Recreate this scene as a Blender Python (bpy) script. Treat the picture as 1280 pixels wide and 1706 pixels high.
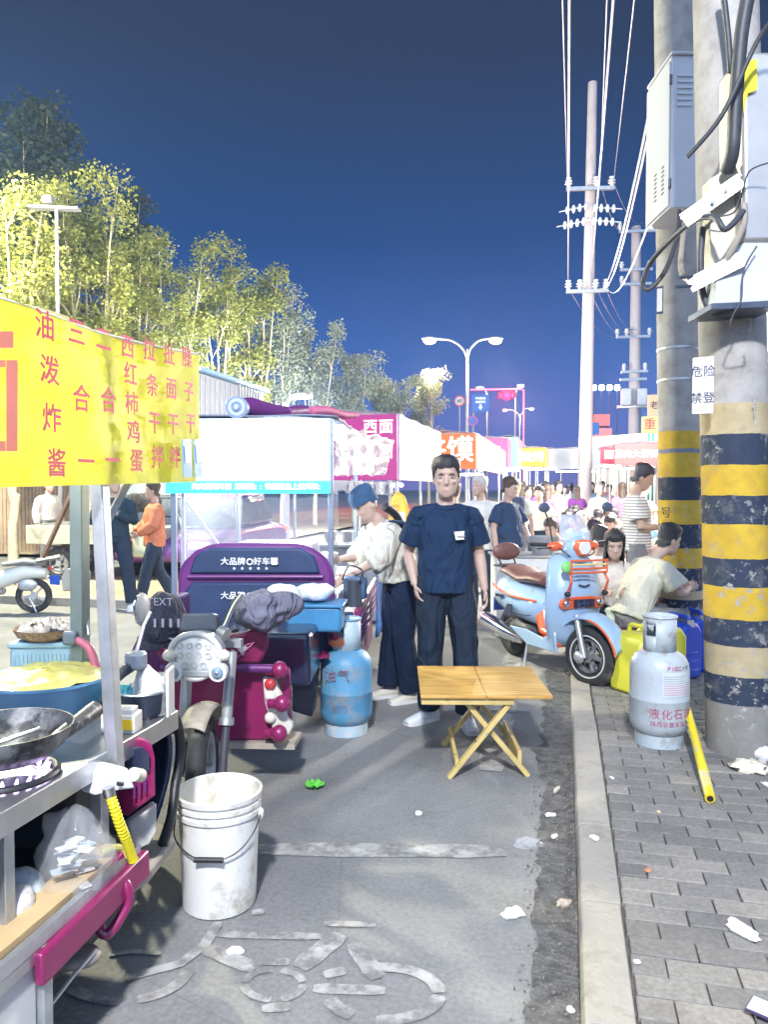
import bpy, bmesh, math, random
from mathutils import Vector, Matrix, noise
random.seed(7)
R = math.radians
SC = bpy.context.scene
COL = SC.collection
for _o in list(bpy.data.objects): bpy.data.objects.remove(_o, do_unlink=True)

# ------------------------------------------------------------------ camera
F, CX, CY = 1282.0, 640.0, 853.0
CAMH, YAW, PITCH = 1.58, R(13.2), R(1.83)
cam = bpy.data.cameras.new('camera'); camo = bpy.data.objects.new('camera', cam); COL.objects.link(camo)
cam.sensor_fit = 'VERTICAL'; cam.sensor_height = 36.0; cam.lens = 36.0*F/1706.0
cam.clip_start = 0.05; cam.clip_end = 2000
camo.location = (0, 0, CAMH); camo.rotation_euler = (R(90)-PITCH, 0, YAW)
SC.camera = camo

# ------------------------------------------------------------------ night sky: even glow of a lit town, the same all round
world = bpy.data.worlds.new('World'); SC.world = world; world.use_nodes = True
_n = world.node_tree.nodes; _l = world.node_tree.links
_bg = _n['Background']
_tc = _n.new('ShaderNodeTexCoord'); _sx = _n.new('ShaderNodeSeparateXYZ'); _l.new(_tc.outputs['Generated'], _sx.inputs[0])
_cr = _n.new('ShaderNodeValToRGB'); _l.new(_sx.outputs['Z'], _cr.inputs[0])
_e = _cr.color_ramp.elements
_e[0].position = 0.0; _e[0].color = (0.17, 0.17, 0.46, 1)
_e[1].position = 1.0; _e[1].color = (0.022, 0.026, 0.042, 1)
for _p, _c in ((0.06, (0.085, 0.135, 0.45)), (0.16, (0.024, 0.090, 0.33)), (0.30, (0.008, 0.048, 0.175)), (0.48, (0.018, 0.034, 0.080))):
    _q = _cr.color_ramp.elements.new(_p); _q.color = (*_c, 1)
_l.new(_cr.outputs[0], _bg.inputs['Color']); _bg.inputs['Strength'].default_value = 0.62

# cool glow of the hazy night sky, very soft
sun = bpy.data.lights.new('sun', 'SUN'); suno = bpy.data.objects.new('sun', sun); COL.objects.link(suno)
sun.energy = 1.2; sun.angle = R(80); sun.color = (0.50, 0.70, 1.0)
SUNDIR = Vector((-0.16, 0.78, -0.72)).normalized()
suno.rotation_euler = SUNDIR.to_track_quat('-Z', 'Y').to_euler(); suno.location = (3, -8, 12)

SC.view_settings.view_transform = 'Standard'; SC.view_settings.look = 'None'
SC.view_settings.exposure = 1.08; SC.view_settings.gamma = 1.0
SC.cycles.use_denoising = True
SC.cycles.max_bounces = 6; SC.cycles.diffuse_bounces = 3; SC.cycles.glossy_bounces = 3; SC.cycles.transmission_bounces = 4
SC.cycles.transparent_max_bounces = 12; SC.cycles.caustics_reflective = False; SC.cycles.caustics_refractive = False
SC.cycles.sample_clamp_indirect = 4.0

# ------------------------------------------------------------------ where things stand
def ray(u, v):
    x = (u-CX)/F; z = -(v-CY)/F
    y = math.cos(PITCH)+z*math.sin(PITCH); zz = -math.sin(PITCH)+z*math.cos(PITCH)
    return Vector((x*math.cos(YAW)-y*math.sin(YAW), x*math.sin(YAW)+y*math.cos(YAW), zz)), y
def at(u, v, d):
    r, y = ray(u, v); r = r*(d/y); return Vector((r.x, r.y, r.z+CAMH))
def gp(u, v, z=0.0):
    r, y = ray(u, v); t = (z-CAMH)/r.z; return Vector((r.x*t, r.y*t, z))
def zat(v, d): return at(640, v, d).z

# ------------------------------------------------------------------ mesh helpers
def V(*a): return Vector(a)
class MB:
    def __init__(s): s.v = []; s.f = []; s.m = []; s.mi = 0
    def add(s, vs, fs):
        b = len(s.v); s.v += [tuple(x) for x in vs]
        for f in fs: s.f.append(tuple(i+b for i in f)); s.m.append(s.mi)
        return s
    def box(s, c, sz, M=None, rz=0):
        c = Vector(c); M = M or Matrix.Rotation(rz, 3, 'Z'); h = [k/2 for k in sz]
        vs = [c+M@Vector((x*h[0], y*h[1], z*h[2])) for x in (-1, 1) for y in (-1, 1) for z in (-1, 1)]
        return s.add(vs, [(0,1,3,2),(4,6,7,5),(0,4,5,1),(2,3,7,6),(0,2,6,4),(1,5,7,3)])
    def bar(s, a, b, w, h=None, up=(0,0,1)):
        a = Vector(a); b = Vector(b); d = b-a; L = d.length; d.normalize(); up = Vector(up)
        if abs(d.dot(up)) > .98: up = Vector((0,1,0))
        x = d.cross(up).normalized(); z = x.cross(d)
        return s.box((a+b)/2, (w, L, h or w), Matrix((x, d, z)).transposed())
    def ring(s, c, x, y, n): return [c+x*math.cos(2*math.pi*i/n)+y*math.sin(2*math.pi*i/n) for i in range(n)]
    def tube(s, pts, r, n=8, side=None, caps=True, dome=True):
        pts = [Vector(p) for p in pts]; N = len(pts); rr = r if isinstance(r, (list, tuple)) else [r]*N
        rr = [(q, q) if not isinstance(q, (list, tuple)) else q for q in rr]
        tg = []
        for i in range(N):
            t = pts[min(i+1, N-1)]-pts[max(i-1, 0)]
            tg.append(t.normalized() if t.length > 1e-9 else Vector((0,0,1)))
        ref = Vector(side) if side else None; prev = None; vs = []
        for i in range(N):
            t = tg[i]
            if ref: x = ref-t*ref.dot(t)
            elif prev is not None: x = prev-t*prev.dot(t)
            else: x = t.orthogonal()
            if x.length < 1e-6: x = t.orthogonal()
            x.normalize(); prev = x; y = t.cross(x)
            vs += s.ring(pts[i], x*rr[i][0], y*rr[i][1], n)
        fs = []
        for i in range(N-1):
            for j in range(n): k = (j+1) % n; fs.append((i*n+j, i*n+k, (i+1)*n+k, (i+1)*n+j))
        if caps:
            if dome:
                a = len(vs); vs.append(pts[0]-tg[0]*min(rr[0])*.6); vs.append(pts[-1]+tg[-1]*min(rr[-1])*.6)
                for j in range(n): k = (j+1) % n; fs.append((k, j, a)); fs.append(((N-1)*n+j, (N-1)*n+k, a+1))
            else: fs.append(tuple(range(n-1, -1, -1))); fs.append(tuple((N-1)*n+j for j in range(n)))
        return s.add(vs, fs)
    def cyl(s, a, b, r0, r1=None, n=16, caps=True): return s.tube([a, b], [r0, r0 if r1 is None else r1], n, caps=caps, dome=False)
    def lathe(s, prof, c=(0,0,0), n=24, M=None):
        c = Vector(c); M = M or Matrix.Identity(3); vs = []; fs = []
        for r, z in prof:
            for j in range(n): a = 2*math.pi*j/n; vs.append(c+M@Vector((r*math.cos(a), r*math.sin(a), z)))
        for i in range(len(prof)-1):
            for j in range(n): k = (j+1) % n; fs.append((i*n+j, i*n+k, (i+1)*n+k, (i+1)*n+j))
        if prof[0][0] > 1e-6 and False: pass
        return s.add(vs, fs)
    def disc(s, c, nrm, r, n=20):
        c = Vector(c); nrm = Vector(nrm).normalized(); x = nrm.orthogonal().normalized(); y = nrm.cross(x)
        return s.add(s.ring(c, x*r, y*r, n), [tuple(range(n))])
    def ell(s, c, r, n=14, m=9, M=None):
        c = Vector(c); M = M or Matrix.Identity(3); vs = []; fs = []
        for i in range(1, m):
            p = math.pi*i/m
            for j in range(n):
                a = 2*math.pi*j/n
                vs.append(c+M@Vector((r[0]*math.sin(p)*math.cos(a), r[1]*math.sin(p)*math.sin(a), -r[2]*math.cos(p))))
        b = len(vs); vs += [c+M@Vector((0,0,-r[2])), c+M@Vector((0,0,r[2]))]
        for i in range(m-2):
            for j in range(n): k = (j+1) % n; fs.append((i*n+j, i*n+k, (i+1)*n+k, (i+1)*n+j))
        for j in range(n): k = (j+1) % n; fs.append((k, j, b)); fs.append(((m-2)*n+j, (m-2)*n+k, b+1))
        return s.add(vs, fs)
    def torus(s, c, ax, R0, r, n=32, k=10):
        c = Vector(c); ax = Vector(ax).normalized(); x = ax.orthogonal().normalized(); y = ax.cross(x); vs = []; fs = []
        rx, ry = r if isinstance(r, (list, tuple)) else (r, r)
        for i in range(n):
            a = 2*math.pi*i/n; d = x*math.cos(a)+y*math.sin(a)
            for j in range(k): b = 2*math.pi*j/k; vs.append(c+d*(R0+rx*math.cos(b))+ax*(ry*math.sin(b)))
        for i in range(n):
            for j in range(k):
                i2 = (i+1) % n; j2 = (j+1) % k; fs.append((i*k+j, i2*k+j, i2*k+j2, i*k+j2))
        return s.add(vs, fs)
    def prism(s, pts, vec):
        pts = [Vector(p) for p in pts]; vec = Vector(vec); n = len(pts)
        fs = [tuple(range(n-1, -1, -1)), tuple(range(n, 2*n))]
        for i in range(n): k = (i+1) % n; fs.append((i, k, n+k, n+i))
        return s.add(pts+[p+vec for p in pts], fs)
    def grid(s, fn, nu, nv):
        vs = [fn(i/nu, j/nv) for i in range(nu+1) for j in range(nv+1)]; w = nv+1
        return s.add(vs, [(i*w+j, (i+1)*w+j, (i+1)*w+j+1, i*w+j+1) for i in range(nu) for j in range(nv)])
    def quad(s, a, b, c, d): return s.add([a, b, c, d], [(0,1,2,3)])
    def mesh(s, name):
        me = bpy.data.meshes.new(name); me.from_pydata(s.v, [], s.f); me.update(); return me
    def build(s, name, mat, parent=None, smooth=True, ang=38, bevel=0, solid=0, sub=0, kind=None, fix=True, weld=False):
        me = s.mesh(name)
        mats = mat if isinstance(mat, (list, tuple)) else [mat]
        for m in mats: me.materials.append(m)
        if len(mats) > 1: me.polygons.foreach_set('material_index', s.m)
        if fix:
            bm = bmesh.new(); bm.from_mesh(me)
            if weld: bmesh.ops.remove_doubles(bm, verts=bm.verts, dist=.0005)
            bmesh.ops.recalc_face_normals(bm, faces=bm.faces); bm.to_mesh(me); bm.free()
        if smooth:
            me.shade_smooth(); me.set_sharp_from_angle(angle=R(ang))
        o = link(name, me, parent)
        if solid: md = o.modifiers.new('solid', 'SOLIDIFY'); md.thickness = solid
        if bevel:
            md = o.modifiers.new('bevel', 'BEVEL'); md.width = bevel; md.segments = 2; md.limit_method = 'ANGLE'; md.angle_limit = R(40)
        if sub: md = o.modifiers.new('sub', 'SUBSURF'); md.levels = sub; md.render_levels = sub
        if kind: o['kind'] = kind
        return o
def link(name, data, parent=None):
    o = bpy.data.objects.new(name, data); COL.objects.link(o)
    if parent: o.parent = parent
    return o
def tag(o, label, cat, group=None):
    o['label'] = label; o['category'] = cat
    if group: o['group'] = group
    return o
def thing(name, label, cat, loc=(0,0,0), rz=0, group=None):
    o = link(name, None); o.empty_display_size = .1; o.location = loc; o.rotation_euler = (0, 0, rz)
    return tag(o, label, cat, group)
def structure(o): o['kind'] = 'structure'; return o
def dup(root, loc, rz=None, label=None, parent=None):
    c = root.copy(); COL.objects.link(c)
    if parent: c.parent = parent
    else:
        c.location = loc
        if rz is not None: c.rotation_euler = (0, 0, rz)
        if label: c['label'] = label
    for ch in list(root.children): dup(ch, None, parent=c)
    return c
_tx = {}
def text(s, size, mat, parent, loc, rx=R(90), rz=0, ry=0, name='lettering', ext=.002, wx=1.0, align='CENTER', bold=0.0):
    key = (s, ext, align, bold)
    if key not in _tx:
        cu = bpy.data.curves.new('t', 'FONT'); cu.body = s; cu.size = 1; cu.extrude = 0; cu.align_x = align; cu.align_y = 'CENTER'
        cu.resolution_u = 2
        o = bpy.data.objects.new('t', cu); COL.objects.link(o); bpy.context.view_layer.update()
        me = bpy.data.meshes.new_from_object(o.evaluated_get(bpy.context.evaluated_depsgraph_get()))
        bpy.data.objects.remove(o)
        if bold:                     # heavier strokes: the glyph repeated a hair to each side
            bm = bmesh.new(); src = bm
            for kk, (dx, dy) in enumerate(((0,0), (bold,0), (-bold,0), (0,bold*.8), (0,-bold*.8))):
                n0 = len(bm.verts); bm.from_mesh(me); bm.verts.ensure_lookup_table()
                for vv in bm.verts[n0:]: vv.co.x += dx; vv.co.y += dy; vv.co.z += .006*kk
            bm.to_mesh(me); bm.free()
        _tx[key] = me
    me = _tx[key].copy(); me.materials.clear(); me.materials.append(mat)
    o = link(name, me, parent); o.location = loc; o.rotation_euler = (rx, ry, rz); o.scale = (size*wx, size, size)
    return o

# ------------------------------------------------------------------ materials (procedural)
_mats = {}
def P(name, col, rough=.55, metal=0.0, var=.12, ns=6.0, bump=.08, bs=40.0, dirt=None, damt=.0, dscale=3.0, spec=.5, trans=0.0, alpha=1.0, coat=0.0, emis=None, es=0.0):
    if name in _mats: return _mats[name]
    m = bpy.data.materials.new(name); m.use_nodes = True; _mats[name] = m
    nt = m.node_tree; N = nt.nodes; L = nt.links; b = N['Principled BSDF']
    tc = N.new('ShaderNodeTexCoord')
    nz = N.new('ShaderNodeTexNoise'); nz.inputs['Scale'].default_value = ns; nz.inputs['Detail'].default_value = 5
    L.new(tc.outputs['Object'], nz.inputs['Vector'])
    rp = N.new('ShaderNodeValToRGB'); L.new(nz.outputs['Fac'], rp.inputs[0])
    rp.color_ramp.elements[0].position = .3; rp.color_ramp.elements[1].position = .7
    rp.color_ramp.elements[0].color = (*[max(0, c*(1-var)) for c in col], 1); rp.color_ramp.elements[1].color = (*[min(1, c*(1+var)) for c in col], 1)
    out = rp.outputs[0]
    if dirt:
        d = N.new('ShaderNodeTexNoise'); d.inputs['Scale'].default_value = dscale; d.inputs['Detail'].default_value = 9; d.inputs['Roughness'].default_value = .7
        L.new(tc.outputs['Object'], d.inputs['Vector'])
        dr = N.new('ShaderNodeValToRGB'); L.new(d.outputs['Fac'], dr.inputs[0])
        dr.color_ramp.elements[0].position = .62-damt*.35; dr.color_ramp.elements[1].position = .74-damt*.3
        mx = N.new('ShaderNodeMixRGB'); L.new(dr.outputs[0], mx.inputs[0]); L.new(out, mx.inputs[1]); mx.inputs[2].default_value = (*dirt, 1); out = mx.outputs[0]
    L.new(out, b.inputs['Base Color'])
    b.inputs['Roughness'].default_value = rough; b.inputs['Metallic'].default_value = metal; b.inputs['Specular IOR Level'].default_value = spec
    if coat: b.inputs['Coat Weight'].default_value = coat; b.inputs['Coat Roughness'].default_value = .08
    if trans: b.inputs['Transmission Weight'].default_value = trans
    if alpha < 1: b.inputs['Alpha'].default_value = alpha
    if emis: b.inputs['Emission Color'].default_value = (*emis, 1); b.inputs['Emission Strength'].default_value = es
    if bump:
        bn = N.new('ShaderNodeTexNoise'); bn.inputs['Scale'].default_value = bs; bn.inputs['Detail'].default_value = 6
        L.new(tc.outputs['Object'], bn.inputs['Vector'])
        bp = N.new('ShaderNodeBump'); bp.inputs['Strength'].default_value = bump; bp.inputs['Distance'].default_value = .02
        L.new(bn.outputs['Fac'], bp.inputs['Height']); L.new(bp.outputs[0], b.inputs['Normal'])
    return m
def cloth(name, col, folds=.5, fs=9.0, rough=.85, var=.12):
    """woven cloth: broad soft folds and a fine weave"""
    if name in _mats: return _mats[name]
    m = P(name, col, rough=rough, var=var, ns=7, bump=.12, bs=160, spec=.2)
    nt = m.node_tree; N = nt.nodes; L = nt.links; b = N['Principled BSDF']
    tc = N.new('ShaderNodeTexCoord'); mp = N.new('ShaderNodeMapping'); mp.inputs['Scale'].default_value = (1, 1, .45); mp.inputs['Rotation'].default_value = (.3, .5, 0)
    L.new(tc.outputs['Object'], mp.inputs[0])
    nz = N.new('ShaderNodeTexNoise'); nz.inputs['Scale'].default_value = fs; nz.inputs['Detail'].default_value = 2.5; nz.inputs['Distortion'].default_value = 1.6
    L.new(mp.outputs[0], nz.inputs['Vector'])
    b1 = next(n for n in N if n.bl_idname == 'ShaderNodeBump'); b2 = N.new('ShaderNodeBump'); b2.inputs['Strength'].default_value = folds; b2.inputs['Distance'].default_value = .07
    L.new(nz.outputs['Fac'], b2.inputs['Height']); L.new(b1.outputs[0], b2.inputs['Normal']); L.new(b2.outputs[0], b.inputs['Normal'])
    return m
def glow(name, col, st):
    if name in _mats: return _mats[name]
    m = bpy.data.materials.new(name); m.use_nodes = True; _mats[name] = m
    b = m.node_tree.nodes['Principled BSDF']; b.inputs['Base Color'].default_value = (*[min(.8, c) for c in col], 1)
    b.inputs['Emission Color'].default_value = (*col, 1); b.inputs['Emission Strength'].default_value = st; return m
def glass(name, col=(1,1,1), alpha=.25, rough=.05):
    if name in _mats: return _mats[name]
    m = bpy.data.materials.new(name); m.use_nodes = True; _mats[name] = m
    b = m.node_tree.nodes['Principled BSDF']; b.inputs['Base Color'].default_value = (*col, 1); b.inputs['Roughness'].default_value = rough
    b.inputs['Alpha'].default_value = alpha; return m
def frame(root):
    M = Matrix.Translation(root.location)@Matrix.Rotation(root.rotation_euler[2], 4, 'Z'); Mi = M.inverted()
    return (lambda u, v, d: Mi@at(u, v, d)), (lambda u, v, z=0.0: Mi@gp(u, v, z))
def lamp(name, loc, power, col=(1,1,1), size=.15, parent=None, kind='POINT'):
    l = bpy.data.lights.new(name, kind); l.energy = power; l.color = col
    if kind == 'POINT': l.shadow_soft_size = size
    else: l.size = size
    o = bpy.data.objects.new(name, l); COL.objects.link(o); o.location = loc
    if parent: o.parent = parent
    return o
M_steel = P('brushed_steel', (.56,.57,.59), .32, .9, .1, 12, .06, 90)
M_chrome = P('chrome', (.72,.73,.75), .14, 1.0, .05, 6, .0)
M_galv = P('galvanised_steel', (.50,.52,.54), .45, .75, .18, 14, .05, 60)
M_black = P('black_plastic', (.022,.023,.026), .45, 0, .2, 10, .08, 90)
M_rubber = P('rubber', (.03,.03,.032), .75, 0, .25, 12, .15, 70, dirt=(.16,.15,.13), damt=.25)
M_white = P('white_plastic', (.66,.66,.65), .45, 0, .05, 5, .04, 30)
M_grey = P('grey_plastic', (.34,.35,.36), .5, 0, .1, 6, .05, 40)
M_concrete = P('pole_concrete', (.38,.365,.34), .85, 0, .16, 5, .25, 28, dirt=(.33,.30,.26), damt=.2)
# ------------------------------------------------------------------ people
def remesh(mb, name, vox, smooth=4, mats=(), fold=0.0, seed=0.0):
    me = mb.mesh(name+'_src'); bm = bmesh.new(); bm.from_mesh(me); bmesh.ops.recalc_face_normals(bm, faces=bm.faces); bm.to_mesh(me); bm.free()
    o = bpy.data.objects.new('tmp', me); COL.objects.link(o)
    md = o.modifiers.new('r', 'REMESH'); md.mode = 'VOXEL'; md.voxel_size = vox; md.use_smooth_shade = True
    if smooth: sm = o.modifiers.new('s', 'SMOOTH'); sm.factor = .5; sm.iterations = smooth
    bpy.context.view_layer.update()
    r = bpy.data.meshes.new_from_object(o.evaluated_get(bpy.context.evaluated_depsgraph_get()))
    bpy.data.objects.remove(o); bpy.data.meshes.remove(me); r.name = name
    r.materials.clear()
    for m in mats: r.materials.append(m)
    if fold:                        # slack folds running slantwise across the cloth
        out = []
        for c, nn in [(v.co.copy(), v.normal.copy()) for v in r.vertices]:
            a = noise.noise(V(c.x*7+c.z*4+seed, c.y*7, c.z*3.2-c.x*3)); b = noise.noise(V(c.x*15-c.z*8, c.y*15+seed, c.z*9+c.x*5))
            k = (1-abs(a)*2.2)*.7+b*.45; out += list(c+nn*(fold*k))
        r.vertices.foreach_set('co', out); r.update()
    r.shade_smooth(); return r
HEADP = [(-.118,.020,.022,-.052),(-.108,.036,.040,-.046),(-.088,.055,.060,-.033),(-.060,.065,.076,-.020),(-.03,.071,.086,-.009),(0,.074,.090,-.003),(.03,.074,.094,.002),(.06,.073,.093,.006),(.085,.065,.083,.008),(.105,.050,.064,.009),(.118,.030,.038,.010),(.124,.008,.01,.010)]
def head_at(z):
    z = max(HEADP[0][0], min(HEADP[-1][0], z))
    for a, b in zip(HEADP, HEADP[1:]):
        if a[0] <= z <= b[0]:
            t = (z-a[0])/(b[0]-a[0]); return [a[i]+(b[i]-a[i])*t for i in (1, 2, 3)]
def skin_mat(tone):
    return P('skin_%d' % int(tone*100), (tone, tone*.70, tone*.56), .5, 0, .07, 14, .05, 120, spec=.35)
SHOE_SOLE = P('shoe_sole', (.72,.72,.70), .6)
EYE_W = P('eye_white', (.34,.30,.28), .3, 0, 0, 1, 0); EYE_D = P('eye_dark', (.015,.012,.01), .2, 0, 0, 1, 0)
LIP = P('lip', (.34,.19,.16), .5, 0, .05, 9, 0)
def person(label, loc, rz, H=1.72, J=None, top=None, bottom=None, shoes=None, hair=None, hairstyle='short', sleeve='short', tone=.55, vox=.012,
           look=(0,0), face=True, hem=.0, loose=1.0, headscale=1.0, legs=True, hatmat=None, belly=1.0, legw=1.0, curl=.6, group=None):
    """local frame: faces -Y, +X is the figure's left; J overrides joints given for a 1.75 m body"""
    s = H/1.75
    D = dict(pel=(0,0,.95), wai=(0,0,1.08), che=(0,0,1.27), nek=(0,.012,1.475), hed=(0,-.02,1.618),
             shl=(.178,.012,1.372), shr=(-.178,.012,1.372), ell=(.25,.03,1.13), elr=(-.25,.03,1.13), wrl=(.27,-.03,.88), wrr=(-.27,-.03,.88),
             hil=(.09,0,.93), hir=(-.09,0,.93), knl=(.10,-.02,.50), knr=(-.10,-.02,.50), anl=(.11,.02,.085), anr=(-.11,.02,.085), toel=None, toer=None, hdl=None, hdr=None)
    if J: D.update(J)
    D = {k: (Vector(v)*s if v is not None else None) for k, v in D.items()}
    t = thing('person', label, 'person', loc, rz, group)
    sk = skin_mat(tone)
    # ---- body: torso, neck, head, arms, hands, legs in one surface
    b = MB()
    b.tube([D['pel']-V(0,0,.05)*s, D['pel'], D['wai'], D['che'], D['che'].lerp(D['nek'], .7)], [(.13*s,.10*s),(.155*s,.105*s),(.135*s*belly,.095*s*belly),(.155*s,.10*s),(.11*s,.075*s)], 14, side=(1,0,0))
    b.tube([D['che'].lerp(D['nek'], .6), D['nek'], D['hed']-V(0,-.01,.05)*s], [.062*s,.054*s,.052*s], 12, side=(1,0,0))
    hs = s*headscale; Mh = Matrix.Rotation(look[0], 3, 'Z')@Matrix.Rotation(look[1], 3, 'X')
    hp = [(D['hed']+Mh@V(0, yo*hs, z*hs), (rx*hs, ry*hs)) for z, rx, ry, yo in HEADP]
    vs = []; n = 20
    for (c, (rx, ry)) in hp:
        for j in range(n): a = 2*math.pi*j/n; vs.append(c+Mh@V(rx*math.cos(a), ry*math.sin(a), 0))
    fs = [(i*n+j, i*n+(j+1) % n, (i+1)*n+(j+1) % n, (i+1)*n+j) for i in range(len(hp)-1) for j in range(n)]
    fs += [tuple(range(n-1, -1, -1)), tuple((len(hp)-1)*n+j for j in range(n))]
    b.add(vs, fs)
    def hd(x, y, z): return D['hed']+Mh@(V(x, y, z)*hs)
    b.tube([hd(0,-.088,.022), hd(0,-.100,-.008), hd(0,-.108,-.026), hd(0,-.094,-.036)], [.008*hs,.011*hs,.015*hs,.011*hs], 8)
    for sx in (-1, 1):
        b.ell(hd(sx*.077,.008,-.008), (.009*hs,.020*hs,.033*hs), M=Mh)
        b.ell(hd(sx*.035,-.078,-.018), (.022*hs,.012*hs,.014*hs), M=Mh)
    b.ell(hd(0,-.088,.036), (.045*hs,.010*hs,.009*hs), M=Mh); b.ell(hd(0,-.088,-.066), (.024*hs,.013*hs,.014*hs), M=Mh)
    def limb(ps, rs): b.tube(ps, [q*s for q in rs], 10)
    for k in 'lr':
        S, E, W = D['sh'+k], D['el'+k], D['wr'+k]
        limb([S, S.lerp(E, .35), E, E.lerp(W, .3), E.lerp(W, .75), W], [.052,.047,.038,.040,.030,.025])
        fd = (W-E).normalized(); hdv = D['hd'+k]
        hand = (hdv.normalized() if hdv else fd); sx = 1 if k == 'l' else -1
        side = V(0,-1,0) if abs(hand.z) > .6 else V(0,0,1)     # the thumb side
        side = (side-hand*side.dot(hand)).normalized(); nrm = hand.cross(side)*(-sx)  # palm faces the body
        if nrm.dot(V(-sx, 0, 0)) < 0 and abs(hand.z) > .6: nrm = -nrm
        if abs(hand.z) <= .6 and nrm.z > 0: nrm = -nrm
        Mx = Matrix((side, nrm, hand)).transposed()
        b.ell(W+hand*.045*s, (.037*s,.015*s,.052*s), 12, 8, Mx)
        for q in range(4):
            f0 = W+hand*.078*s+side*(.027-.0185*q)*s; ln = (.072,.080,.074,.058)[q]*s
            c = curl*(.9+.12*q); d1 = (hand*math.cos(c*.5)+nrm*math.sin(c*.5)); d2 = (hand*math.cos(c*1.2)+nrm*math.sin(c*1.2)); d3 = (hand*math.cos(c*1.8)+nrm*math.sin(c*1.8))
            p1 = f0+d1*ln*.42; p2 = p1+d2*ln*.32; b.tube([f0-hand*.02*s, f0, p1, p2, p2+d3*ln*.26], [.0085*s,.0085*s,.0082*s,.0075*s,.0062*s], 7)
        p0 = W+hand*.028*s+side*.028*s; p1 = p0+(hand*.6+side*.55+nrm*.35).normalized()*.036*s
        b.tube([p0-side*.012*s, p0, p1, p1+(hand*.9+nrm*.35).normalized()*.028*s], [.012*s,.0115*s,.010*s,.008*s], 7)
        if legs:
            Hh, K, A = D['hi'+k], D['kn'+k], D['an'+k]
            limb([Hh+V(0,0,.04)*s, Hh.lerp(K, .3), K, K.lerp(A, .35), A], [.082,.075,.052,.050,.034])
    link('body', remesh(b, 'body', vox, 3, [sk]), t)
    # ---- clothes
    c = MB(); lo = .014*loose
    tl = D['pel']-V(0,0,hem)*s if hem >= 0 else D['pel'].lerp(D['wai'], -hem)
    c.tube([tl, tl.lerp(D['wai'], .5), D['wai'], D['che'], D['che'].lerp(D['nek'], .55), D['che'].lerp(D['nek'], .80)],
           [((.165+lo)*s,(.118+lo)*s*belly),((.162+lo)*s,(.114+lo)*s*belly),((.155+lo)*s*belly,(.108+lo)*s*belly),((.172+lo)*s,(.112+lo)*s),((.140+lo*.6)*s,(.088+lo*.7)*s),(.080*s,.070*s)], 18, side=(1,0,0), dome=False)
    for k in 'lr':
        S, E, W = D['sh'+k], D['el'+k], D['wr'+k]
        nk = D['nek']-(D['nek']-D['che']).normalized()*.062*s
        c.tube([nk, nk.lerp(S, .5)+V(0,0,.004)*s, S, S.lerp(E, .16)], [.046*s,.052*s,(.046+lo*.7)*s,(.054+lo*.9)*s], 12)
        S = S.lerp(E, .08)
        if sleeve == 'short': c.tube([S, S.lerp(E, .35), S.lerp(E, .70)], [(.044+lo*.8)*s,(.058+lo)*s,(.062+lo*1.4)*s], 12, dome=False)
        elif sleeve == 'rolled': c.tube([S, S.lerp(E, .5), E, E.lerp(W, .14), E.lerp(W, .16), E.lerp(W, .30)], [(.064+lo)*s,(.062+lo)*s,(.060+lo)*s,(.055+lo)*s,(.062+lo)*s,(.055+lo)*s], 12, dome=False)
        else: c.tube([S, S.lerp(E, .5), E, E.lerp(W, .5), E.lerp(W, .96)], [(.062+lo)*s,(.056+lo)*s,(.052+lo)*s,(.046+lo)*s,(.036+lo*.7)*s], 12, dome=False)
    link('top', remesh(c, 'top', vox*1.1, 3, [top], .0075 if vox < .0125 else 0, len(label)), t)
    if legs:
        c = MB(); lw = .016*legw
        c.tube([D['pel']-V(0,0,.075)*s, D['pel']-V(0,0,.02)*s, D['pel'].lerp(D['wai'], .55)], [(.145*s,.112*s),((.162)*s,(.115)*s),((.15)*s,(.108)*s)], 16, side=(1,0,0))
        for k in 'lr':
            Hh, K, A = D['hi'+k], D['kn'+k], D['an'+k]; E2 = A+(K-A).normalized()*.01*s
            c.tube([Hh+V(0,0,.05)*s, Hh.lerp(K, .3), K, K.lerp(A, .4), E2], [(.088+lw*.5)*s,(.084+lw)*s,(.064+lw)*s,(.056+lw*1.5)*s,(.046+lw*1.7)*s], 12, dome=False)
        link('trousers', remesh(c, 'trousers', vox*1.1, 3, [bottom], .0075 if vox < .0125 else 0, len(label)+5), t)
        for k in 'lr':
            A = D['an'+k]; K = D['kn'+k]; T = D['toe'+k]; d = (T-A) if T else V((.04 if k == 'l' else -.04),-1,0); d.z = 0; d.normalize()
            sh = MB(); z0 = A.z-.085*s
            w = d.cross(V(0,0,1)).normalized()
            prof = [(-.075,.028,.062),(-.06,.036,.085),(-.02,.040,.095),(.03,.041,.085),(.08,.044,.066),(.13,.045,.052),(.17,.040,.044),(.19,.024,.034)]
            vs = []; m = 12
            for (l, hw, hh) in prof:
                for j in range(m):
                    a = 2*math.pi*j/m; vs.append(Vector((A.x, A.y, z0))+d*l*s+w*hw*s*math.cos(a)+V(0,0,max(.012, hh*.5+hh*.5*math.sin(a)))*s)
            fs = [(i*m+j, i*m+(j+1) % m, (i+1)*m+(j+1) % m, (i+1)*m+j) for i in range(len(prof)-1) for j in range(m)]
            fs += [tuple(range(m-1, -1, -1)), tuple((len(prof)-1)*m+j for j in range(m))]
            sh.add(vs, fs); so = sh.build('shoe', shoes or M_black, t, ang=60)
            sl = MB(); out = [Vector((A.x, A.y, z0))+d*l*s+w*hw*1.1*s*sg for sg, rng in ((1, prof), (-1, prof[::-1])) for (l, hw, hh) in rng]
            sl.prism(out, (0,0,.024*s)); sl.build('sole', SHOE_SOLE, so)
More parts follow.
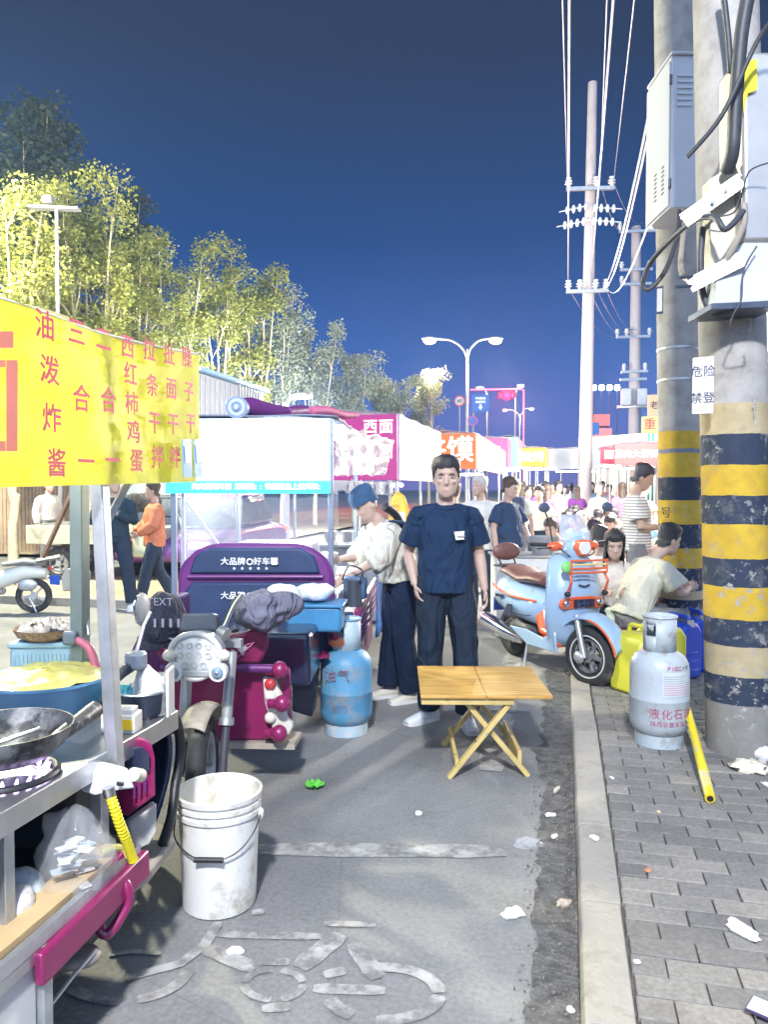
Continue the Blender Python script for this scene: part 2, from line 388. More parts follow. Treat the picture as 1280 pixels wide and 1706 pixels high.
    # ---- hair / hat
    if hairstyle != 'bald':
        h = MB(); nA, nZ = 40, 12; rnd = random.Random(len(label)*7+int(H*1000))
        long = hairstyle == 'long'; vs = []
        for i in range(nA):
            a = 2*math.pi*i/nA; fr = -math.sin(a)          # 1 at the front
            if hairstyle == 'hat': zb = .030+.012*fr-.03*(fr < -.2)
            elif long: zb = (.060 if fr > .56 else (.02 if fr > .46 else (-.20 if fr > .2 else -.235)))
            else: zb = .062 if fr > .62 else (.05-.055*(.62-fr)/.5 if fr > .12 else (-.005-.075*min(1, (.12-fr)/.7)))
            zb += rnd.uniform(-.006, .006)*(hairstyle != 'hat')
            off = .020 if hairstyle == 'hat' else (.017 if not long else .022)
            for j in range(nZ+1):
                z = .124+(zb-.124)*(j/nZ)**.8 if j else .124
                rx, ry, yo = head_at(z if z > -.03 else -.03 if not long else max(z, -.06))
                k = 1.0
                if long and z < -.06: k = 1.0+(-.06-z)*.9
                o2 = off*(1+.35*noise.noise(V(a*3, z*30, len(label)))+.22*noise.noise(V(a*14, z*60, len(label)))) if hairstyle != 'hat' else off
                if not long and hairstyle != 'hat': o2 *= 1-.88*(j/nZ)**3
                elif long and fr > .46: o2 *= 1-.8*(j/nZ)**3
                top = (.022 if hairstyle != 'hat' else .035)*min(1, (nZ-j)/nZ*1.6)
                if z < -.05: yo = .012
                vs.append(hd((rx+o2)*k*math.cos(a), (ry+o2)*k*math.sin(a)+yo, z+top))
        w = nZ+1
        h.add(vs, [(i*w+j, ((i+1) % nA)*w+j, ((i+1) % nA)*w+j+1, i*w+j+1) for i in range(nA) for j in range(nZ)])
        h.add([vs[i*w] for i in range(nA)], [tuple(range(nA))])
        h.build('beanie' if hairstyle == 'hat' else 'hair', hatmat or hair, t, ang=180)
    if face:
        for sx in (-1, 1):
            e = MB(); e.ell(hd(sx*.033,-.081,.006), (.0140*hs,.007*hs,.0040*hs), 12, 8, Mh); eo = e.build('eye', EYE_W, t)
            e = MB(); e.ell(hd(sx*.033,-.086,.006), (.0064*hs,.0035*hs,.0046*hs), 10, 7, Mh); e.build('iris', EYE_D, eo)
            e = MB(); e.tube([hd(sx*.016,-.0955,.0235), hd(sx*.034,-.0935,.0275), hd(sx*.053,-.0795,.0225)], [.0022*hs,.0030*hs,.0016*hs], 6); e.build('eyebrow', hair if hair else EYE_D, t)
        e = MB(); e.tube([hd(-.025,-.083,-.064), hd(-.010,-.0935,-.060), hd(0,-.0945,-.0615), hd(.010,-.0935,-.060), hd(.025,-.083,-.064)], [.0022*hs,.0042*hs,.0048*hs,.0042*hs,.0022*hs], 6); e.build('mouth', LIP, t)
    t['_h'] = 0; del t['_h']
    return t, D, s
# ================================================================== SETTING
def nodes_mat(name):
    m = bpy.data.materials.new(name); m.use_nodes = True; _mats[name] = m
    return m, m.node_tree.nodes, m.node_tree.links, m.node_tree.nodes['Principled BSDF']
def noise_node(N, L, vec, sc, det=5, ro=.55, dist=0):
    n = N.new('ShaderNodeTexNoise'); n.inputs['Scale'].default_value = sc; n.inputs['Detail'].default_value = det; n.inputs['Roughness'].default_value = ro
    n.inputs['Distortion'].default_value = dist; L.new(vec, n.inputs['Vector']); return n.outputs['Fac']
def ramp(N, L, fac, stops, const=False):
    r = N.new('ShaderNodeValToRGB'); L.new(fac, r.inputs[0]); e = r.color_ramp.elements
    if const: r.color_ramp.interpolation = 'CONSTANT'
    e[0].position, e[0].color = stops[0][0], (*stops[0][1], 1); e[1].position, e[1].color = stops[-1][0], (*stops[-1][1], 1)
    for p, c in stops[1:-1]: q = e.new(p); q.color = (*c, 1)
    return r.outputs[0]
def mix(N, L, fac, a, b, mode='MIX'):
    m = N.new('ShaderNodeMixRGB'); m.blend_type = mode
    for i, x in ((0, fac), (1, a), (2, b)):
        if isinstance(x, (int, float)): m.inputs[i].default_value = x
        elif isinstance(x, tuple): m.inputs[i].default_value = (*x, 1)
        else: L.new(x, m.inputs[i])
    return m.outputs[0]
BW = ((0, (0,0,0)), (1, (1,1,1)))
def asphalt():
    m, N, L, b = nodes_mat('asphalt'); tc = N.new('ShaderNodeTexCoord'); v = tc.outputs['Object']
    big = ramp(N, L, noise_node(N, L, v, .55, 6, .6, .6), ((.30, (.135,.137,.142)), (.5, (.215,.215,.215)), (.72, (.31,.305,.295))))
    fine = noise_node(N, L, v, 55, 3); c = mix(N, L, .55, big, ramp(N, L, fine, ((.3, (.35,.35,.35)), (.7, (.65,.65,.65)))), 'OVERLAY')
    st = ramp(N, L, noise_node(N, L, v, 2.3, 8, .75), ((.56, (0,0,0)), (.70, (1,1,1)))); c = mix(N, L, mix(N, L, .55, (0,0,0), st), c, (.11,.11,.113))
    vo = N.new('ShaderNodeTexVoronoi'); vo.inputs['Scale'].default_value = 85; L.new(v, vo.inputs['Vector'])
    sp = ramp(N, L, vo.outputs['Distance'], ((.05, (1,1,1)), (.16, (0,0,0)))); c = mix(N, L, mix(N, L, .25, (0,0,0), sp), c, (.34,.33,.31))
    cv = N.new('ShaderNodeTexVoronoi'); cv.feature = 'DISTANCE_TO_EDGE'; cv.inputs['Scale'].default_value = .75; L.new(v, cv.inputs['Vector'])
    cr = ramp(N, L, cv.outputs['Distance'], ((.0, (1,1,1)), (.004, (0,0,0)))); c = mix(N, L, mix(N, L, .22, (0,0,0), cr), c, (.06,.06,.06))
    L.new(c, b.inputs['Base Color'])
    L.new(ramp(N, L, noise_node(N, L, v, 1.6, 5), ((.3, (.5,.5,.5)), (.7, (.85,.85,.85)))), b.inputs['Roughness'])
    bp = N.new('ShaderNodeBump'); bp.inputs['Strength'].default_value = .55; bp.inputs['Distance'].default_value = .006; L.new(fine, bp.inputs['Height']); L.new(bp.outputs[0], b.inputs['Normal'])
    return m
M_asph = asphalt()
road = structure(MB().quad((-150,-30,0), (150,-30,0), (150,400,0), (-150,400,0)).build('road', M_asph, None, smooth=False))
M_dirt = P('gutter_grime', (.125,.122,.118), .9, 0, .45, 18, .9, 60, dirt=(.20,.19,.175), damt=.15, dscale=30)
# broken dark gutter edge along the kerb
g = MB(); pl = []; pr = []
for i in range(200):
    y = .8+i*.03; w = .14 if y < 4.2 else .18; pl.append((.045-w-.06*noise.noise(V(y*2.5,0,0))-.04*noise.noise(V(y*8,3,0))-.02*noise.noise(V(y*29,7,0)), y, .004)); pr.append((.062, y, .004))
g.add(pl+pr, [(i, i+200, i+201, i+1) for i in range(199)]); g.build('gutter', M_dirt, road, smooth=False)
M_paint = P('worn_road_paint', (.42,.41,.395), .75, 0, .18, 14, .3, 70, dirt=(.20,.197,.19), damt=.55, dscale=9)
_gs = [0]
def ground_strip(px, w, z=None, n=6):
    """painted stroke through ground points"""
    _gs[0] += 1; z = .004+.00008*_gs[0] if z is None else z
    p = [gp(u, v, z) for u, v in px]; q = []
    for i in range(len(p)-1):
        for k in range(n): q.append(p[i].lerp(p[i+1], k/n))
    q.append(p[-1]); L = []; Rr = []
    for i, a in enumerate(q):
        t = (q[min(i+1, len(q)-1)]-q[max(i-1, 0)]).normalized(); s = V(-t.y, t.x, 0); ww = (w if w > .12 else w*.8)/2*(1 if 0 < i < len(q)-1 else .7)*(1+.12*noise.noise(a*14))
        L.append(a+s*ww); Rr.append(a-s*ww)
    N_ = len(q); MB().add(L+Rr, [(i, i+1, N_+i+1, N_+i) for i in range(N_-1)]).build('marking', M_paint, road, smooth=False)
def arc_px(cx, cy, rx, ry, a0, a1, n=9): return [(cx+rx*math.cos(R(a0+(a1-a0)*i/n)), cy+ry*math.sin(R(a0+(a1-a0)*i/n))) for i in range(n+1)]
ground_strip([(428,1414), (842,1418)], .125)
ground_strip([(818,1284), (840,1180), (856,1085)], .17)
ground_strip([(360,1556), (538,1560)], .055); ground_strip([(568,1556), (498,1612)], .10); ground_strip([(588,1568), (630,1630)], .085)
ground_strip([(340,1578), (425,1614)], .08); ground_strip([(522,1646), (642,1650)], .062); ground_strip([(540,1538), (626,1540)], .045)
ground_strip([(540,1624), (576,1616)], .055); ground_strip([(436,1602), (482,1602)], .05)
for a0, a1 in ((0, 75), (95, 180), (190, 268), (285, 350)): ground_strip(arc_px(456, 1640, 49, 25, a0, a1), .036, n=2)
ground_strip([(436,1680), (484,1676)], .05)
for a0, a1 in ((-100, -2), (4, 98), (125, 170)): ground_strip(arc_px(640, 1655, 92, 44, a0, a1), .058, n=2)
ground_strip(arc_px(205, 1600, 118, 68, 92, 140), .05, n=2); ground_strip(arc_px(205, 1600, 112, 66, 10, 78), .055, n=2)
ground_strip([(205,1630), (300,1605), (340,1575), (365,1535)], .05); ground_strip([(180,1590), (220,1584), (268,1588)], .03); ground_strip([(420,1520), (440,1518)], .05)

# ---- pavement, kerb
def pz(y): return .105 if y < 4.7 else (.105-(y-4.7)*.075 if y < 5.8 else .0225)
M_kerb = P('kerb_stone', (.36,.335,.295), .85, 0, .14, 5, .35, 45, dirt=(.27,.245,.21), damt=.32, dscale=5)
M_joint = P('paving_sand', (.13,.115,.10), .95, 0, .3, 30, .3, 80)
pav = MB()
ys = [-1,1.5,4.7,5.8,9,60]; n = len(ys)
pav.add([(x, y, pz(y)-.016) for x in (.2, 14) for y in ys], [(i, i+n, n+i+1, i+1) for i in range(n-1)])
pave = structure(pav.build('pavement', M_joint, None, smooth=False))
kerb = link('kerb', None); kerb['kind'] = 'structure'
y = .2; k = 0
while y < 9.4:
    L_ = .645; z0 = pz(y)+.012; z1 = pz(y+L_)+.012; a, c = .062, .205; r = .03
    prof = [(a, -.05), (a, 1-r), (a+.009, 1-r*.3), (a+r, 1), (c, 1)]
    mb = MB(); j = random.uniform(-.003, .003)
    def kp(px, pzz, zz): return -.05 if pzz == -.05 else zz-(1-pzz)
    A = [(px+j, y+.004, kp(px, p_, z0)) for px, p_ in prof]+[(c+j, y+.004, -.05)]; B = [(px+j, y+L_-.004, kp(px, p_, z1)) for px, p_ in prof]+[(c+j, y+L_-.004, -.05)]
    n = len(A); mb.add(A+B, [tuple(range(n-1, -1, -1)), tuple(range(n, 2*n))]+[(i, (i+1) % n, n+(i+1) % n, n+i) for i in range(n)])
    mb.build('kerb_stone', M_kerb, kerb, ang=30, bevel=.004); y += L_
# paving bricks: rows across the path, 0.205 x 0.10
mbk, N, L, b = nodes_mat('paving_brick'); tc = N.new('ShaderNodeTexCoord'); oi = N.new('ShaderNodeObjectInfo'); v = tc.outputs['Object']
c = ramp(N, L, oi.outputs['Random'], ((0, (.165,.158,.150)), (.4, (.21,.20,.188)), (.75, (.25,.235,.215)), (1, (.31,.285,.25))))
geo = N.new('ShaderNodeNewGeometry')
c = mix(N, L, .5, c, ramp(N, L, noise_node(N, L, geo.outputs['Position'], 60, 4), ((.3, (.3,.3,.3)), (.7, (.7,.7,.7)))), 'OVERLAY')
c = mix(N, L, mix(N, L, .6, (0,0,0), ramp(N, L, noise_node(N, L, geo.outputs['Position'], 3.2, 8, .7), ((.5, (0,0,0)), (.72, (1,1,1))))), c, (.12,.11,.10))
L.new(c, b.inputs['Base Color']); b.inputs['Roughness'].default_value = .85
bp = N.new('ShaderNodeBump'); bp.inputs['Strength'].default_value = .45; bp.inputs['Distance'].default_value = .006; L.new(noise_node(N, L, geo.outputs['Position'], 90, 4), bp.inputs['Height']); L.new(bp.outputs[0], b.inputs['Normal'])
BL, BWd, GAP = .203, .0965, .005
bm0 = MB(); h = .012
bm0.add([(-BL/2,-BWd/2,-.01),(BL/2,-BWd/2,-.01),(BL/2,BWd/2,-.01),(-BL/2,BWd/2,-.01),(-BL/2,-BWd/2,h-.003),(BL/2,-BWd/2,h-.003),(BL/2,BWd/2,h-.003),(-BL/2,BWd/2,h-.003),
         (-BL/2+.004,-BWd/2+.004,h),(BL/2-.004,-BWd/2+.004,h),(BL/2-.004,BWd/2-.004,h),(-BL/2+.004,BWd/2-.004,h)],
        [(0,1,5,4),(1,2,6,5),(2,3,7,6),(3,0,4,7),(4,5,9,8),(5,6,10,9),(6,7,11,10),(7,4,8,11),(8,9,10,11)])
bme = bm0.mesh('brick'); bme.materials.append(mbk); rest = MB(); rb = random.Random(3); cnt = 0
row = 0; y = 1.75
while y < 12:
    off = .5*(row % 2)*(BL+GAP); x = .212+GAP+BL/2-off
    tilt = rb.uniform(-.006, .006)
    while x < (1.9 if y < 5 else 3.2):
        x0 = max(x-BL/2, .212); x1 = x+BL/2; xc = (x0+x1)/2; sx = (x1-x0)/BL
        d = Vector((xc, y)).length; z = pz(y)-.012+rb.uniform(-.0025, .0025)
        cxx = xc*math.cos(YAW)+y*math.sin(YAW); dd = -xc*math.sin(YAW)+y*math.cos(YAW)
        vis = dd > .3 and cxx/dd < .55
        slope = math.atan2(pz(y+.1)-pz(y-.1), .2)
        if vis and sx > .2:
            if cnt < 298 and y < 5.0:
                o = bpy.data.objects.new('brick', bme); COL.objects.link(o); o.parent = pave; o.location = (xc, y, z); o.scale = (sx, 1, 1)
                o.rotation_euler = (slope+rb.uniform(-.008, .008), rb.uniform(-.006, .006), tilt+rb.uniform(-.006, .006)); cnt += 1
            else:
                M = Matrix.Rotation(slope, 3, 'X'); rest.add([V(xc, y, z)+M@V(p[0]*sx, p[1], p[2]) for p in bm0.v], bm0.f)
        x += BL+GAP
    row += 1; y += BWd+GAP
rest.build('bricks_beyond', mbk, pave, kind='stuff')

# ---- verge across the lane (left), second road beyond
M_verge = P('sandy_verge', (.42,.33,.22), .95, 0, .25, 4, .5, 30, dirt=(.27,.22,.16), damt=.35, dscale=2)
vg = MB(); vg.quad((-16,9.1,.075),(-4.75,9.1,.075),(-4.75,12.0,.075),(-16,12.0,.075)).quad((-16,15,.075),(-8.0,15,.075),(-8.0,70,.075),(-16,70,.075))
structure(vg.build('verge', M_verge, None, smooth=False))
ek = link('verge_kerb', None); ek['kind'] = 'structure'
for i in range(12):
    MB().box((-15.6+i*1.0+.0, 9.02, .05), (.985, .15, .13)).build('kerb_stone', M_kerb, ek, bevel=.012)
for i in range(3):
    MB().box((-4.68, 9.6+i*1.0, .05), (.15, .985, .13)).build('kerb_stone', M_kerb, ek, bevel=.012)

# ---- utility poles
def pole_mat(name, edges, cols):
    """concrete with hazard bands painted on it; edges in metres above ground, paint flaked to the concrete"""
    m, N, L, b = nodes_mat(name); tc = N.new('ShaderNodeTexCoord'); v = tc.outputs['Object']
    sx = N.new('ShaderNodeSeparateXYZ'); L.new(v, sx.inputs[0])
    wob = N.new('ShaderNodeMath'); wob.operation = 'MULTIPLY_ADD'; L.new(noise_node(N, L, v, 9, 4), wob.inputs[0]); wob.inputs[1].default_value = .018; L.new(sx.outputs['Z'], wob.inputs[2])
    mr = N.new('ShaderNodeMapRange'); L.new(wob.outputs[0], mr.inputs[0]); mr.inputs[1].default_value = 0; mr.inputs[2].default_value = 2.5; mr.inputs[3].default_value = 0; mr.inputs[4].default_value = 1
    band = ramp(N, L, mr.outputs[0], [(e/2.5, c) for e, c in zip(edges, cols)], True)
    amt = ramp(N, L, mr.outputs[0], [(e/2.5, ((0,0,0) if c is None or c == CON else (1,1,1))) for e, c in zip(edges, cols)], True)
    con = ramp(N, L, noise_node(N, L, v, 7, 7, .65), ((.3, (.28,.265,.245)), (.5, (.37,.355,.335)), (.7, (.44,.425,.40))))
    fl = ramp(N, L, noise_node(N, L, v, 17, 9, .72), ((.545, (1,1,1)), (.585, (0,0,0))))
    lo = ramp(N, L, noise_node(N, L, v, 3.1, 3), ((.42, (0,0,0)), (.60, (1,1,1))))
    keep = mix(N, L, 1.0, fl, lo, 'ADD'); keep = mix(N, L, 1.0, keep, amt, 'MULTIPLY')
    c = mix(N, L, keep, con, mix(N, L, .5, band, ramp(N, L, noise_node(N, L, v, 12, 5), ((.3, (.38,.38,.38)), (.7, (.62,.62,.62)))), 'OVERLAY'))
    c = mix(N, L, mix(N, L, .6, (0,0,0), ramp(N, L, noise_node(N, L, v, 5, 8, .7), ((.55, (0,0,0)), (.75, (1,1,1))))), c, (.26,.24,.21))
    L.new(c, b.inputs['Base Color']); b.inputs['Roughness'].default_value = .8
    bp = N.new('ShaderNodeBump'); bp.inputs['Strength'].default_value = .4; bp.inputs['Distance'].default_value = .012
    L.new(mix(N, L, .5, noise_node(N, L, v, 22, 7), fl), bp.inputs['Height']); L.new(bp.outputs[0], b.inputs['Normal'])
    return m
CON = (.5,.5,.5); YE = (.55,.36,.03); PY = (.44,.36,.21); BK = (.022,.035,.065); DK = (.24,.23,.21)
PM1 = pole_mat('banded_pole_paint', [0,.30,.455,.623,.771,.945,1.097,1.286,1.438,1.608,1.776,1.943], [DK,BK,PY,BK,YE,BK,YE,BK,YE,BK,PY,CON])
PM2 = pole_mat('banded_pole_paint_far', [0,.559,.64,.843,1.019,1.233,1.446,1.655,1.874,1.911,2.07], [BK,PY,BK,YE,BK,YE,BK,YE,(.2,.2,.25),YE,CON])
pa = at(1232, 1150, 4.3); pb = at(1208, 0, 4.3)
tp = thing('utility_pole', 'thick concrete pole with flaking yellow and black bands right beside the grey gas cylinder', 'utility pole', (pa.x, pa.y, .1))
lean = (pb.x-pa.x)/(pb.z-pa.z); leany = (pb.y-pa.y)/(pb.z-pa.z)
pm = MB(); zz = [-.12+i*.4 for i in range(24)]
pm.tube([(lean*(z-.5), leany*(z-.5), z) for z in zz], [.186-.0045*z for z in zz], 40, side=(1,0,0), dome=False); pm.build('shaft', PM1, tp, ang=70)
pl_ = MB(); pl_.box((0,0,0), (.105, .006, .30)); pq = at(1172, 642, 4.12)
plq = pl_.build('warning_plate', P('enamel_plate', (.66,.66,.65), .5, dirt=(.4,.38,.36), damt=.2, dscale=14), tp); plq.location = pq-tp.location; plq.rotation_euler = (0, 0, YAW-R(28))
for i, ch in enumerate(('危险', '禁登')): text(ch, .062, P('ink_blue', (.03,.04,.09), .6), plq, (0, -.006, .07-.14*i), name='lettering')
text('信', .11, P('faded_paint', (.55,.58,.60), .8), tp, at(1262, 684, 4.13)-tp.location, rz=YAW+R(40))
pa = at(1134, 1100, 7.0); pb = at(1122, 0, 7.0)
tq = thing('utility_pole', 'slimmer banded concrete pole behind the thick one, carrying a white metal cabinet', 'utility pole', (pa.x, pa.y, .02))
pm = MB(); l2 = (pb.x-pa.x)/(pb.z-pa.z); l2y = (pb.y-pa.y)/(pb.z-pa.z)
pm.tube([(l2*(z-.5), l2y*(z-.5), z) for z in zz], [.19-.003*z for z in zz], 36, side=(1,0,0), dome=False); pm.build('shaft', PM2, tq, ang=70)
for z in (2.52, 2.80): MB().torus((l2*(z-.5), l2y*(z-.5), z), (0,0,1), .184, (.003,.012)).build('strap', M_galv, tq)
text('号', .1, P('ink_black', (.02,.02,.025), .7), tq, at(1110, 855, 6.79)-tq.location, rz=YAW-R(10))
pq = at(1100, 500, 6.82); nb = MB().box((0,0,0), (.06,.004,.24)).build('number_plate', P('ink_blue', (.03,.04,.09)), tq); nb.location = pq-tq.location; nb.rotation_euler = (0,0,YAW-R(30))
MB().box((0,-.004,0), (.045,.003,.20)).build('plate_face', P('enamel_plate', (.66,.66,.65)), nb)

# ---- the white metal cabinet on the rear pole
M_cab = P('white_enamel', (.52,.54,.57), .4, 0, .04, 3, .03, 20, dirt=(.52,.50,.47), damt=.12, dscale=2)
c0 = at(1117, 342, 6.2); zt = zat(92, 6.2); zb_ = zat(346, 6.2); hh = zt-zb_
tcab = thing('electrical_cabinet', 'tall white louvred metal cabinet strapped high on the rear pole', 'cabinet', (c0.x, c0.y, zb_), YAW+R(1))
mb = MB().box((.12, .26, hh/2), (.24, .52, hh)); mb.build('case', M_cab, tcab, bevel=.008)
MB().box((.12, .25, hh+.012), (.26, .55, .022)).build('lid', M_cab, tcab, bevel=.006)
MB().box((-.008, .26, hh*.49), (.012, .50, hh*.95)).build('door', M_cab, tcab, bevel=.004)
for i in range(6):
    z = hh*.86-i*.046; MB().prism([(.045,-.0005,z), (.045,-.012,z), (.045,-.001,z+.026)], (.12,0,0)).build('louvre', M_cab, tcab)
for z in (hh*.84, hh*.16): MB().cyl((-.006,-.006,z-.035), (-.006,-.006,z+.035), .012).build('hinge', P('dark_hinge', (.10,.12,.16), .4, .6), tcab)
for i in range(7):
    for q in range(2): MB().box((-.016, .12+q*.16, hh*.13+i*.035), (.003,.05,.010)).build('vent_slot', P('slot_dark', (.03,.03,.035)), tcab)
M_cable = P('black_cable', (.045,.05,.06), .5, 0, .2, 20, .05)
M_cream = P('cream_sheet', (.62,.57,.44), .6, 0, .08, 3, .05, 20, dirt=(.45,.40,.30), damt=.2)
# switch gear on the near pole
s0 = at(1222, 500, 4.1)
tg = thing('switch_box', 'cream and silver switch box with bracket arms high on the near pole', 'switch box', (s0.x, s0.y, s0.z-.1), YAW)
q, qg = frame(tg)
def pane(name, pts, th, mat, par, bev=.004):
    return MB().prism(pts, th).build(name, mat, par, bevel=bev)
pane('cream_panel', [q(1184,298,4.02), q(1186,516,4.02), q(1240,502,3.98), q(1244,262,3.98)], (0,.10,0), M_cream, tg)
pane('silver_housing', [q(1238,85,3.9), q(1240,402,3.9), q(1290,402,3.9), q(1290,85,3.9)], (0,.34,0), P('silver_sheet', (.46,.45,.44), .35, .55, .1, 4, .05, 12), tg, .02)
pane('lower_tray', [q(1196,440,3.92), q(1192,508,3.92), q(1300,500,3.92), q(1300,400,3.92), q(1240,404,3.92)], (0,.22,0), M_cab, tg)
pane('tray_lip', [q(1186,505,3.89), q(1186,516,3.89), q(1300,512,3.89), q(1300,500,3.89)], (0,.30,0), P('dark_hinge', (.10,.12,.16)), tg)
for (a, b2) in (((1140,368,3.96), (1236,300,3.90)), ((1150,476,3.95), (1240,430,3.88))):
    MB().bar(q(*a), q(*b2), .012, .075).build('bracket_arm', M_galv, tg); MB().bar(q(a[0], a[1]-10, a[2])+V(0,.03,0), q(b2[0], b2[1]-10, b2[2])+V(0,.03,0), .06, .01).build('bracket_flange', M_galv, tg)
for u, v_ in ((1188,336), (1210,318)): MB().cyl(q(u,v_,3.93), q(u,v_,3.90), .010, n=6).build('bolt', M_galv, tg)
for v_ in (462, 478): MB().cyl(q(1132+(v_-462)*-.4,v_,3.9), q(1170,v_-3,3.98), .009, n=8).build('stud', P('dark_hinge', (.1,.12,.16)), tg)
MB().prism([q(1237,105,3.88), q(1262,98,3.88), q(1262,150,3.88), q(1246,156,3.88), q(1240,190,3.88)], (0,-.003,0)).build('warning_sticker', P('sticker_yellow', (.80,.66,.03), .6), tg)
for k_, (pts, r) in enumerate((
    ([(1252,-30,3.75), (1236,60,3.8), (1226,180,3.85), (1222,250,3.88), (1212,285,3.95)], .034),
    ([(1204,-30,4.0), (1214,60,4.02), (1218,120,4.03)], .016),
    ([(1300,20,3.6), (1262,70,3.7), (1205,190,3.8), (1146,262,3.9)], .011),
    ([(1150,350,5.2), (1140,385,4.9), (1136,450,4.6), (1160,468,4.2), (1200,450,3.95), (1238,380,3.85), (1240,340,3.85)], .017),
    ([(1240,352,3.84), (1210,382,3.8), (1190,362,3.85), (1150,372,4.1), (1090,430,4.6), (1072,470,4.7), (1082,482,4.7), (1110,450,4.7), (1130,390,4.9), (1132,352,5.2)], .015),
    ([(1172,380,4.05), (1168,430,4.03), (1172,490,4.03), (1192,522,4.0), (1222,515,3.92)], .018),
    ([(1285,270,3.75), (1250,285,3.8), (1238,320,3.85), (1230,345,3.9), (1215,358,3.9), (1175,362,3.95)], .004),
    ([(1262,410,3.86), (1240,450,3.86), (1236,500,3.86), (1222,525,3.86), (1220,548,3.88), (1250,552,3.88), (1252,530,3.86)], .004))):
    p = [at(*a) for a in pts]; base = p[0].copy()
    sm = []
    for i in range(len(p)-1):
        p0 = p[max(i-1,0)]; p1 = p[i]; p2 = p[i+1]; p3 = p[min(i+2, len(p)-1)]
        for t_ in range(6):
            t = t_/6; sm.append(.5*((2*p1)+(p2-p0)*t+(2*p0-5*p1+4*p2-p3)*t*t+(3*p1-p0-3*p2+p3)*t**3))
    sm.append(p[-1])
    o = MB().tube([x-base for x in sm], r, 10).build('cable', M_cable if k_ not in (3,) else P('grey_cable', (.30,.27,.24), .6), None); o.location = base
    tag(o, ['fat black cable running down from the top edge to the cream switch box', 'short dark conduit on the near pole, left of the fat cable', 'thin stiff grey rod slanting across the white cabinet', 'brownish cable looping from the cabinet up to the silver housing',
            'long black cable hanging in a loose loop left of the poles', 'short black cable bent under the cream panel', 'thin black wire curling beside the bracket arm', 'thin wire dangling in a loop below the switch box tray'][k_], 'cable')

# ---- poles and wires further down the street
M_pole2 = P('pale_concrete', (.46,.40,.40), .8, 0, .08, 3, .1, 10)
def far_pole(label, ub, ut, vt, d, r0, r1, arms):
    a = at(ub, 900, d); b2 = at(ut, vt, d); t = thing('utility_pole', label, 'utility pole', (a.x, a.y, 0)); top = b2-t.location
    MB().tube([(0,0,0), top*.5, top], [r0, (r0+r1)/2, r1], 16, dome=False).build('shaft', M_pole2, t)
    ends = []
    for (v_, u0, u1, ins) in arms:
        p0 = at(u0, v_, d-.25)-t.location; p1 = at(u1, v_-2, d-.25)-t.location
        MB().bar(p0, p1, .09, .09).build('crossarm', M_galv, t)
        for f in ins:
            c = p0.lerp(p1, f); mb = MB(); mb.lathe([(0,.0),(.05,.0),(.05,.06),(.10,.08),(.05,.12),(.10,.15),(.05,.19),(.07,.24),(0,.27)], c+V(0,0,.05), 10); mb.build('insulator', P('porcelain', (.72,.72,.74), .25), t)
            ends.append(t.location+c+V(0,0,.3))
    return t, ends
fp1, e1 = far_pole('tall pale concrete pole with two crossarms standing in front of the lit canopy', 973, 988, 138, 21, .20, .12, [(315,944,1024,(.05,.62,.95)), (486,944,1014,(.05,.32,.7,.95))])
q1 = fp1.location
for i, (u, v_, du) in enumerate(((964,345,-1), (960,370,-1), (1005,345,1), (1003,367,1))):
    mb = MB(); a = at(u, v_, 20.8)-q1; 
    for k in range(4): mb.ell(a+V(du*.16*k-.2*du, 0, -.02*k), (.055,.11,.11), 10, 6)
    mb.build('strain_insulator', P('porcelain', (.72,.72,.74)), fp1)
    MB().tube([V(at(984,v_,20.8).x-q1.x, a.y, a.z+.03), a+V(du*.5,0,-.09)], .018, 6).build('insulator_rod', M_galv, fp1)
fp2, e2 = far_pole('fainter concrete pole with a transformer and many crossarms, beyond the tall pale pole', 1056, 1061, 378, 29, .24, .17, [(386,1032,1094,(.03,.97)), (450,1034,1088,(.05,.9)), (474,1034,1086,(.05,)), (562,1028,1084,(.02,.3,.98)), (620,1036,1080,(.1,.9)), (633,1034,1078,())])
q2 = fp2.location
for sx in (-1, 1):
    MB().box(at(1057+sx*13, 662, 28.7)-q2, (.36,.5,.62)).build('transformer', P('transformer_grey', (.42,.44,.50), .5), fp2, bevel=.04)
MB().box(at(1057, 678, 28.9)-q2, (1.2,.4,.08)).build('platform', M_galv, fp2)
M_wire = P('wire_pale', (.34,.34,.37), .5)
def wire(a, b2, sag, r, label, n=16):
    pts = [a.lerp(b2, i/n)-V(0,0,4*sag*(i/n)*(1-i/n)) for i in range(n+1)]; base = pts[0].copy()
    o = MB().tube([p-base for p in pts], r*.62, 5).build('overhead_wire', M_wire, None); o.location = base
    tag(o, label, 'wire', 'overhead wires strung between the poles')
tops = [(936,-40,9,.012), (948,-40,9,.022), (1026,-40,9,.022), (1012,-40,9,.012), (1066,-40,9,.012)]
wire(at(946,312,20.7), at(936,-60,9), .0, .014, 'thin wire, leftmost of those rising past the frame top from the upper crossarm')
wire(at(947,482,20.7), at(949,-60,8), .0, .026, 'thick pale cable hanging straight left of the tall pale pole')
wire(at(984,484,20.7), at(1027,-60,8), .0, .026, 'thick pale cable crossing the tall pale pole from its lower crossarm')
wire(at(1000,308,20.7), at(1014,-60,9), .0, .014, 'thin wire just right of the tall pale pole top')
wire(at(1023,304,20.7), at(1064,-60,9), .0, .014, 'thin wire from the right end of the upper crossarm')
wire(at(998,482,20.7), at(1086,170,7), .5, .022, 'pale cable curving up from the lower crossarm towards the white cabinet')
wire(at(1002,480,20.7), at(1086,200,7), .5, .020, 'second pale cable curving up beside the first towards the white cabinet')
wire(at(1013,480,20.7), at(1086,360,7), .35, .018, 'pale cable curving to the foot of the white cabinet')
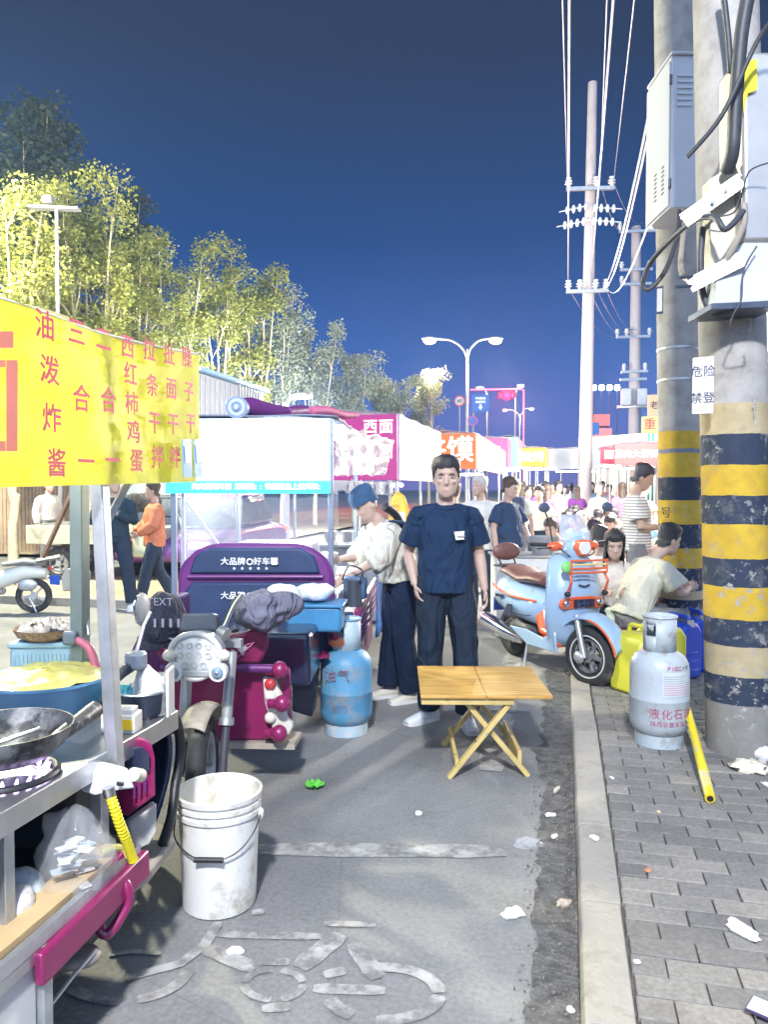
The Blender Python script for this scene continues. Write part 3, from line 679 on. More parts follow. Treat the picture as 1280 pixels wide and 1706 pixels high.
for i, (u0, v0, u1, v1) in enumerate(((952,487,1030,562), (985,487,1046,562), (998,487,1060,560), (1013,487,1062,548), (1024,306,1072,372), (1005,318,1040,384))):
    wire(at(u0,v0,20.9), at(u1,v1,28.6), .35, .014, ('lowest slack wire', 'second slack wire', 'third slack wire', 'fourth slack wire', 'upper taut wire', 'upper slack wire')[i]+' between the tall pale pole and the fainter pole')

# ---- street trees along the verge
M_bark = P('pale_bark', (.58,.50,.34), .85, 0, .2, 8, .3, 30)
def leafm(name, a, b_, c_):
    m, N, L, b = nodes_mat(name); geo = N.new('ShaderNodeNewGeometry'); 
    rr = N.new('ShaderNodeTexWhiteNoise'); 
    c = ramp(N, L, geo.outputs['Random Per Island'], ((0, a), (.55, b_), (1, c_))); L.new(c, b.inputs['Base Color']); b.inputs['Roughness'].default_value = .5
    b.inputs['Subsurface Weight'].default_value = 0
    tr = N.new('ShaderNodeBsdfTranslucent'); L.new(c, tr.inputs['Color']); ms = N.new('ShaderNodeMixShader'); ms.inputs[0].default_value = .35
    L.new(b.outputs[0], ms.inputs[1]); L.new(tr.outputs[0], ms.inputs[2]); L.new(ms.outputs[0], N['Material Output'].inputs[0]); return m
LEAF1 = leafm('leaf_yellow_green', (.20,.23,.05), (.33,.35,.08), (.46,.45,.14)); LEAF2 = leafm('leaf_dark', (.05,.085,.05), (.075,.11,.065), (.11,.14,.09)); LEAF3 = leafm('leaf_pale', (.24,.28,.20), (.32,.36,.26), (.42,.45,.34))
def tree(label, u, vtop, d, wpx, leaf, seed, nst=5, ncl=26, nlf=150, ls=.085, base_frac=.45, name='street_tree'):
    """several slim stems forking upward; leaf-sized faces gathered in uneven clumps at the branch ends"""
    rn = random.Random(seed); b0 = at(u, 812, d); t = thing(name, label, 'tree', (b0.x, b0.y, .07)); Ht = zat(vtop, d); Rw = wpx/F*d/2
    tr = MB(); tips = []
    tr.tube([(0,0,-.1), (0,0,Ht*.10), (rn.uniform(-.1,.1),0,Ht*.18)], [.11,.09,.08], 10)
    for i in range(nst):
        a = 2*math.pi*i/nst+rn.uniform(-.4,.4); sp = rn.uniform(.25,.75); hf = rn.uniform(.80,1.0) if i else 1.0
        p = [V(0,0,Ht*.16)]
        for k in range(1, 6):
            f = k/5; p.append(V(math.cos(a)*Rw*sp*f**1.1+rn.uniform(-.07,.07)*f, math.sin(a)*Rw*sp*f**1.1+rn.uniform(-.07,.07)*f, Ht*(.16+(hf-.16)*.95*f)))
        tr.tube(p, [.055,.047,.038,.03,.02,.010], 7)
        for k in (2, 3, 3, 4, 4, 5):
            q0 = p[k].lerp(p[k-1], rn.random()*.7); aa = rn.uniform(0, 6.28); ln = rn.uniform(.25,.6)*Rw+.15
            q1_ = q0+V(math.cos(aa)*ln*.7, math.sin(aa)*ln*.7, ln*rn.uniform(.5,1.2)); q1_.z = min(q1_.z, Ht*.98)
            tr.tube([q0, q0.lerp(q1_, .5)+V(rn.uniform(-.04,.04),rn.uniform(-.04,.04),0), q1_], [.020,.014,.006], 5); tips.append(q1_)
        tips.append(p[-1]); tips.append(p[-1].lerp(p[-2], .5))
    tr.build('trunk', M_bark, t)
    vs = []; fs = []
    while len(tips) < ncl: 
        x = rn.choice(tips); tips.append(x+V(rn.uniform(-.35,.35),rn.uniform(-.35,.35),rn.uniform(-.5,.2))*Rw*.8)
    for c in tips:
        if c.z < Ht*base_frac*.8: continue
        rad = rn.uniform(.20,.42)*Rw*.8+.10; m_ = int(nlf*rn.uniform(.4,1.3)); flat = rn.uniform(.6,1.1)
        for k in range(m_):
            dv = V(rn.gauss(0,1), rn.gauss(0,1), rn.gauss(0,1)*flat); dv = dv.normalized()*rad*rn.random()**.45; p = c+dv
            if p.z > Ht*1.02: continue
            L_ = ls*rn.uniform(.6,1.35); ax = V(rn.gauss(0,1), rn.gauss(0,1), rn.gauss(-.3,.6)).normalized(); w_ = ax.cross(V(rn.gauss(0,1), rn.gauss(0,1), rn.gauss(0,1))).normalized()*L_*.30
            i0 = len(vs); vs += [p, p+ax*L_*.45+w_, p+ax*L_, p+ax*L_*.45-w_]; fs.append((i0, i0+1, i0+2, i0+3))
    MB().add(vs, fs).build('crown', leaf, t, smooth=False, fix=False)
    return t
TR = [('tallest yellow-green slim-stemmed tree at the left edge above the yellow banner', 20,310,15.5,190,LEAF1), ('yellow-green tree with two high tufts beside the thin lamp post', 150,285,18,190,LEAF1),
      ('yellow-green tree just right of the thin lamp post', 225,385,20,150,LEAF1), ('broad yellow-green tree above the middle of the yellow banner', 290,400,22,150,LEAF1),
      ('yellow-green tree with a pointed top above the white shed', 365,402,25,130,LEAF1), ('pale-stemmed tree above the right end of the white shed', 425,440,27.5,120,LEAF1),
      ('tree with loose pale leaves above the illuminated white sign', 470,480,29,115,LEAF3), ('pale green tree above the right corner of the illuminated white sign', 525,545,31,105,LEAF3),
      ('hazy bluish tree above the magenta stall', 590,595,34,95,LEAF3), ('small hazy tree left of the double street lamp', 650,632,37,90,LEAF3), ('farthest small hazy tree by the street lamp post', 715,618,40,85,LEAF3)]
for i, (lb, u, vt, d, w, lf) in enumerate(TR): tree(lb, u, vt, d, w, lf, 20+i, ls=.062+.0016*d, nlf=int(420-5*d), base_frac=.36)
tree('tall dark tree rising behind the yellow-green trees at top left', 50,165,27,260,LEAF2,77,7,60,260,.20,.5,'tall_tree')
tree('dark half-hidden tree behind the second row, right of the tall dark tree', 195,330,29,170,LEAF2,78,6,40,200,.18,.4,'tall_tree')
# ================================================================== TRICYCLE STALLS
def smooth_path(p, n=6):
    p = [Vector(a) for a in p]; sm = []
    for i in range(len(p)-1):
        p0 = p[max(i-1,0)]; p1 = p[i]; p2 = p[i+1]; p3 = p[min(i+2, len(p)-1)]
        for t_ in range(n):
            t = t_/n; sm.append(.5*((2*p1)+(p2-p0)*t+(2*p0-5*p1+4*p2-p3)*t*t+(3*p1-p0-3*p2+p3)*t**3))
    return sm+[p[-1]]
def wheel(par, c, ax, Rr, tw, rimmat=M_galv, nsp=5, tyre=M_rubber, disc=False):
    c = Vector(c); ax = Vector(ax).normalized()
    w = MB().torus(c, ax, Rr-tw*.55, (tw*.55, tw*.52), 40, 12).build('wheel', tyre, par)
    g = MB(); g.torus(c, ax, Rr-tw*1.1, (.010, tw*.40), 40, 8); g.build('rim', rimmat, w)
    x = ax.orthogonal().normalized(); y = ax.cross(x); s = MB()
    for i in range(nsp):
        a = 2*math.pi*i/nsp; d = x*math.cos(a)+y*math.sin(a); s.bar(c+d*.02, c+d*(Rr-tw*1.1), .030, .022, up=ax)
    s.cyl(c-ax*tw*.5, c+ax*tw*.5, .045, n=18); s.build('hub', rimmat, w)
    if disc: MB().torus(c+ax*tw*.45, ax, Rr*.40, (Rr*.11, .003), 36, 6).build('brake_disc', M_chrome, w)
    return w
M_mag = P('magenta_paint', (.225,.014,.088), .32, 0, .12, 5, .04, 20, dirt=(.30,.20,.22), damt=.10, dscale=4, coat=.35)
M_pur = P('purple_vinyl', (.14,.03,.17), .4, 0, .1, 5, .05, 30)
M_navy = P('navy_cushion', (.022,.045,.115), .5, 0, .2, 5, .12, 12)
M_dkblue = P('dark_glossy_blue', (.020,.028,.065), .22, 0, .1, 4, .02, 10, coat=.3)
M_wtext = P('white_print', (.80,.80,.82), .6, 0, .03)
M_lens = P('lamp_lens', (.76,.76,.75), .25, 0, .04, 20, .15, 55, spec=.6)
M_dust = P('dusty_fender', (.42,.37,.30), .7, 0, .15, 8, .1, 40, dirt=(.30,.26,.21), damt=.3)

# ---------------------------------------------------------------- stall 2: magenta tricycle facing us, with illuminated sign and glass cabinet
b0 = at(427, 812, 5.0)
T2 = thing('food_tricycle', 'magenta motor tricycle facing the camera, carrying the glass food stall with the illuminated white sign', 'tricycle', (b0.x, b0.y, 0), R(10))
q, qg = frame(T2)
wc = q(338, 1296, 3.5); wc.z = .265
wheel(T2, wc, (1,.14,0), .275, .085, M_galv, 6)
fx = wc.x; fy = wc.y
for sx in (-1, 1):
    a = V(fx+sx*.095, fy-.02, .265); bb = V(fx+sx*.105, fy+.13, .80)
    MB().tube([a, a.lerp(bb, .42)], .020, 12).build('fork_slider', P('fork_dark', (.10,.10,.12), .4, .5), T2)
    MB().tube([a.lerp(bb, .40), bb], .026, 14).build('fork_tube', P('fork_white', (.42,.42,.41), .35, .4), T2)
    MB().cyl(a.lerp(bb, .40), a.lerp(bb, .46), .036, n=14).build('fork_collar', M_galv, T2)
MB().cyl(V(fx-.12,fy-.02,.265), V(fx+.12,fy-.02,.265), .012, n=8).build('axle', M_galv, T2)
fd = MB(); fd.grid(lambda i, j: V(fx+(j-.5)*.125, fy-math.cos(R(55+95*i))*.310*-1.0*-1, .265+math.sin(R(55+95*i))*.305+.02*(1-(2*j-1)**2)), 14, 6)
fd.build('front_fender', M_dust, T2, solid=.006)
# plate on the fork
pl = MB().box((fx-.14, fy+.02, .36), (.13,.006,.15)).build('front_plate', M_white, T2); text('吉远', .075, P('red_print', (.62,.03,.07), .6), pl, (fx-.14, fy+.014, .37))
# headlight: rounded shield
hc = q(325, 1090, 3.36); sh = [(-.10,.085),(-.06,.108),(.06,.108),(.10,.085),(.118,.035),(.105,-.02),(.065,-.075),(.02,-.105),(-.02,-.105),(-.065,-.075),(-.105,-.02),(-.118,.035)]
def shield(k, y0, y1, name, mat, par, bev):
    return MB().prism([hc+V(x*k, y0, z*k) for x, z in sh], (0, y1-y0, 0)).build(name, mat, par, bevel=bev)
oc = []                                  # rounded-shield outline
for k in range(36):
    a = 2*math.pi*k/36; x, z = math.sin(a), math.cos(a); oc.append((x*.116*(1-.16*max(0, -z)**1.5), z*(.094 if z > 0 else .112)+.0))
hl = MB().prism([hc+V(x, .01, z) for x, z in oc], (0,.09,0)).build('headlight', P('bezel_grey', (.42,.43,.45), .3, .4), T2, bevel=.018)
MB().tube([hc+V(x*.97, -.002, z*.97) for x, z in oc+[oc[0]]], .013, 10, caps=False).build('bezel', P('bezel_white', (.66,.66,.65), .3), hl)
MB().grid(lambda i, j: hc+V(oc[int(round(i*36)) % 36][0]*.9*j, .008-.028*(1-j*j), oc[int(round(i*36)) % 36][1]*.9*j), 36, 8).build('lens', M_lens, hl)
for rw in range(3):
    for cl in range(4-(rw > 1)*1): MB().torus(hc+V((cl-1.5+(rw > 1)*.5)*.042, -.018, .040-.042*rw), (0,1,0), .012, (.0022,.0022), 12, 5).build('reflector_cell', P('lens_cell', (.50,.51,.53), .2), hl)
MB().ell(hc+V(0,-.012,-.088), (.014,.006,.008), 10, 6).build('badge', P('badge_dark', (.12,.12,.14), .3), hl)
for sx, u in ((-1, 288), (1, 362)):
    c = q(u, 1121, 3.34); fl = MB().lathe([(0,0),(.040,0),(.045,.02),(.040,.045),(.02,.05)], c, 22, Matrix.Rotation(R(90), 3, 'X')@Matrix.Scale(-1, 3, (0,0,1))).build('fog_lamp', P('bezel_white', (.7,.7,.69)), T2)
    MB().ell(c+V(0,-.004,0), (.026,.012,.026)).build('lens', P('blue_lens', (.20,.30,.42), .15), fl); MB().ell(c+V(0,-.014,0), (.010,.006,.010)).build('bulb', M_chrome, fl)
    c = q(282 if sx < 0 else 372, 1092, 3.36); MB().ell(c, (.032,.028,.026), 14, 9).build('turn_signal', P('pale_lens', (.72,.68,.60), .25), T2)
MB().box(q(325,1121,3.36), (.13,.04,.03)).build('lamp_bracket', M_grey, T2, bevel=.006)
MB().bar(V(fx-.15,fy+.15,.84), V(fx+.15,fy+.15,.84), .05, .035).build('fork_crown', M_grey, T2)
# instrument pod, handlebar with silver bar ends, mirror stem
MB().prism([q(298,1052,3.5), q(302,1022,3.5), q(356,1022,3.5), q(362,1052,3.5)], (0,.10,-.02)).build('instrument_pod', P('smoke_grey', (.20,.22,.26), .25), T2, bevel=.012)
hb = smooth_path([q(252,1050,3.75), q(285,1062,3.62), q(325,1064,3.55), q(365,1060,3.62), q(395,1052,3.75)]); MB().tube(hb, .013, 10).build('handlebar', M_chrome, T2)
MB().tube(smooth_path([q(358,1066,3.5), q(372,1045,3.55), q(388,1010,3.6), q(402,990,3.62)]), .013, 10).build('mirror_stem', M_chrome, T2)
MB().cyl(q(366,1052,3.52), q(378,1058,3.5), .03, n=14).build('master_cylinder', M_galv, T2)
# wind muffs on the grips
M_muff = cloth('dark_muff', (.085,.085,.13), .7, 14); 
def blob(name, c, r, mat, par, seed, amp=.25, fr=7, n=26, m=16, Mx=None):
    mb = MB(); mb.ell((0,0,0), r, n, m); out = []
    for p in mb.v:
        p = Vector(p); k = 1+amp*noise.noise(p*fr+V(seed*3.1, seed, 0))+amp*.4*noise.noise(p*fr*2.6+V(seed, 5, seed)); out.append(tuple(Vector(c)+(Mx@(p*k) if Mx else p*k)))
    mb.v = out; return mb.build(name, mat, par, ang=75)
c = q(272, 1030, 3.72); mf = blob('grip_muff', c, (.105,.13,.14), M_muff, T2, 3, .18, 6)
text('TEXT', .052, P('print_lilac', (.55,.50,.62), .7), mf, q(266, 1003, 3.60), name='lettering'); MB().grid(lambda i, j: q(228+i*70, 1060+18*j+8*math.sin(i*5), 3.66-.02*j), 8, 2).build('cuff', M_muff, mf, solid=.01)
for k in range(4): MB().box(q(258+k*13, 1038, 3.585), (.012,.004,.04)).build('print_block', P('print_lilac', (.55,.5,.62)), mf)
c = q(440, 1015, 3.85); mf2 = blob('grip_muff', c, (.17,.12,.105), cloth('grey_muff', (.16,.16,.22), .8, 12), T2, 11, .55, 6.5, 40, 26)
blob('muff_lining', q(472, 1003, 3.95), (.10,.06,.10), P('muff_lining', (.55,.55,.58), .8), mf2, 4, .3, 7)
# leg shield: lower panel, wing plates, cross tube with round buffers
pl = [(270,1110),(276,1225),(300,1238),(470,1234),(486,1205),(482,1112)]
MB().prism([q(u,v,3.98) for u, v in pl], (0,.05,0)).build('leg_shield', M_mag, T2, bevel=.02)
MB().prism([q(u,v,3.94) for u, v in ((250,1062),(262,1050),(290,1060),(318,1062),(318,1106),(268,1106))], (0,.04,0)).build('wing_panel', M_mag, T2, bevel=.015)
MB().prism([q(u,v,3.94) for u, v in ((352,1064),(395,1058),(425,1046),(446,1054),(446,1080),(432,1106),(352,1106))], (0,.04,0)).build('wing_panel', M_mag, T2, bevel=.015)
for tri in (((262,1062),(292,1088),(288,1102)), ((424,1070),(388,1102),(398,1078))):
    MB().tube([q(u,v,3.925) for u, v in tri+(tri[0],)], .003, 5).build('decal_line', P('decal_pink', (.75,.25,.45), .5), T2)
dc = MB().prism([q(u,v,3.93) for u, v in ((395,1080),(402,1072),(412,1078),(405,1092))], (0,-.004,0)).build('decal', P('decal_white', (.75,.75,.75)), T2)
MB().cyl(q(268,1112,3.92), q(470,1114,3.9), .022, n=14).build('cross_tube', M_pur, T2)
for u, v in ((466,1116), (470,1172), (465,1222)):
    MB().cyl(q(u-22,v,3.92), q(u-2,v,3.9), .026, n=14).build('buffer_arm', M_mag, T2); MB().ell(q(u,v,3.88), (.042,.042,.044), 18, 12).build('buffer_knob', M_mag, T2)
il = MB().prism([q(u,v,3.95) for u, v in ((437,1128),(458,1132),(470,1160),(478,1195),(488,1210),(482,1226),(455,1222),(440,1170))], (0,.06,0)).build('side_lamp_panel', P('pale_lens', (.72,.68,.6)), T2, bevel=.012)
for v, m_ in ((1140, P('red_lens', (.55,.05,.06), .2)), (1160, M_lens), (1196, P('pale_lens', (.72,.68,.6)))): MB().ell(q(450,v,3.94), (.03,.02,.03)).build('lamp', m_, il)
blob('fender_cover', q(322, 1222, 3.52), (.075,.09,.03), M_dust, T2, 5, .2)
MB().box(q(400,1232,4.05), (.62,.20,.03)).build('foot_board', M_dust, T2)
# tank / seat hump between shield and backrest
MB().prism([q(208,1098,4.0), q(236,1040,4.1), q(268,1000,4.2), q(300,985,4.4), q(300,1125,4.3), q(232,1130,4.0)], (.06,.02,0)).build('left_wing', M_pur, T2, bevel=.02)
MB().box(q(415,1085,4.55), (.80,.45,.30)).build('seat_box', M_dkblue, T2, bevel=.03)
# bench backrest: an arched padded panel in two cushions
d = 5.0
def arch(u0, u1, vt, vb, rad, d, n=8):
    pts = [(u0, vb)]
    for i in range(n+1): a = R(180-90*i/n); pts.append((u0+rad*1.25+rad*1.25*math.cos(a), vt+rad-rad*math.sin(a)))
    for i in range(n+1): a = R(90-90*i/n); pts.append((u1-rad*1.25+rad*1.25*math.cos(a), vt+rad-rad*math.sin(a)))
    return [q(u, v, d) for u, v in pts+[(u1, vb)]]
MB().prism(arch(294, 556, 905, 1105, 62, d), (0,.09,0)).build('backrest', M_pur, T2, bevel=.03)
cu1 = MB().prism([q(u,v,d-.02) for u, v in ((314,956),(324,926),(346,913),(500,913),(522,926),(534,956))], (0,.05,0)).build('cushion', M_navy, T2, bevel=.015)
MB().tube([q(u,v,d-.025) for u, v in ((312,961),(538,961))], .012, 8).build('piping', M_pur, T2)
cu2 = MB().prism([q(u,v,d-.02) for u, v in ((304,1100),(306,985),(320,970),(526,970),(540,985),(546,1100))], (0,.05,0)).build('cushion', M_navy, T2, bevel=.015)
for cu, dv in ((cu1, 0), (cu2, 57)):
    text('大品牌', .052, M_wtext, cu, q(388, 936+dv, d-.04), bold=.025, wx=1.05); text('好车馨', .052, M_wtext, cu, q(443, 936+dv, d-.04), bold=.025, wx=1.05)
    MB().torus(q(416, 936+dv, d-.04), (0,1,0), .018, (.005,.002), 18, 6).build('emblem', M_wtext, cu)
    for k in range(5):
        c = q(390+k*13.5, 947+dv, d-.038); pts = [c+V(math.sin(2*math.pi*i/10)*(.013 if i % 2 == 0 else .0055), 0, math.cos(2*math.pi*i/10)*(.013 if i % 2 == 0 else .0055)) for i in range(10)]
        MB().add(pts, [tuple(range(10))]).build('star', M_wtext, cu, smooth=False)
# cargo bed: sides with ribs, floor, rear wheels
bx0, bx1, by0, by1 = -.62, .64, .16, 2.05
MB().box(((bx0+bx1)/2, (by0+by1)/2, .52), (bx1-bx0, by1-by0, .05)).build('bed_floor', M_mag, T2, bevel=.01)
for x in (bx0, bx1): MB().box((x, (by0+by1)/2, .63), (.035, by1-by0, .26)).build('bed_side', M_mag, T2, bevel=.008)
for k in range(4): MB().box((bx1+.024, (by0+by1)/2, .55+.05*k), (.018, by1-by0-.1, .022)).build('side_rib', M_pur, T2, bevel=.006)
MB().box((0, by0-.02, .60), (1.24,.03,.30)).build('bed_front', M_dkblue, T2, bevel=.01)
MB().box((bx1-.02, .9, .36), (.03, 1.6, .20)).build('skirt', P('plum_paint', (.14,.02,.10), .4), T2, bevel=.01)
for x in (-.48, .50): wheel(T2, (x, 1.35, .27), (1,0,0), .27, .10, M_galv, 5)
ar = MB(); ar.tube(smooth_path([q(498,1098,4.75), q(500,1050,4.75), q(512,1020,4.78), q(534,1014,4.8), q(552,1030,4.82), q(560,1070,4.85)]), .026, 12); ar.build('side_hoop', M_mag, T2)
MB().prism([q(486,1098,4.72), q(486,1186,4.72), q(520,1196,4.72), q(528,1098,4.72)], (0,.20,0)).build('battery_box', M_dkblue, T2, bevel=.015)
MB().bar(q(470,1098,4.7), q(545,1090,4.8), .12, .02).build('running_board', M_mag, T2)
# stall frame and counter
cw0, cw1, cy0, cy1, cz = -.58, .44, .22, 2.0, .86
MB().box(((cw0+cw1)/2+.02, (cy0+cy1)/2, cz-.02), (cw1-cw0+.10, cy1-cy0, .04)).build('counter', M_white, T2, bevel=.008)
MB().box((cw1+.03, (cy0+cy1)/2, .74), (.02, cy1-cy0, .20)).build('counter_skirt', M_dkblue, T2, bevel=.004)
zs0 = zat(822, 5.2); zs1 = zat(697, 5.2); zb2 = zat(802, 5.2)
M_post = P('blue_grey_post', (.26,.31,.40), .4, .5)
for x in (cw0-.04, cw1+.02):
    for y in (cy0, cy1): MB().box((x, y, (.54+zs1)/2), (.035,.035,zs1-.54)).build('stall_post', M_post, T2, bevel=.004)
MB().box((cw0+.02, cy0+.02, 1.25), (.02,.02,.75)).build('stay', M_galv, T2)
MB().bar((cw0+.02,cy0+.04,1.5), (cw0+.35,cy0+.06,1.05), .018).build('brace', M_galv, T2)
M_film = P('clear_film', (.60,.66,.74), .25, 0, .05, 3, .5, 7, alpha=.22)
MB().grid(lambda i, j: V(cw0+(cw1-cw0)*i, cy0+.01*math.sin(i*19)+.006*math.sin(i*50+j*4), cz+.02+(zs0-cz-.02)*j), 40, 6).build('front_screen', M_film, T2)
MB().grid(lambda i, j: V(cw1+.01, cy0+.03+.50*i+.012*math.sin(i*14+j*3), cz+.02+(zs0-cz-.02)*j), 16, 6).build('side_screen', M_film, T2)
MB().grid(lambda i, j: V(cw0, cy0+(cy1-cy0)*i, cz+(zs0-cz)*j+.0), 4, 2).build('far_screen', M_film, T2)
# sign box
sb = MB().box(((cw0+cw1)/2, cy0+.02, (zs0+zs1)/2), (cw1-cw0+.06,.12,zs1-zs0)).build('sign_box', P('sign_case', (.30,.42,.58), .4), T2, bevel=.006)
LED = glow('led_white_face', (.90,.96,1.0), 1.1)
MB().box(((cw0+cw1)/2, cy0-.043, (zb2+zs1)/2+.002), (cw1-cw0+.03,.008,zs1-zb2-.015)).build('lit_face', LED, sb)
for (u, v, w, h_, c_) in ((352,748,4,2,(.55,.62,.75)), (395,741,6,3,(.35,.45,.70)), (410,748,7,5,(.45,.62,.45)), (417,756,6,5,(.30,.60,.62)), (427,755,8,4,(.40,.70,.66)), (507,733,5,5,(.20,.30,.50)), (495,755,6,2,(.5,.5,.55)), (508,765,6,5,(.5,.55,.6)), (500,775,5,3,(.35,.45,.6)), (345,757,3,2,(.5,.6,.7))):
    MB().ell(q(u,v,5.155), (w*.0019,.002,h_*.0019), 8, 6).build('printed_dish', P('dish_%d' % u, c_, .6, emis=c_, es=1.2), sb)
TEAL = P('teal_strip', (.03,.42,.58), .5, emis=(.05,.62,.78), es=.9)
ts = MB().box(((cw0+cw1)/2-.03, cy0-.046, (zs0+zb2)/2), (cw1-cw0+.10,.012,zb2-zs0)).build('teal_strip', TEAL, sb)
text('肉夹馍烤冷面', .045, glow('print_lit', (.9,.95,1), 1.2), ts, q(352,811,5.14), bold=.03); text('麻辣烫:  :  铁板鱿鱼上校鸡块:', .045, glow('print_lit', (.9,.95,1), 1.2), ts, q(462,811,5.14), bold=.03)
# roof tarpaulin and rolled purple awning on top
M_tarp = P('grey_tarp', (.22,.24,.32), .6, 0, .15, 6, .3, 14)
MB().grid(lambda i, j: V(cw0-.05+(cw1-cw0+.12)*i, cy0-.03+(cy1-cy0+.1)*j, zs1+.012+.015*math.sin(i*math.pi)+.008*math.sin(j*23+i*9)), 10, 16).build('roof_sheet', M_tarp, T2, solid=.01)
for (a, bq, r, m_) in (((392,678,5.3), (478,686,5.6), .062, M_pur), ((478,686,5.6), (560,688,6.2), .040, M_pur), ((520,684,5.5), (596,692,6.0), .032, P('pink_roll', (.55,.12,.25), .6))):
    MB().tube([q(*a), q(*a).lerp(q(*bq), .3)+V(0,0,.012), q(*a).lerp(q(*bq), .7)-V(0,0,.01), q(*bq)], [r, r*1.05, r*.9, r*.6], 14).build('rolled_awning', m_, T2)
ho = q(397,680,5.24); sp = MB().lathe([(0,0),(.02,0),(.035,-.02),(.07,-.03),(.075,.0),(.075,.05),(0,.05)], ho, 22, Matrix.Rotation(R(90), 3, 'X')).build('loudspeaker', P('horn_blue', (.22,.30,.48), .4), T2); MB().torus(ho+V(0,-.052,0), (0,1,0), .048, (.012,.006), 24, 8).build('horn_ring', P('horn_pale', (.5,.58,.72), .4), sp); MB().ell(ho+V(0,-.055,0), (.022,.02,.022)).build('horn_cap', P('horn_pale', (.5,.58,.72)), sp)
# side awning of wrinkled plastic with its blue lettered strip
def wr(i, j, a=1): return .02*noise.noise(V(i*9, j*5, 1))*a+.012*noise.noise(V(i*26, j*17, 4))*a
MB().grid(lambda i, j: q(552+106*i*(1-.15*(1-j)*i), 704+(792-704)*(1-j)+0*i+30*i*j, 5.22+1.9*i)+V(wr(i,j),0,wr(i,j)), 40, 24).build('side_awning', P('wrinkled_plastic', (.55,.57,.62), .3, 0, .22, 9, .5, 16, alpha=.75), T2)
for k in range(3): MB().grid(lambda i, j, k=k: q(562+k*22+12*i, 728+8*k+(62-8*k)*(1-j), 5.27+k*.35+.2*i)+V(.02+wr(i+k,j),0,0), 4, 10).build('plastic_strip', P('strip_white', (.75,.76,.78), .4), T2)
bs = MB().grid(lambda i, j: q(552+98*i, 800+22*(1-j)+3*i, 5.22+1.75*i)+V(.015+.01*math.sin(i*9),0,0), 20, 2).build('valance', P('blue_valance', (.025,.075,.22), .6), T2)
for ch, u, dd in (('小', 578, 5.66), ('吃', 594, 5.92), ('味', 612, 6.24), ('吃', 628, 6.52), ('烤', 646, 6.85)):
    tt = text(ch, .12, M_wtext, bs, q(u, 812+3*(u-552)/98, dd)+V(.035,-.01,0), rz=R(90), bold=.02); tt.rotation_euler = (R(90), 0, R(78))
# LED tube that lights the cabinet
tb = MB().cyl((cw0+.1, cy0+.5, zs0+.02), (cw1-.1, cy0+.5, zs0+.02), .018, n=12).build('lamp_tube', glow('tube_white', (.95,.98,1), 25), T2)
lamp('stall_lamp', (0, cy0+.6, zs0-.06), 26, (.80,.90,1.0), .12, T2)

# ---------------------------------------------------------------- stall 1: near left cart with the yellow banner
b0 = V(-1.9, 1.6, 0)
T1 = thing('food_tricycle', 'noodle cart on a magenta tricycle at the left edge, under the yellow menu banner', 'tricycle', b0, 0)
q, qg = frame(T1)
def W(x, y, z): return V(x, y, z)-b0
EX = -1.32
MB().box(W(-1.9, 1.50, .785), (1.16, 1.84, .03)).build('counter', M_steel, T1, bevel=.004)
MB().box(W(EX+.006, 1.50, .770), (.012, 1.86, .065)).build('counter_edge', M_steel, T1, bevel=.003)
MB().box(W(-1.9, 2.426, .770), (1.16, .012, .065)).build('counter_edge', M_steel, T1, bevel=.003)
MB().bar(q(100,1262,2.28)+V(0,0,.02), q(172,1250,2.35)+V(0,0,.02), .03, .012).build('counter_bracket', M_chrome, T1)
# frame legs, tent posts
for y in (1.63, .75): MB().box(W(EX-.04, y, .61), (.035,.035,.32)).build('frame_leg', M_galv, T1, bevel=.003)
MB().box(W(EX-.05, 2.05, .60), (.04,.04,.36)).build('frame_leg', M_galv, T1, bevel=.003)
MB().bar(W(-1.295, 2.02, .74), W(-1.345, 2.00, 2.02), .040, .040).build('tent_post', M_galv, T1, bevel=.004)
MB().bar(q(134,1180,2.75), q(131,640,2.75), .050, .050).build('tent_post', P('green_grey_post', (.25,.31,.31), .5, .3), T1, bevel=.004)
MB().bar(W(-1.36,2.03,1.55), W(-1.62,2.33,1.85), .018).build('stay', M_galv, T1)
MB().bar(q(215,800,2.45), q(168,888,2.40), .020).build('stay', M_galv, T1)
MB().bar(q(120,820,2.9), q(72,928,3.0), .013).build('stay', P('brown_stick', (.35,.22,.14), .7), T1)
# bed rail, plank, magenta bar, D-shaped step, lower panel
MB().bar(W(-1.26, .6, .445), W(-1.26, 2.08, .475), .02, .035).build('bed_rail', M_galv, T1)
MB().bar(W(-1.33, .9, .475), W(-1.33, 2.05, .49), .10, .018).build('plank', P('pale_wood', (.52,.38,.20), .7), T1)
MB().bar(W(-1.245, 1.60, .40), W(-1.245, 2.10, .43), .03, .085).build('side_bar', M_mag, T1, bevel=.008)
MB().box(W(-1.78, 1.45, .30), (.9,1.5,.12)).build('chassis', M_black, T1, bevel=.02)
MB().box(W(-1.85, 1.35, .45), (1.0,1.55,.012)).build('bed_floor', M_black, T1)
MB().box(W(-2.35, 1.35, .62), (.02,1.5,.32)).build('bed_side', M_dkblue, T1)
st = MB(); pts = smooth_path([q(172,1512,2.16), q(164,1540,2.16), q(180,1556,2.16), q(212,1508,2.20), q(212,1480,2.20), q(200,1472,2.2), q(172,1512,2.16)]); st.tube(pts, .015, 10); st.build('step_hoop', M_mag, T1)
MB().prism([q(196,1428,2.22), q(205,1418,2.23), q(218,1442,2.24), q(214,1470,2.24), q(150,1520,2.14), q(143,1505,2.13)], (-.02,0,0)).build('step_plate', M_mag, T1, bevel=.005)
MB().box(W(-1.275, 1.06, .20), (.02,1.12,.44)).build('lower_panel', M_white, T1, bevel=.004)
MB().box(W(-1.262, 1.64, .215), (.035,.035,.46)).build('panel_edge', M_galv, T1, bevel=.004)
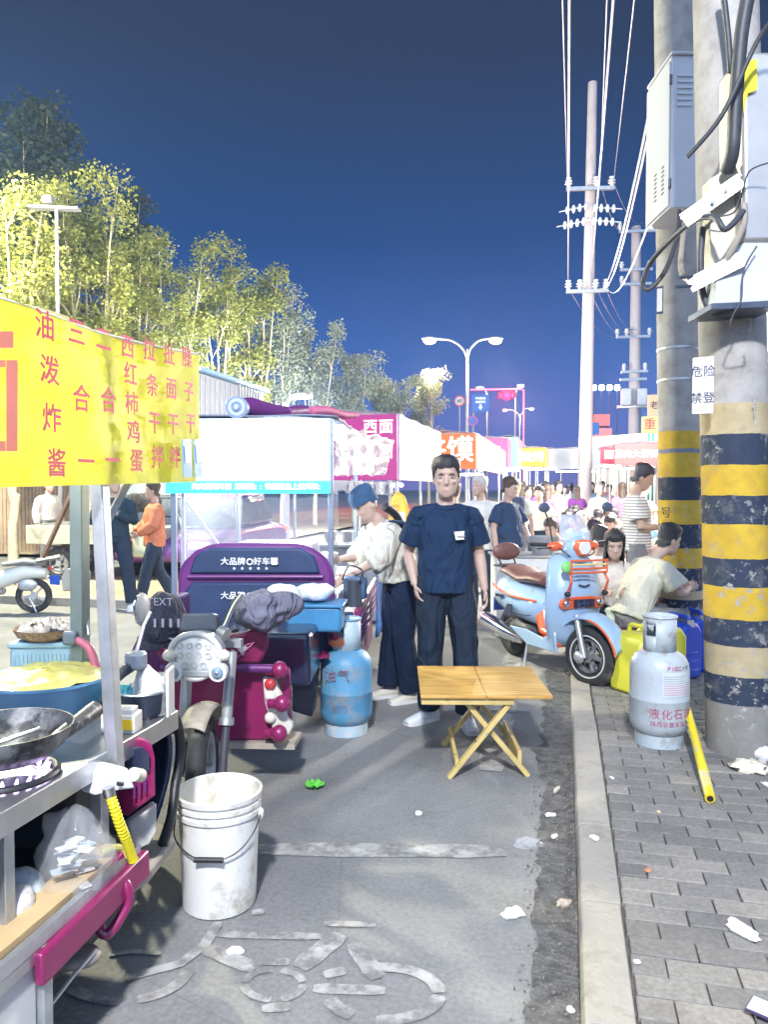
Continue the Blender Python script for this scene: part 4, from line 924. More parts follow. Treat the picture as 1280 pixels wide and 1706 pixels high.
MB().bar(W(-1.268, .5, .425), W(-1.268, 1.66, .43), .035, .03).build('panel_trim', M_steel, T1)
MB().tube([q(160,1582,2.08), q(122,1625,2.0), q(86,1672,1.92)], .006, 6).build('stand_rod', M_galv, T1)
blob('hitch', q(115,1590,2.1), (.09,.06,.03), P('grimy_metal', (.30,.28,.26), .6, .4), T1, 8, .3, 9)
for x in (-1.5, -2.25): wheel(T1, W(x, .9, .26), (1,0,0), .26, .10, M_galv, 5)
wheel(T1, W(-1.80, 2.80, .26), (1,.2,0), .26, .085, M_galv, 6)
# driver's end: magenta arched side panel, glossy front cowl, foot board, bars
mp = [(197,1262),(205,1240),(222,1230),(240,1228),(254,1238),(260,1262),(261,1326),(212,1362),(205,1330)]
MB().prism([q(u,v,2.40) for u, v in mp], (-.03,.01,0)).build('seat_panel', M_mag, T1, bevel=.01)
MB().prism([q(u,v,2.385) for u, v in ((208,1268),(218,1248),(238,1244),(250,1258),(250,1284),(214,1302))], (-.02,0,0)).build('panel_opening', M_dkblue, T1, bevel=.004)
for k in range(3): MB().bar(q(224+k*9,1330-k*5,2.38), q(224+k*9,1306-k*5,2.38), .006).build('vent_slat', M_pur, T1)
MB().prism([q(u,v,2.43) for u, v in ((214,1372),(262,1338),(262,1386),(250,1408),(222,1420))], (-.03,.02,0)).build('side_cover', P('dusty_white', (.55,.54,.52), .5, dirt=(.3,.28,.26), damt=.3), T1, bevel=.008)
cp = smooth_path([(2.32,.80),(2.46,.845),(2.60,.80),(2.70,.70),(2.73,.60),(2.69,.50),(2.60,.40),(2.50,.35)], 5)if False else smooth_path([V(0,a,b) for a, b in ((2.34,.80),(2.42,.825),(2.50,.79),(2.56,.71),(2.575,.61),(2.54,.51),(2.47,.42),(2.38,.36))], 5)
co = MB(); n = len(cp); xs = [-2.05,-2.0,-1.85,-1.55,-1.41,-1.38]; dy = [-.06,-.015,0,0,-.015,-.06]
co.add([W(x, p.y+d_, p.z) for x, d_ in zip(xs, dy) for p in cp], [(i*n+j, (i+1)*n+j, (i+1)*n+j+1, i*n+j+1) for i in range(len(xs)-1) for j in range(n-1)])
co.build('front_cowl', M_dkblue, T1, solid=.02)
MB().tube([W(-1.365+.05*max(0,(.5-p.z)/.2), p.y-.03, p.z) for p in cp], .018, 10).build('cowl_edge', M_black, T1)
MB().prism([W(-2.0,2.05,.31), W(-1.31,2.05,.31), W(-1.29,2.20,.31), W(-1.32,2.42,.31), W(-1.42,2.52,.31), W(-2.0,2.52,.31)], (0,0,.045)).build('foot_board', M_dust, T1, bevel=.012)
MB().box(W(-1.78, 2.20, .58), (.62,.30,.36)).build('seat_box', M_black, T1, bevel=.03)
M_grip = P('grip_rubber', (.035,.045,.06), .5, 0, .2, 30, .4, 120)
g1 = MB().tube([q(55,1046,2.78), q(80,1052,2.76), q(105,1058,2.74)], [.021,.018,.020], 14).build('hand_grip', M_grip, T1)
MB().box(q(120,1062,2.73), (.055,.05,.05)).build('switch_pod', P('switch_grey', (.20,.24,.30), .4), T1, bevel=.01)
MB().tube(smooth_path([q(128,1066,2.72), q(148,1080,2.7), q(158,1105,2.68), q(168,1135,2.66), q(190,1140,2.6)]), .014, 10).build('handlebar', P('pink_bar', (.62,.16,.26), .4), T1)
MB().tube([q(186,1132,2.52), q(205,1118,2.55), q(222,1106,2.58)], [.022,.020,.022], 14).build('hand_grip', M_grip, T1)
MB().box(q(226,1100,2.58), (.06,.06,.06)).build('switch_pod', P('switch_grey', (.2,.24,.3)), T1, bevel=.012)
M_mir = P('mirror_back', (.38,.38,.38), .45)
mr = [(100,962),(108,948),(138,943),(147,953),(146,968),(138,982),(103,986)]
m1 = MB().prism([q(u,v,2.8) for u, v in mr], (0,.02,0)).build('mirror', M_mir, T1, bevel=.006); MB().tube([q(131,982,2.8), q(140,1010,2.78), q(148,1058,2.73)], .006, 8).build('stem', M_galv, m1)
m2 = MB().ell(q(236,1015,2.66), (.018,.045,.058), 14, 10).build('mirror', M_mir, T1); MB().ell(q(232,1015,2.65), (.008,.04,.052), 14, 10).build('glass', M_chrome, m2); MB().tube([q(250,1020,2.66), q(240,1040,2.64), q(226,1090,2.58)], .007, 8).build('stem', M_galv, m2)
# gas valve and yellow hose
gv = MB().prism([q(157,1326,2.16), q(168,1290,2.16), q(188,1274,2.18), q(214,1280,2.2), q(226,1314,2.22), q(206,1316,2.2)], (-.06,.02,0)).build('gas_valve', P('valve_white', (.70,.71,.73), .35), T1, bevel=.006)
MB().box(q(200,1306,2.17), (.022,.008,.012)).build('valve_window', M_black, gv, bevel=.003)
MB().cyl(q(222,1290,2.22), q(234,1292,2.26), .020, n=14).build('valve_knob', P('knob_cream', (.66,.62,.50), .4), gv)
hz = smooth_path([q(182,1320,2.15), q(190,1345,2.15), q(200,1375,2.17), q(210,1400,2.2), q(222,1434,2.24)], 10)
MB().tube(hz, [.013+.0025*(i % 2) for i in range(len(hz))], 12).build('gas_hose', P('hose_yellow', (.80,.68,.02), .45), T1)
MB().cyl(q(180,1312,2.15), q(183,1326,2.15), .017, n=12).build('hose_clip', M_chrome, T1)
MB().tube(smooth_path([q(170,1420,2.2), q(190,1412,2.22), q(205,1414,2.24), q(214,1428,2.24)]), .010, 8).build('return_hose', P('hose_olive', (.42,.40,.12), .5), T1)
# the yellow menu banner: cloth with slack
M_ban = P('yellow_banner', (.60,.58,.04), .55, 0, .10, 4, .45, 7)
by0_, by1_ = .80, 2.58
def ban(i, j):
    y = by0_+(by1_-by0_)*i; zt_ = 2.00+.055*(i)+.012*math.sin(i*7); zb_ = 1.565+.035*i
    x = -1.30+.008*math.sin(i*11+j*2)+.012*noise.noise(V(i*7, j*3, 2))+.006*noise.noise(V(i*22, j*9, 5)); 
    return W(x, y, zb_+(zt_-zb_)*j)
bn = MB().grid(ban, 60, 14).build('menu_banner', M_ban, T1)
nt_ = M_ban.node_tree; tr_ = nt_.nodes.new('ShaderNodeBsdfTranslucent'); tr_.inputs['Color'].default_value = (.62,.60,.05,1); mx_ = nt_.nodes.new('ShaderNodeMixShader'); mx_.inputs[0].default_value = .45
nt_.links.new(nt_.nodes['Principled BSDF'].outputs[0], mx_.inputs[1]); nt_.links.new(tr_.outputs[0], mx_.inputs[2]); nt_.links.new(mx_.outputs[0], nt_.nodes['Material Output'].inputs[0])
tb = MB().cyl(W(-1.75,1.3,1.93), W(-1.75,2.2,1.95), .016, n=12).build('lamp_tube', glow('tube_white', (.95,.98,1), 25), T1); lamp('added_cart_lamp', W(-1.95,1.65,1.86), 14, (1,.98,.92), .3, T1)  # assumed lamp inside the cart, added to light the banner from behind
MB().grid(lambda i, j: ban(i, 1)+V(-.5*j-.0, 0, .012*math.sin(j*3+i*14)+.05*j), 60, 6).build('roof_sheet', P('roof_cream', (.68,.64,.40), .6, 0, .1, 5, .3, 12), T1)
MB().tube([ban(i/20, 1)+V(-.004,0,.0) for i in range(21)], .005, 8).build('top_tube', P('tube_white2', (.7,.68,.6), .5), T1)
MB().grid(lambda i, j: W(-1.30-1.1*i, 2.585+.01*math.sin(i*12), 1.62+.45*j), 10, 2).build('end_flap', M_ban, T1)
M_red = P('banner_red', (.60,.045,.10), .6, 0, .08)
def on_banner(u, v):
    """pixel -> the banner plane x = -1.285"""
    r, y = ray(u, v); t = -1.272/r.x; return V(-1.272, r.y*t, CAMH+r.z*t)-b0
cols = [(((74,545),(82,620),(86,700),(94,775)), '油泼炸酱', .078), (((127,556),(135,667),(143,772)), '三合一', .078), (((172,568),(180,670),(187,770)), '二合一', .078),
        (((212,580),(217,626),(219,675),(222,722),(227,770)), '西红柿鸡蛋', .074), (((248,585),(253,645),(257,707),(262,764)), '拉条干拌', .076), (((281,592),(285,650),(288,709),(291,764)), '扯面干拌', .076), (((311,598),(314,655),(317,708)), '臊子干', .074)]
for pts, s_, sz in cols:
    for (u, v), ch in zip(pts, s_):
        tt = text(ch, sz, M_red, bn, on_banner(u, v), rz=R(90), bold=.022)
# broad strokes of the big character cut by the frame
for (u0, v0, u1, v1) in ((-30,552,20,580), (-30,600,7,612), (8,600,27,752), (-30,735,7,752)):
    c = [on_banner(u0,v0), on_banner(u1,v0), on_banner(u1,v1), on_banner(u0,v1)]; MB().add([p+V(.003,0,0) for p in c], [(0,1,2,3)]).build('big_character_stroke', P('banner_red_faded', (.66,.16,.12), .6), bn, smooth=False)
for (u0, u1) in ((300,314), (319,331)):
    c = [on_banner(u0,732), on_banner(u1,732), on_banner(u1+2,795), on_banner(u0+2,795)]; cd = MB().prism([p+V(.006,0,0) for p in c], (.004,0,0)).build('payment_card', P('card_blue', (.10,.32,.58), .4), bn, smooth=False)
    c = [on_banner(u0+2,742), on_banner(u1-2,742), on_banner(u1,772), on_banner(u0+4,772)]; MB().prism([p+V(.011,0,0) for p in c], (.001,0,0)).build('card_face', P('card_pale', (.55,.68,.78), .5), cd, smooth=False)
# ================================================================== THINGS ON AND AROUND THE STALLS
def lump(name, label, cat, loc, r, mat, seed, amp=.3, fr=14, rz=0, n=24, m=14, flat=True, group=None):
    """crumpled soft thing resting on its underside"""
    mb = MB(); mb.ell((0,0,0), r, n, m); out = []
    for p in mb.v:
        p = Vector(p); k = 1+amp*noise.noise(p*fr+V(seed*3.1, seed, 0))+amp*.5*noise.noise(p*fr*2.4+V(seed, 5, seed)); p = p*k
        if flat: p.z = max(p.z, -r[2]*.55)
        out.append((p.x, p.y, p.z+r[2]*.55))
    mb.v = out; o = mb.build(name, mat, None, ang=50); o.location = loc; o.rotation_euler = (0,0,rz); return tag(o, label, cat, group)
CZ = .80
# wok on its burner
wp = gp(8, 1296, CZ); wk = thing('wok', 'blackened wok on the lit burner at the front of the noodle cart', 'wok', (wp.x, wp.y, CZ))
q, qg = frame(wk)
M_wok = P('scorched_steel', (.16,.165,.18), .4, .7, .5, 14, .1, 40, dirt=(.03,.03,.035), damt=.45, dscale=12)
wk_prof = [(0,.03),(.06,.033),(.11,.05),(.15,.085),(.172,.128),(.176,.128),(.156,.082),(.115,.045),(.06,.027),(0,.024)]
MB().lathe(wk_prof, (0,0,.012), 40).build('bowl', M_wok, wk)
ha = q(104,1222,2.12); hb_ = q(158,1182,2.30); MB().tube([ha-(hb_-ha)*.25, ha, hb_], [.018,.020,.026], 12).build('handle', P('handle_dark', (.08,.08,.085), .4, .3, dirt=(.4,.4,.4), damt=.15, dscale=30), wk); MB().torus(hb_, (0,1,0), .016, .006, 16, 6).build('hang_ring', M_steel, wk)
MB().tube([q(0,1236,1.98), q(30,1226,2.0), q(66,1214,2.04)], .006, 8).build('ladle', M_steel, wk)
MB().torus((0,0,.012), (0,0,1), .13, .010, 30, 8).build('burner_ring', M_black, wk)
fl = MB(); 
for k in range(20): a = 2*math.pi*k/20; fl.tube([(math.cos(a)*.10, math.sin(a)*.10, .006), (math.cos(a)*.112, math.sin(a)*.112, .028)], [.006,.002], 6)
fl.build('gas_flame', glow('flame_pink', (.75,.55,1.0), 4), wk)
# basin of dough under yellow film
bp_ = gp(78, 1196, CZ); bs = thing('wash_basin', 'big blue plastic basin covered with yellowish film, behind the wok', 'basin', (bp_.x, bp_.y, CZ+.001))
M_bl = P('basin_blue', (.17,.42,.68), .4, 0, .06, 4, .03)
MB().lathe([(0,0),(.145,0),(.155,.01),(.195,.125),(.205,.135),(.206,.145),(.19,.14),(.15,.02),(0,.012)], (0,0,0), 40).build('bowl', M_bl, bs)
fm = MB(); fm.grid(lambda i, j: V(.198*j*math.cos(6.2832*i), .198*j*math.sin(6.2832*i), .142+.035*(1-j*j)+.012*noise.noise(V(math.cos(6.28*i)*j*4, math.sin(6.28*i)*j*4, 3))+.006*noise.noise(V(math.cos(6.28*i)*j*12, math.sin(6.28*i)*j*12, 3))), 40, 14)
fm.build('film', P('yellow_film', (.72,.68,.22), .25, 0, .2, 12, .35, 22, spec=.7), bs)
# light-blue crate and garlic basket
cp_ = at(82, 1120, 2.80); cr = thing('storage_crate', 'pale blue ribbed plastic crate behind the yellow-covered basin', 'crate', (cp_.x, cp_.y, CZ), R(16))
M_cr = P('crate_pale_blue', (.40,.60,.78), .5, 0, .05, 6, .03)
MB().box((0,0,.115), (.215,.16,.20)).build('shell', M_cr, cr, bevel=.012); MB().box((0,0,.218), (.228,.172,.02)).build('rim', M_cr, cr, bevel=.006)
for k in range(14): MB().box((-.092+k*.0145,-.0815,.11), (.006,.004,.15)).build('rib', M_cr, cr)
MB().box((-.0,0,.013), (.205,.15,.025)).build('foot', M_cr, cr, bevel=.004); MB().box((-.105,-.05,.17), (.012,.03,.05)).build('handle_slot', P('slot_blue', (.1,.2,.32)), cr)
kb = thing('garlic_basket', 'shallow wicker basket heaped with white garlic, on the pale blue crate', 'basket', (cp_.x, cp_.y, CZ+.229), 0)
MB().lathe([(0,0),(.08,0),(.10,.012),(.118,.04),(.122,.042),(.108,.014),(0,.006)], (0,0,0), 30).build('tray', P('wicker', (.42,.28,.20), .8, 0, .35, 60, .6, 90), kb)
rn = random.Random(5); gme = None
for k in range(46):
    a = rn.uniform(0,6.28); rr = .10*rn.random()**.5; zz_ = .02+.045*(1-(rr/.11)**2)*rn.uniform(.5,1)
    if gme is None:
        gm = MB().lathe([(0,-.018),(.014,-.014),(.020,0),(.013,.013),(.004,.020),(.003,.03)], (0,0,0), 9); gme = gm.build('garlic', P('garlic_white', (.74,.68,.66), .6, 0, .1, 30), kb); gme.location = (rr*math.cos(a), rr*math.sin(a), zz_)
    else:
        o = gme.copy(); COL.objects.link(o); o.parent = kb; o.location = (rr*math.cos(a), rr*math.sin(a), zz_); o.rotation_euler = (rn.uniform(-1,1), rn.uniform(-1,1), rn.uniform(0,6))
M_bag = P('white_bag', (.74,.72,.68), .45, 0, .1, 8, .5, 18); M_clear = P('clear_bag', (.80,.83,.86), .08, 0, .1, 12, 1.0, 16, alpha=.20, spec=1.0)
p = at(243,1140,2.62); lump('plastic_bag', 'knotted cream plastic bag on the counter end beside the handlebar', 'plastic bag', (p.x,p.y,.80), (.062,.06,.115), M_bag, 3, .3, 10)
p = at(150,1118,2.7); lump('plastic_bag', 'small white packet with yellow print beside the pale blue crate', 'packet', (p.x,p.y,.80), (.05,.05,.065), P('packet_yellow', (.70,.70,.62), .5, 0, .1, 20, .3, 20, dirt=(.55,.6,.05), damt=.35, dscale=14), 9, .25, 12)
p = gp(203,1192,CZ); lump('dish_cloth', 'turquoise cloth bunched behind the tent post', 'cloth', (p.x,p.y,CZ), (.05,.045,.075), cloth('turquoise_cloth', (.12,.50,.60), .9, 20), 6, .35, 16)
p = gp(246,1186,CZ); pt = thing('cooking_pot', 'dark round pot with a steel rim at the far end of the counter', 'pot', (p.x, p.y-.03, CZ)); MB().lathe([(0,0),(.07,0),(.085,.02),(.09,.085),(.094,.088),(.086,.08),(.08,.02),(0,.01)], (0,0,0), 28).build('body', P('pot_dark', (.04,.05,.08), .4, .4), pt); MB().torus((0,0,.088), (0,0,1), .091, .004, 28, 6).build('rim', M_steel, pt)
p = at(258,1150,2.62); tr_ = thing('clear_box', 'open clear plastic box with a white rim beside the dark pot', 'box', (p.x, p.y, CZ), R(15)); 
MB().box((0,0,.07), (.10,.08,.14)).build('shell', M_clear, tr_, bevel=.008); MB().box((.052,0,.08), (.01,.085,.16)).build('rim', M_white, tr_, bevel=.003)
p = gp(194,1222,CZ); bx = thing('seasoning_box', 'white carton with a yellow lid and orange print on the counter by the post', 'box', (p.x, p.y+.03, CZ), R(10)); MB().box((0,0,.03), (.11,.07,.06)).build('carton', P('carton_white', (.72,.71,.66), .6), bx, bevel=.004); MB().box((.005,-.037,.03), (.085,.003,.032)).build('printed_band', P('carton_yellow', (.85,.58,.02), .5), bx); MB().box((0,0,.068), (.09,.055,.018)).build('lid', M_white, bx, bevel=.004)
# on the lower shelf
p = at(122,1440,2.10); cbg = thing('clear_plastic_bag', 'crumpled clear bag full of wrappers on the lower shelf of the cart', 'plastic bag', (p.x, p.y, .46)); blob('bag', (0,0,.105), (.105,.09,.13), M_clear, cbg, 4, .35, 11, 30, 20)
for k in range(22): a = rn.uniform(0,6.28); MB().box((.05*math.cos(a)*rn.random(), .05*math.sin(a)*rn.random(), .03+.11*rn.random()), (.05,.03,.004), rz=a).build('wrapper', P('wrapper_%d' % (k % 3), ((.70,.72,.75),(.45,.52,.60),(.62,.60,.58))[k % 3], .3), cbg)
p = at(60,1445,2.05); lump('snack_pack', 'white and green packets on the lower shelf behind the cart frame leg', 'packet', (p.x-.05,p.y,.46), (.07,.05,.05), P('pack_white_green', (.62,.68,.72), .4, 0, .1, 10, .2, 20, dirt=(.04,.40,.25), damt=.3, dscale=12), 12, .2, 12)
p = at(28,1556,1.95); lump('plastic_bag', 'white bundle lying low behind the frame leg at the left edge', 'plastic bag', (p.x-.03,p.y,.46), (.06,.06,.05), M_bag, 14, .3, 14)

# things on the second stall
q, qg = frame(T2); M2 = Matrix.Translation(T2.location)@Matrix.Rotation(T2.rotation_euler[2], 4, 'Z')
def on2(x, y, z): return M2@V(x, y, z)
def tub(label, c, r, h_, mat, lid, name='food_tub', inner=None):
    t = thing(name, label, 'food tub', c); MB().lathe([(0,0),(r*.85,0),(r*.88,.006),(r,h_),(r*1.06,h_+.004),(r*1.05,h_+.010),(r*.94,h_),(r*.8,.01),(0,.01)], (0,0,0), 26).build('tub', mat, t)
    MB().ell((0,0,h_-.008), (r*.95,r*.95,.025), 20, 8).build('filling' if inner else 'lid', lid, t); return t
CT2 = .862
tub('clear tub heaped with pale green filling on the lit stall counter', on2(.22,.62,CT2+.001), .085, .20, P('clear_tub', (.75,.82,.86), .2, alpha=.6), P('green_filling', (.42,.62,.16), .6, 0, .3, 40, .5, 60), inner=1)
tub('white tub with an orange lid on the lit stall counter', on2(.33,.98,CT2+.001), .085, .20, P('tub_white', (.74,.76,.76), .4), P('orange_lid', (.85,.42,.05), .5))
for k, (x, y, lb, c_) in enumerate(((.20,.42,'flat steel tray of pale green vegetables nearest the tricycle backrest',(.45,.60,.15)), (.34,.62,'flat steel tray of yellow-green noodles under the woman\'s hand',(.62,.62,.22)))):
    t = thing('steel_tray', lb, 'tray', on2(x,y,CT2+.001), R(10)); MB().box((0,0,.022), (.20,.26,.042)).build('tray', M_steel, t, bevel=.006); blob('food', (0,0,.045), (.085,.115,.022), P('tray_food_%d' % k, c_, .7, 0, .4, 50, .6, 60), t, k+2, .2, 20)
t = thing('water_bottle', 'clear water bottle standing between the tubs on the stall counter', 'bottle', on2(.16,.84,CT2+.001)); MB().lathe([(0,0),(.034,0),(.036,.02),(.036,.14),(.03,.17),(.014,.19),(.014,.21),(0,.21)], (0,0,0), 18).build('body', P('bottle_clear', (.55,.68,.75), .1, alpha=.6), t); MB().cyl((0,0,.205), (0,0,.225), .016, n=12).build('cap', M_white, t)
c = on2(-.1,1.2,CT2+.001); t = thing('griddle_cabinet', 'grey steel food warmer inside the glass stall', 'food warmer', c, R(10)); MB().box((0,0,.14), (.62,.5,.28)).build('case', M_steel, t, bevel=.01); MB().box((0,-.256,.15), (.5,.01,.16)).build('window', P('warm_glass', (.55,.50,.45), .2), t); MB().box((0,-.262,.05), (.3,.008,.03)).build('handle', M_black, t)
for k in range(5):
    x = -.45+k*.13; t = thing('sauce_bottle', ('red','yellow','brown','white','dark green')[k]+' squeeze bottle in a row behind the stall screen', 'bottle', on2(x,.36,CT2+.001)); MB().lathe([(0,0),(.026,0),(.028,.10),(.022,.12),(.010,.13),(.005,.17),(0,.17)], (0,0,0), 14).build('body', P('sauce_%d' % k, ((.5,.05,.03),(.7,.5,.05),(.2,.08,.03),(.7,.7,.68),(.04,.16,.08))[k], .4), t)
# yellow cloth tied to the corner, hanging lamp, bags
p = q(665,836,5.6); t = thing('hanging_bag', 'bright orange bag with white label hanging from the far corner of the lit stall', 'bag', at(664,862,6.95)); MB().prism([V(-.10,0,-.10),V(-.07,0,.17),V(-.02,0,.24),V(.05,0,.2),V(.10,0,.05),V(.07,0,-.16),V(0,0,-.18)], (0,.05,0)).build('sack', P('orange_bag', (.85,.40,.03), .5, 0, .15, 10, .4, 20), t, bevel=.02); MB().box((.03,-.006,-.02), (.07,.006,.14)).build('paper_label', M_white, t); MB().tube([(0,.02,.22),(.02,.02,.42)], .004, 6).build('cord', M_white, t)
for k in range(5): text('招牌面', .03, P('ink_brown', (.30,.10,.02)), t, (-.035,-.008,.10-.045*k))
t = thing('appliance', 'black electric motor and pump clamped beside the stall, behind the blue gas cylinder', 'pump', on2(.60,.35,.76)); MB().cyl((0,0,0), (0,0,.18), .065, .05, n=20).build('drum', P('pump_black', (.05,.06,.08), .35), t); MB().box((0,.05,.12), (.16,.10,.16)).build('housing', P('pump_blue', (.06,.12,.22), .4), t, bevel=.02); MB().tube(smooth_path([(.05,-.05,.16), (.08,-.06,.25), (-.02,-.04,.28), (-.08,0,.18)]), .006, 8).build('lead', M_black, t)
t = thing('windbreak_sheet', 'bright blue plastic sheet hung down the side of the stall beside the woman', 'sheet', on2(.71,.95,.42)); MB().grid(lambda i, j: V(.01*math.sin(i*9+j*3), .42*i, .55*j), 12, 8).build('sheet', P('sheet_blue', (.03,.16,.55), .45, 0, .1, 6, .4, 12), t, solid=.004)
p = on2(.42,-.22,.70); tb_ = thing('plastic_tub', 'blue plastic tub wedged behind the tricycle seat', 'tub', (p.x,p.y,p.z), R(10)); MB().prism([(-.17,-.12,0),(.17,-.12,0),(.17,.12,0),(-.17,.12,0)], (0,0,.16)).build('shell', P('tub_blue', (.05,.22,.42), .4), tb_, bevel=.02); MB().box((0,0,.162), (.37,.27,.02)).build('rim', P('tub_blue', (.05,.22,.42)), tb_, bevel=.006)
p = q(486,1010,4.6); lump('plastic_bag', 'white plastic bag stuffed on top of the blue tub', 'plastic bag', M2@V(.40,-.22,.885), (.13,.10,.07), P('bag_pale', (.66,.70,.74), .4, 0, .1, 8, .4, 16), 21, .35, 9)

# ---- white bucket
p = gp(366,1502,0); bk = thing('paint_bucket', 'tall white plastic bucket with a black-gripped wire handle on the road', 'bucket', (p.x, p.y, 0), YAW)
M_bk = P('bucket_white', (.74,.73,.69), .5, 0, .04, 3, .05, 12, dirt=(.42,.37,.29), damt=.28, dscale=6)
MB().lathe([(0,.004),(.125,0),(.136,.006),(.138,.02),(.150,.355),(.158,.356),(.159,.372),(.151,.373),(.152,.388),(.160,.389),(.160,.402),(.153,.403),(.153,.416),(.162,.418),(.164,.436),(.158,.44),(.150,.436),(.147,.36),(.134,.03),(0,.02)], (0,0,0), 56).build('shell', M_bk, bk)
MB().disc((0,0,.30), (0,0,1), .142, 40).build('scraps', P('slop', (.55,.48,.32), .5, 0, .3, 14, .5, 30), bk)
hd_ = [(-.163,-.01,.33), (-.150,-.075,.285), (-.095,-.135,.258), (-.03,-.168,.243), (.04,-.168,.243), (.105,-.135,.265), (.150,-.08,.315), (.163,-.01,.36)]
MB().tube(smooth_path(hd_), .0028, 8).build('wire_handle', P('wire_dark', (.06,.06,.065), .4, .6), bk); MB().cyl((-.055,-.168,.244), (.05,-.169,.243), .010, n=12).build('grip', M_black, bk)
for x in (-.160, .160): MB().ell((x,-.01,.345), (.012,.022,.022)).build('lug', M_bk, bk)

# ---- folding wooden table
ft = [gp(738,1316), gp(884,1310), gp(752,1268), gp(886,1274)]
tc_ = at(800,1140,4.43); tb = thing('folding_table', 'low square folding table with yellow wooden top and crossed legs on the road', 'table', (tc_.x, tc_.y, 0), YAW-R(1))
M_wood = P('varnished_pine', (.58,.33,.075), .45, 0, .12, 6, .06, 30, coat=.05); M_leg = P('raw_pine', (.60,.45,.17), .55, 0, .14, 10, .12, 40, dirt=(.33,.22,.09), damt=.15, dscale=7)
m, N, L, b = M_wood, M_wood.node_tree.nodes, M_wood.node_tree.links, M_wood.node_tree.nodes['Principled BSDF']
tcn = N.new('ShaderNodeTexCoord'); mpn = N.new('ShaderNodeMapping'); mpn.inputs['Scale'].default_value = (3,38,3); L.new(tcn.outputs['Object'], mpn.inputs[0])
nn = N.new('ShaderNodeTexNoise'); nn.inputs['Scale'].default_value = 1.2; nn.inputs['Detail'].default_value = 6; nn.inputs['Distortion'].default_value = .8; L.new(mpn.outputs[0], nn.inputs['Vector'])
rpn = N.new('ShaderNodeValToRGB'); L.new(nn.outputs['Fac'], rpn.inputs[0]); e = rpn.color_ramp.elements; e[0].position = .32; e[0].color = (.45,.22,.04,1); e[1].position = .68; e[1].color = (.70,.45,.13,1); L.new(rpn.outputs[0], b.inputs['Base Color'])
zt_ = .465
MB().box((-.178,0,zt_-.009), (.353,.69,.018)).build('top_board', M_wood, tb, bevel=.004); MB().box((.178,0,zt_-.009), (.353,.69,.018)).build('top_board', M_wood, tb, bevel=.004)
for y in (-.31,.31): MB().box((-.10,y,zt_-.038), (.50,.03,.036)).build('batten', M_leg, tb, bevel=.003)
for y, yo in ((-.29,-.25), (.24,.285)):
    MB().bar((.14,y,zt_-.04), (-.20,y,.0), .026, .045, up=(0,1,0)).build('leg', M_leg, tb, bevel=.003)
    MB().bar((-.12,yo,zt_-.04), (.24,yo,.0), .026, .045, up=(0,1,0)).build('leg', M_leg, tb, bevel=.003)
MB().bar((-.155,-.30,.08), (-.155,.26,.08), .022, .05).build('stretcher', M_leg, tb, bevel=.003); MB().bar((.19,-.27,.10), (.19,.30,.10), .022, .08).build('stretcher', M_leg, tb, bevel=.003)
MB().bar((-.05,-.31,.20), (-.05,-.30,.20), .02).build('pivot_bolt', M_black, tb)
MB().cyl((.005,-.32,.245), (.005,.30,.245), .006, n=8).build('pivot_rod', M_galv, tb)

# ---- gas cylinders
def gas(label, loc, rz, mat, Rr, H, foot, extra=None):
    t = thing('gas_cylinder', label, 'gas cylinder', loc, rz)
    MB().lathe([(0,.06),(Rr*.6,.055),(Rr*.85,.075),(Rr*.97,.115),(Rr,.15),(Rr,H*.36),(Rr*1.012,H*.365),(Rr*1.012,H*.375),(Rr,H*.38),(Rr,H*.58),(Rr*.965,H*.64),(Rr*.82,H*.695),(Rr*.55,H*.735),(Rr*.2,H*.75),(0,H*.75)], (0,0,0), 56).build('tank', mat, t, ang=60)
    MB().lathe([(Rr*.80,0),(Rr*.82,0),(Rr*.82,.085),(Rr*.78,.09),(Rr*.78,.01)], (0,0,0), 44).build('foot_ring', foot, t)
    cl = MB(); a0 = R(-60); n = 44; rc = Rr*.56; z0, z1 = H*.72, H*1.0
    def rim(k): return (rc*math.sin(k), -rc*math.cos(k))
    gaps = lambda a: (R(-48) < a < R(-12)) or (R(150) < a < R(190))
    for i in range(n):
        a, b_ = a0+2*math.pi*i/n, a0+2*math.pi*(i+1)/n; mid = (a+b_)/2; mid = (mid+math.pi) % (2*math.pi)-math.pi
        segs = [(z0,z1)] if not gaps(mid) else [(z0, z0+(z1-z0)*.48), (z0+(z1-z0)*.80, z1)]
        for (s0, s1) in segs:
            x0, y0 = rim(a); x1, y1 = rim(b_); cl.add([(x0,y0,s0),(x1,y1,s0),(x1,y1,s1),(x0,y0,s1)], [(0,1,2,3)])
    bm = None; co_ = cl.build('collar', foot if extra == 'blue' else mat, t, solid=.010, weld=True); 
    MB().torus((0,0,z1), (0,0,1), rc, .007, 40, 8).build('collar_rim', mat, t)
    vb = MB().cyl((0,0,H*.74), (0,0,H*.88), .022, n=14).build('valve', P('brass', (.55,.42,.18), .35, .8), t); MB().cyl((0,0,H*.88), (0,0,H*.92), .034, n=10).build('valve_knob', M_black, vb)
    return t
p = gp(565,1226,0); M_gb = P('cylinder_blue', (.10,.30,.48), .5, 0, .12, 5, .12, 9, dirt=(.26,.30,.33), damt=.34, dscale=8)
g1 = gas('light blue gas cylinder standing on the road beside the magenta tricycle', (p.x+.02, p.y+.10, 0), R(16), M_gb, .168, .735, P('foot_worn', (.42,.55,.62), .6, dirt=(.6,.6,.58), damt=.4, dscale=14), 'blue')
text('油气', .085, P('stencil_brown', (.22,.12,.16), .7), g1, (-.060,-.170,.40), rz=R(-12)); text('石门', .05, P('stencil_brown', (.22,.12,.16)), g1, (-.045,-.173,.19), rz=R(-10))
MB().ell((-.06,-.09,.60), (.055,.03,.035)).build('regulator', P('orange_regulator', (.75,.22,.10), .4), g1)
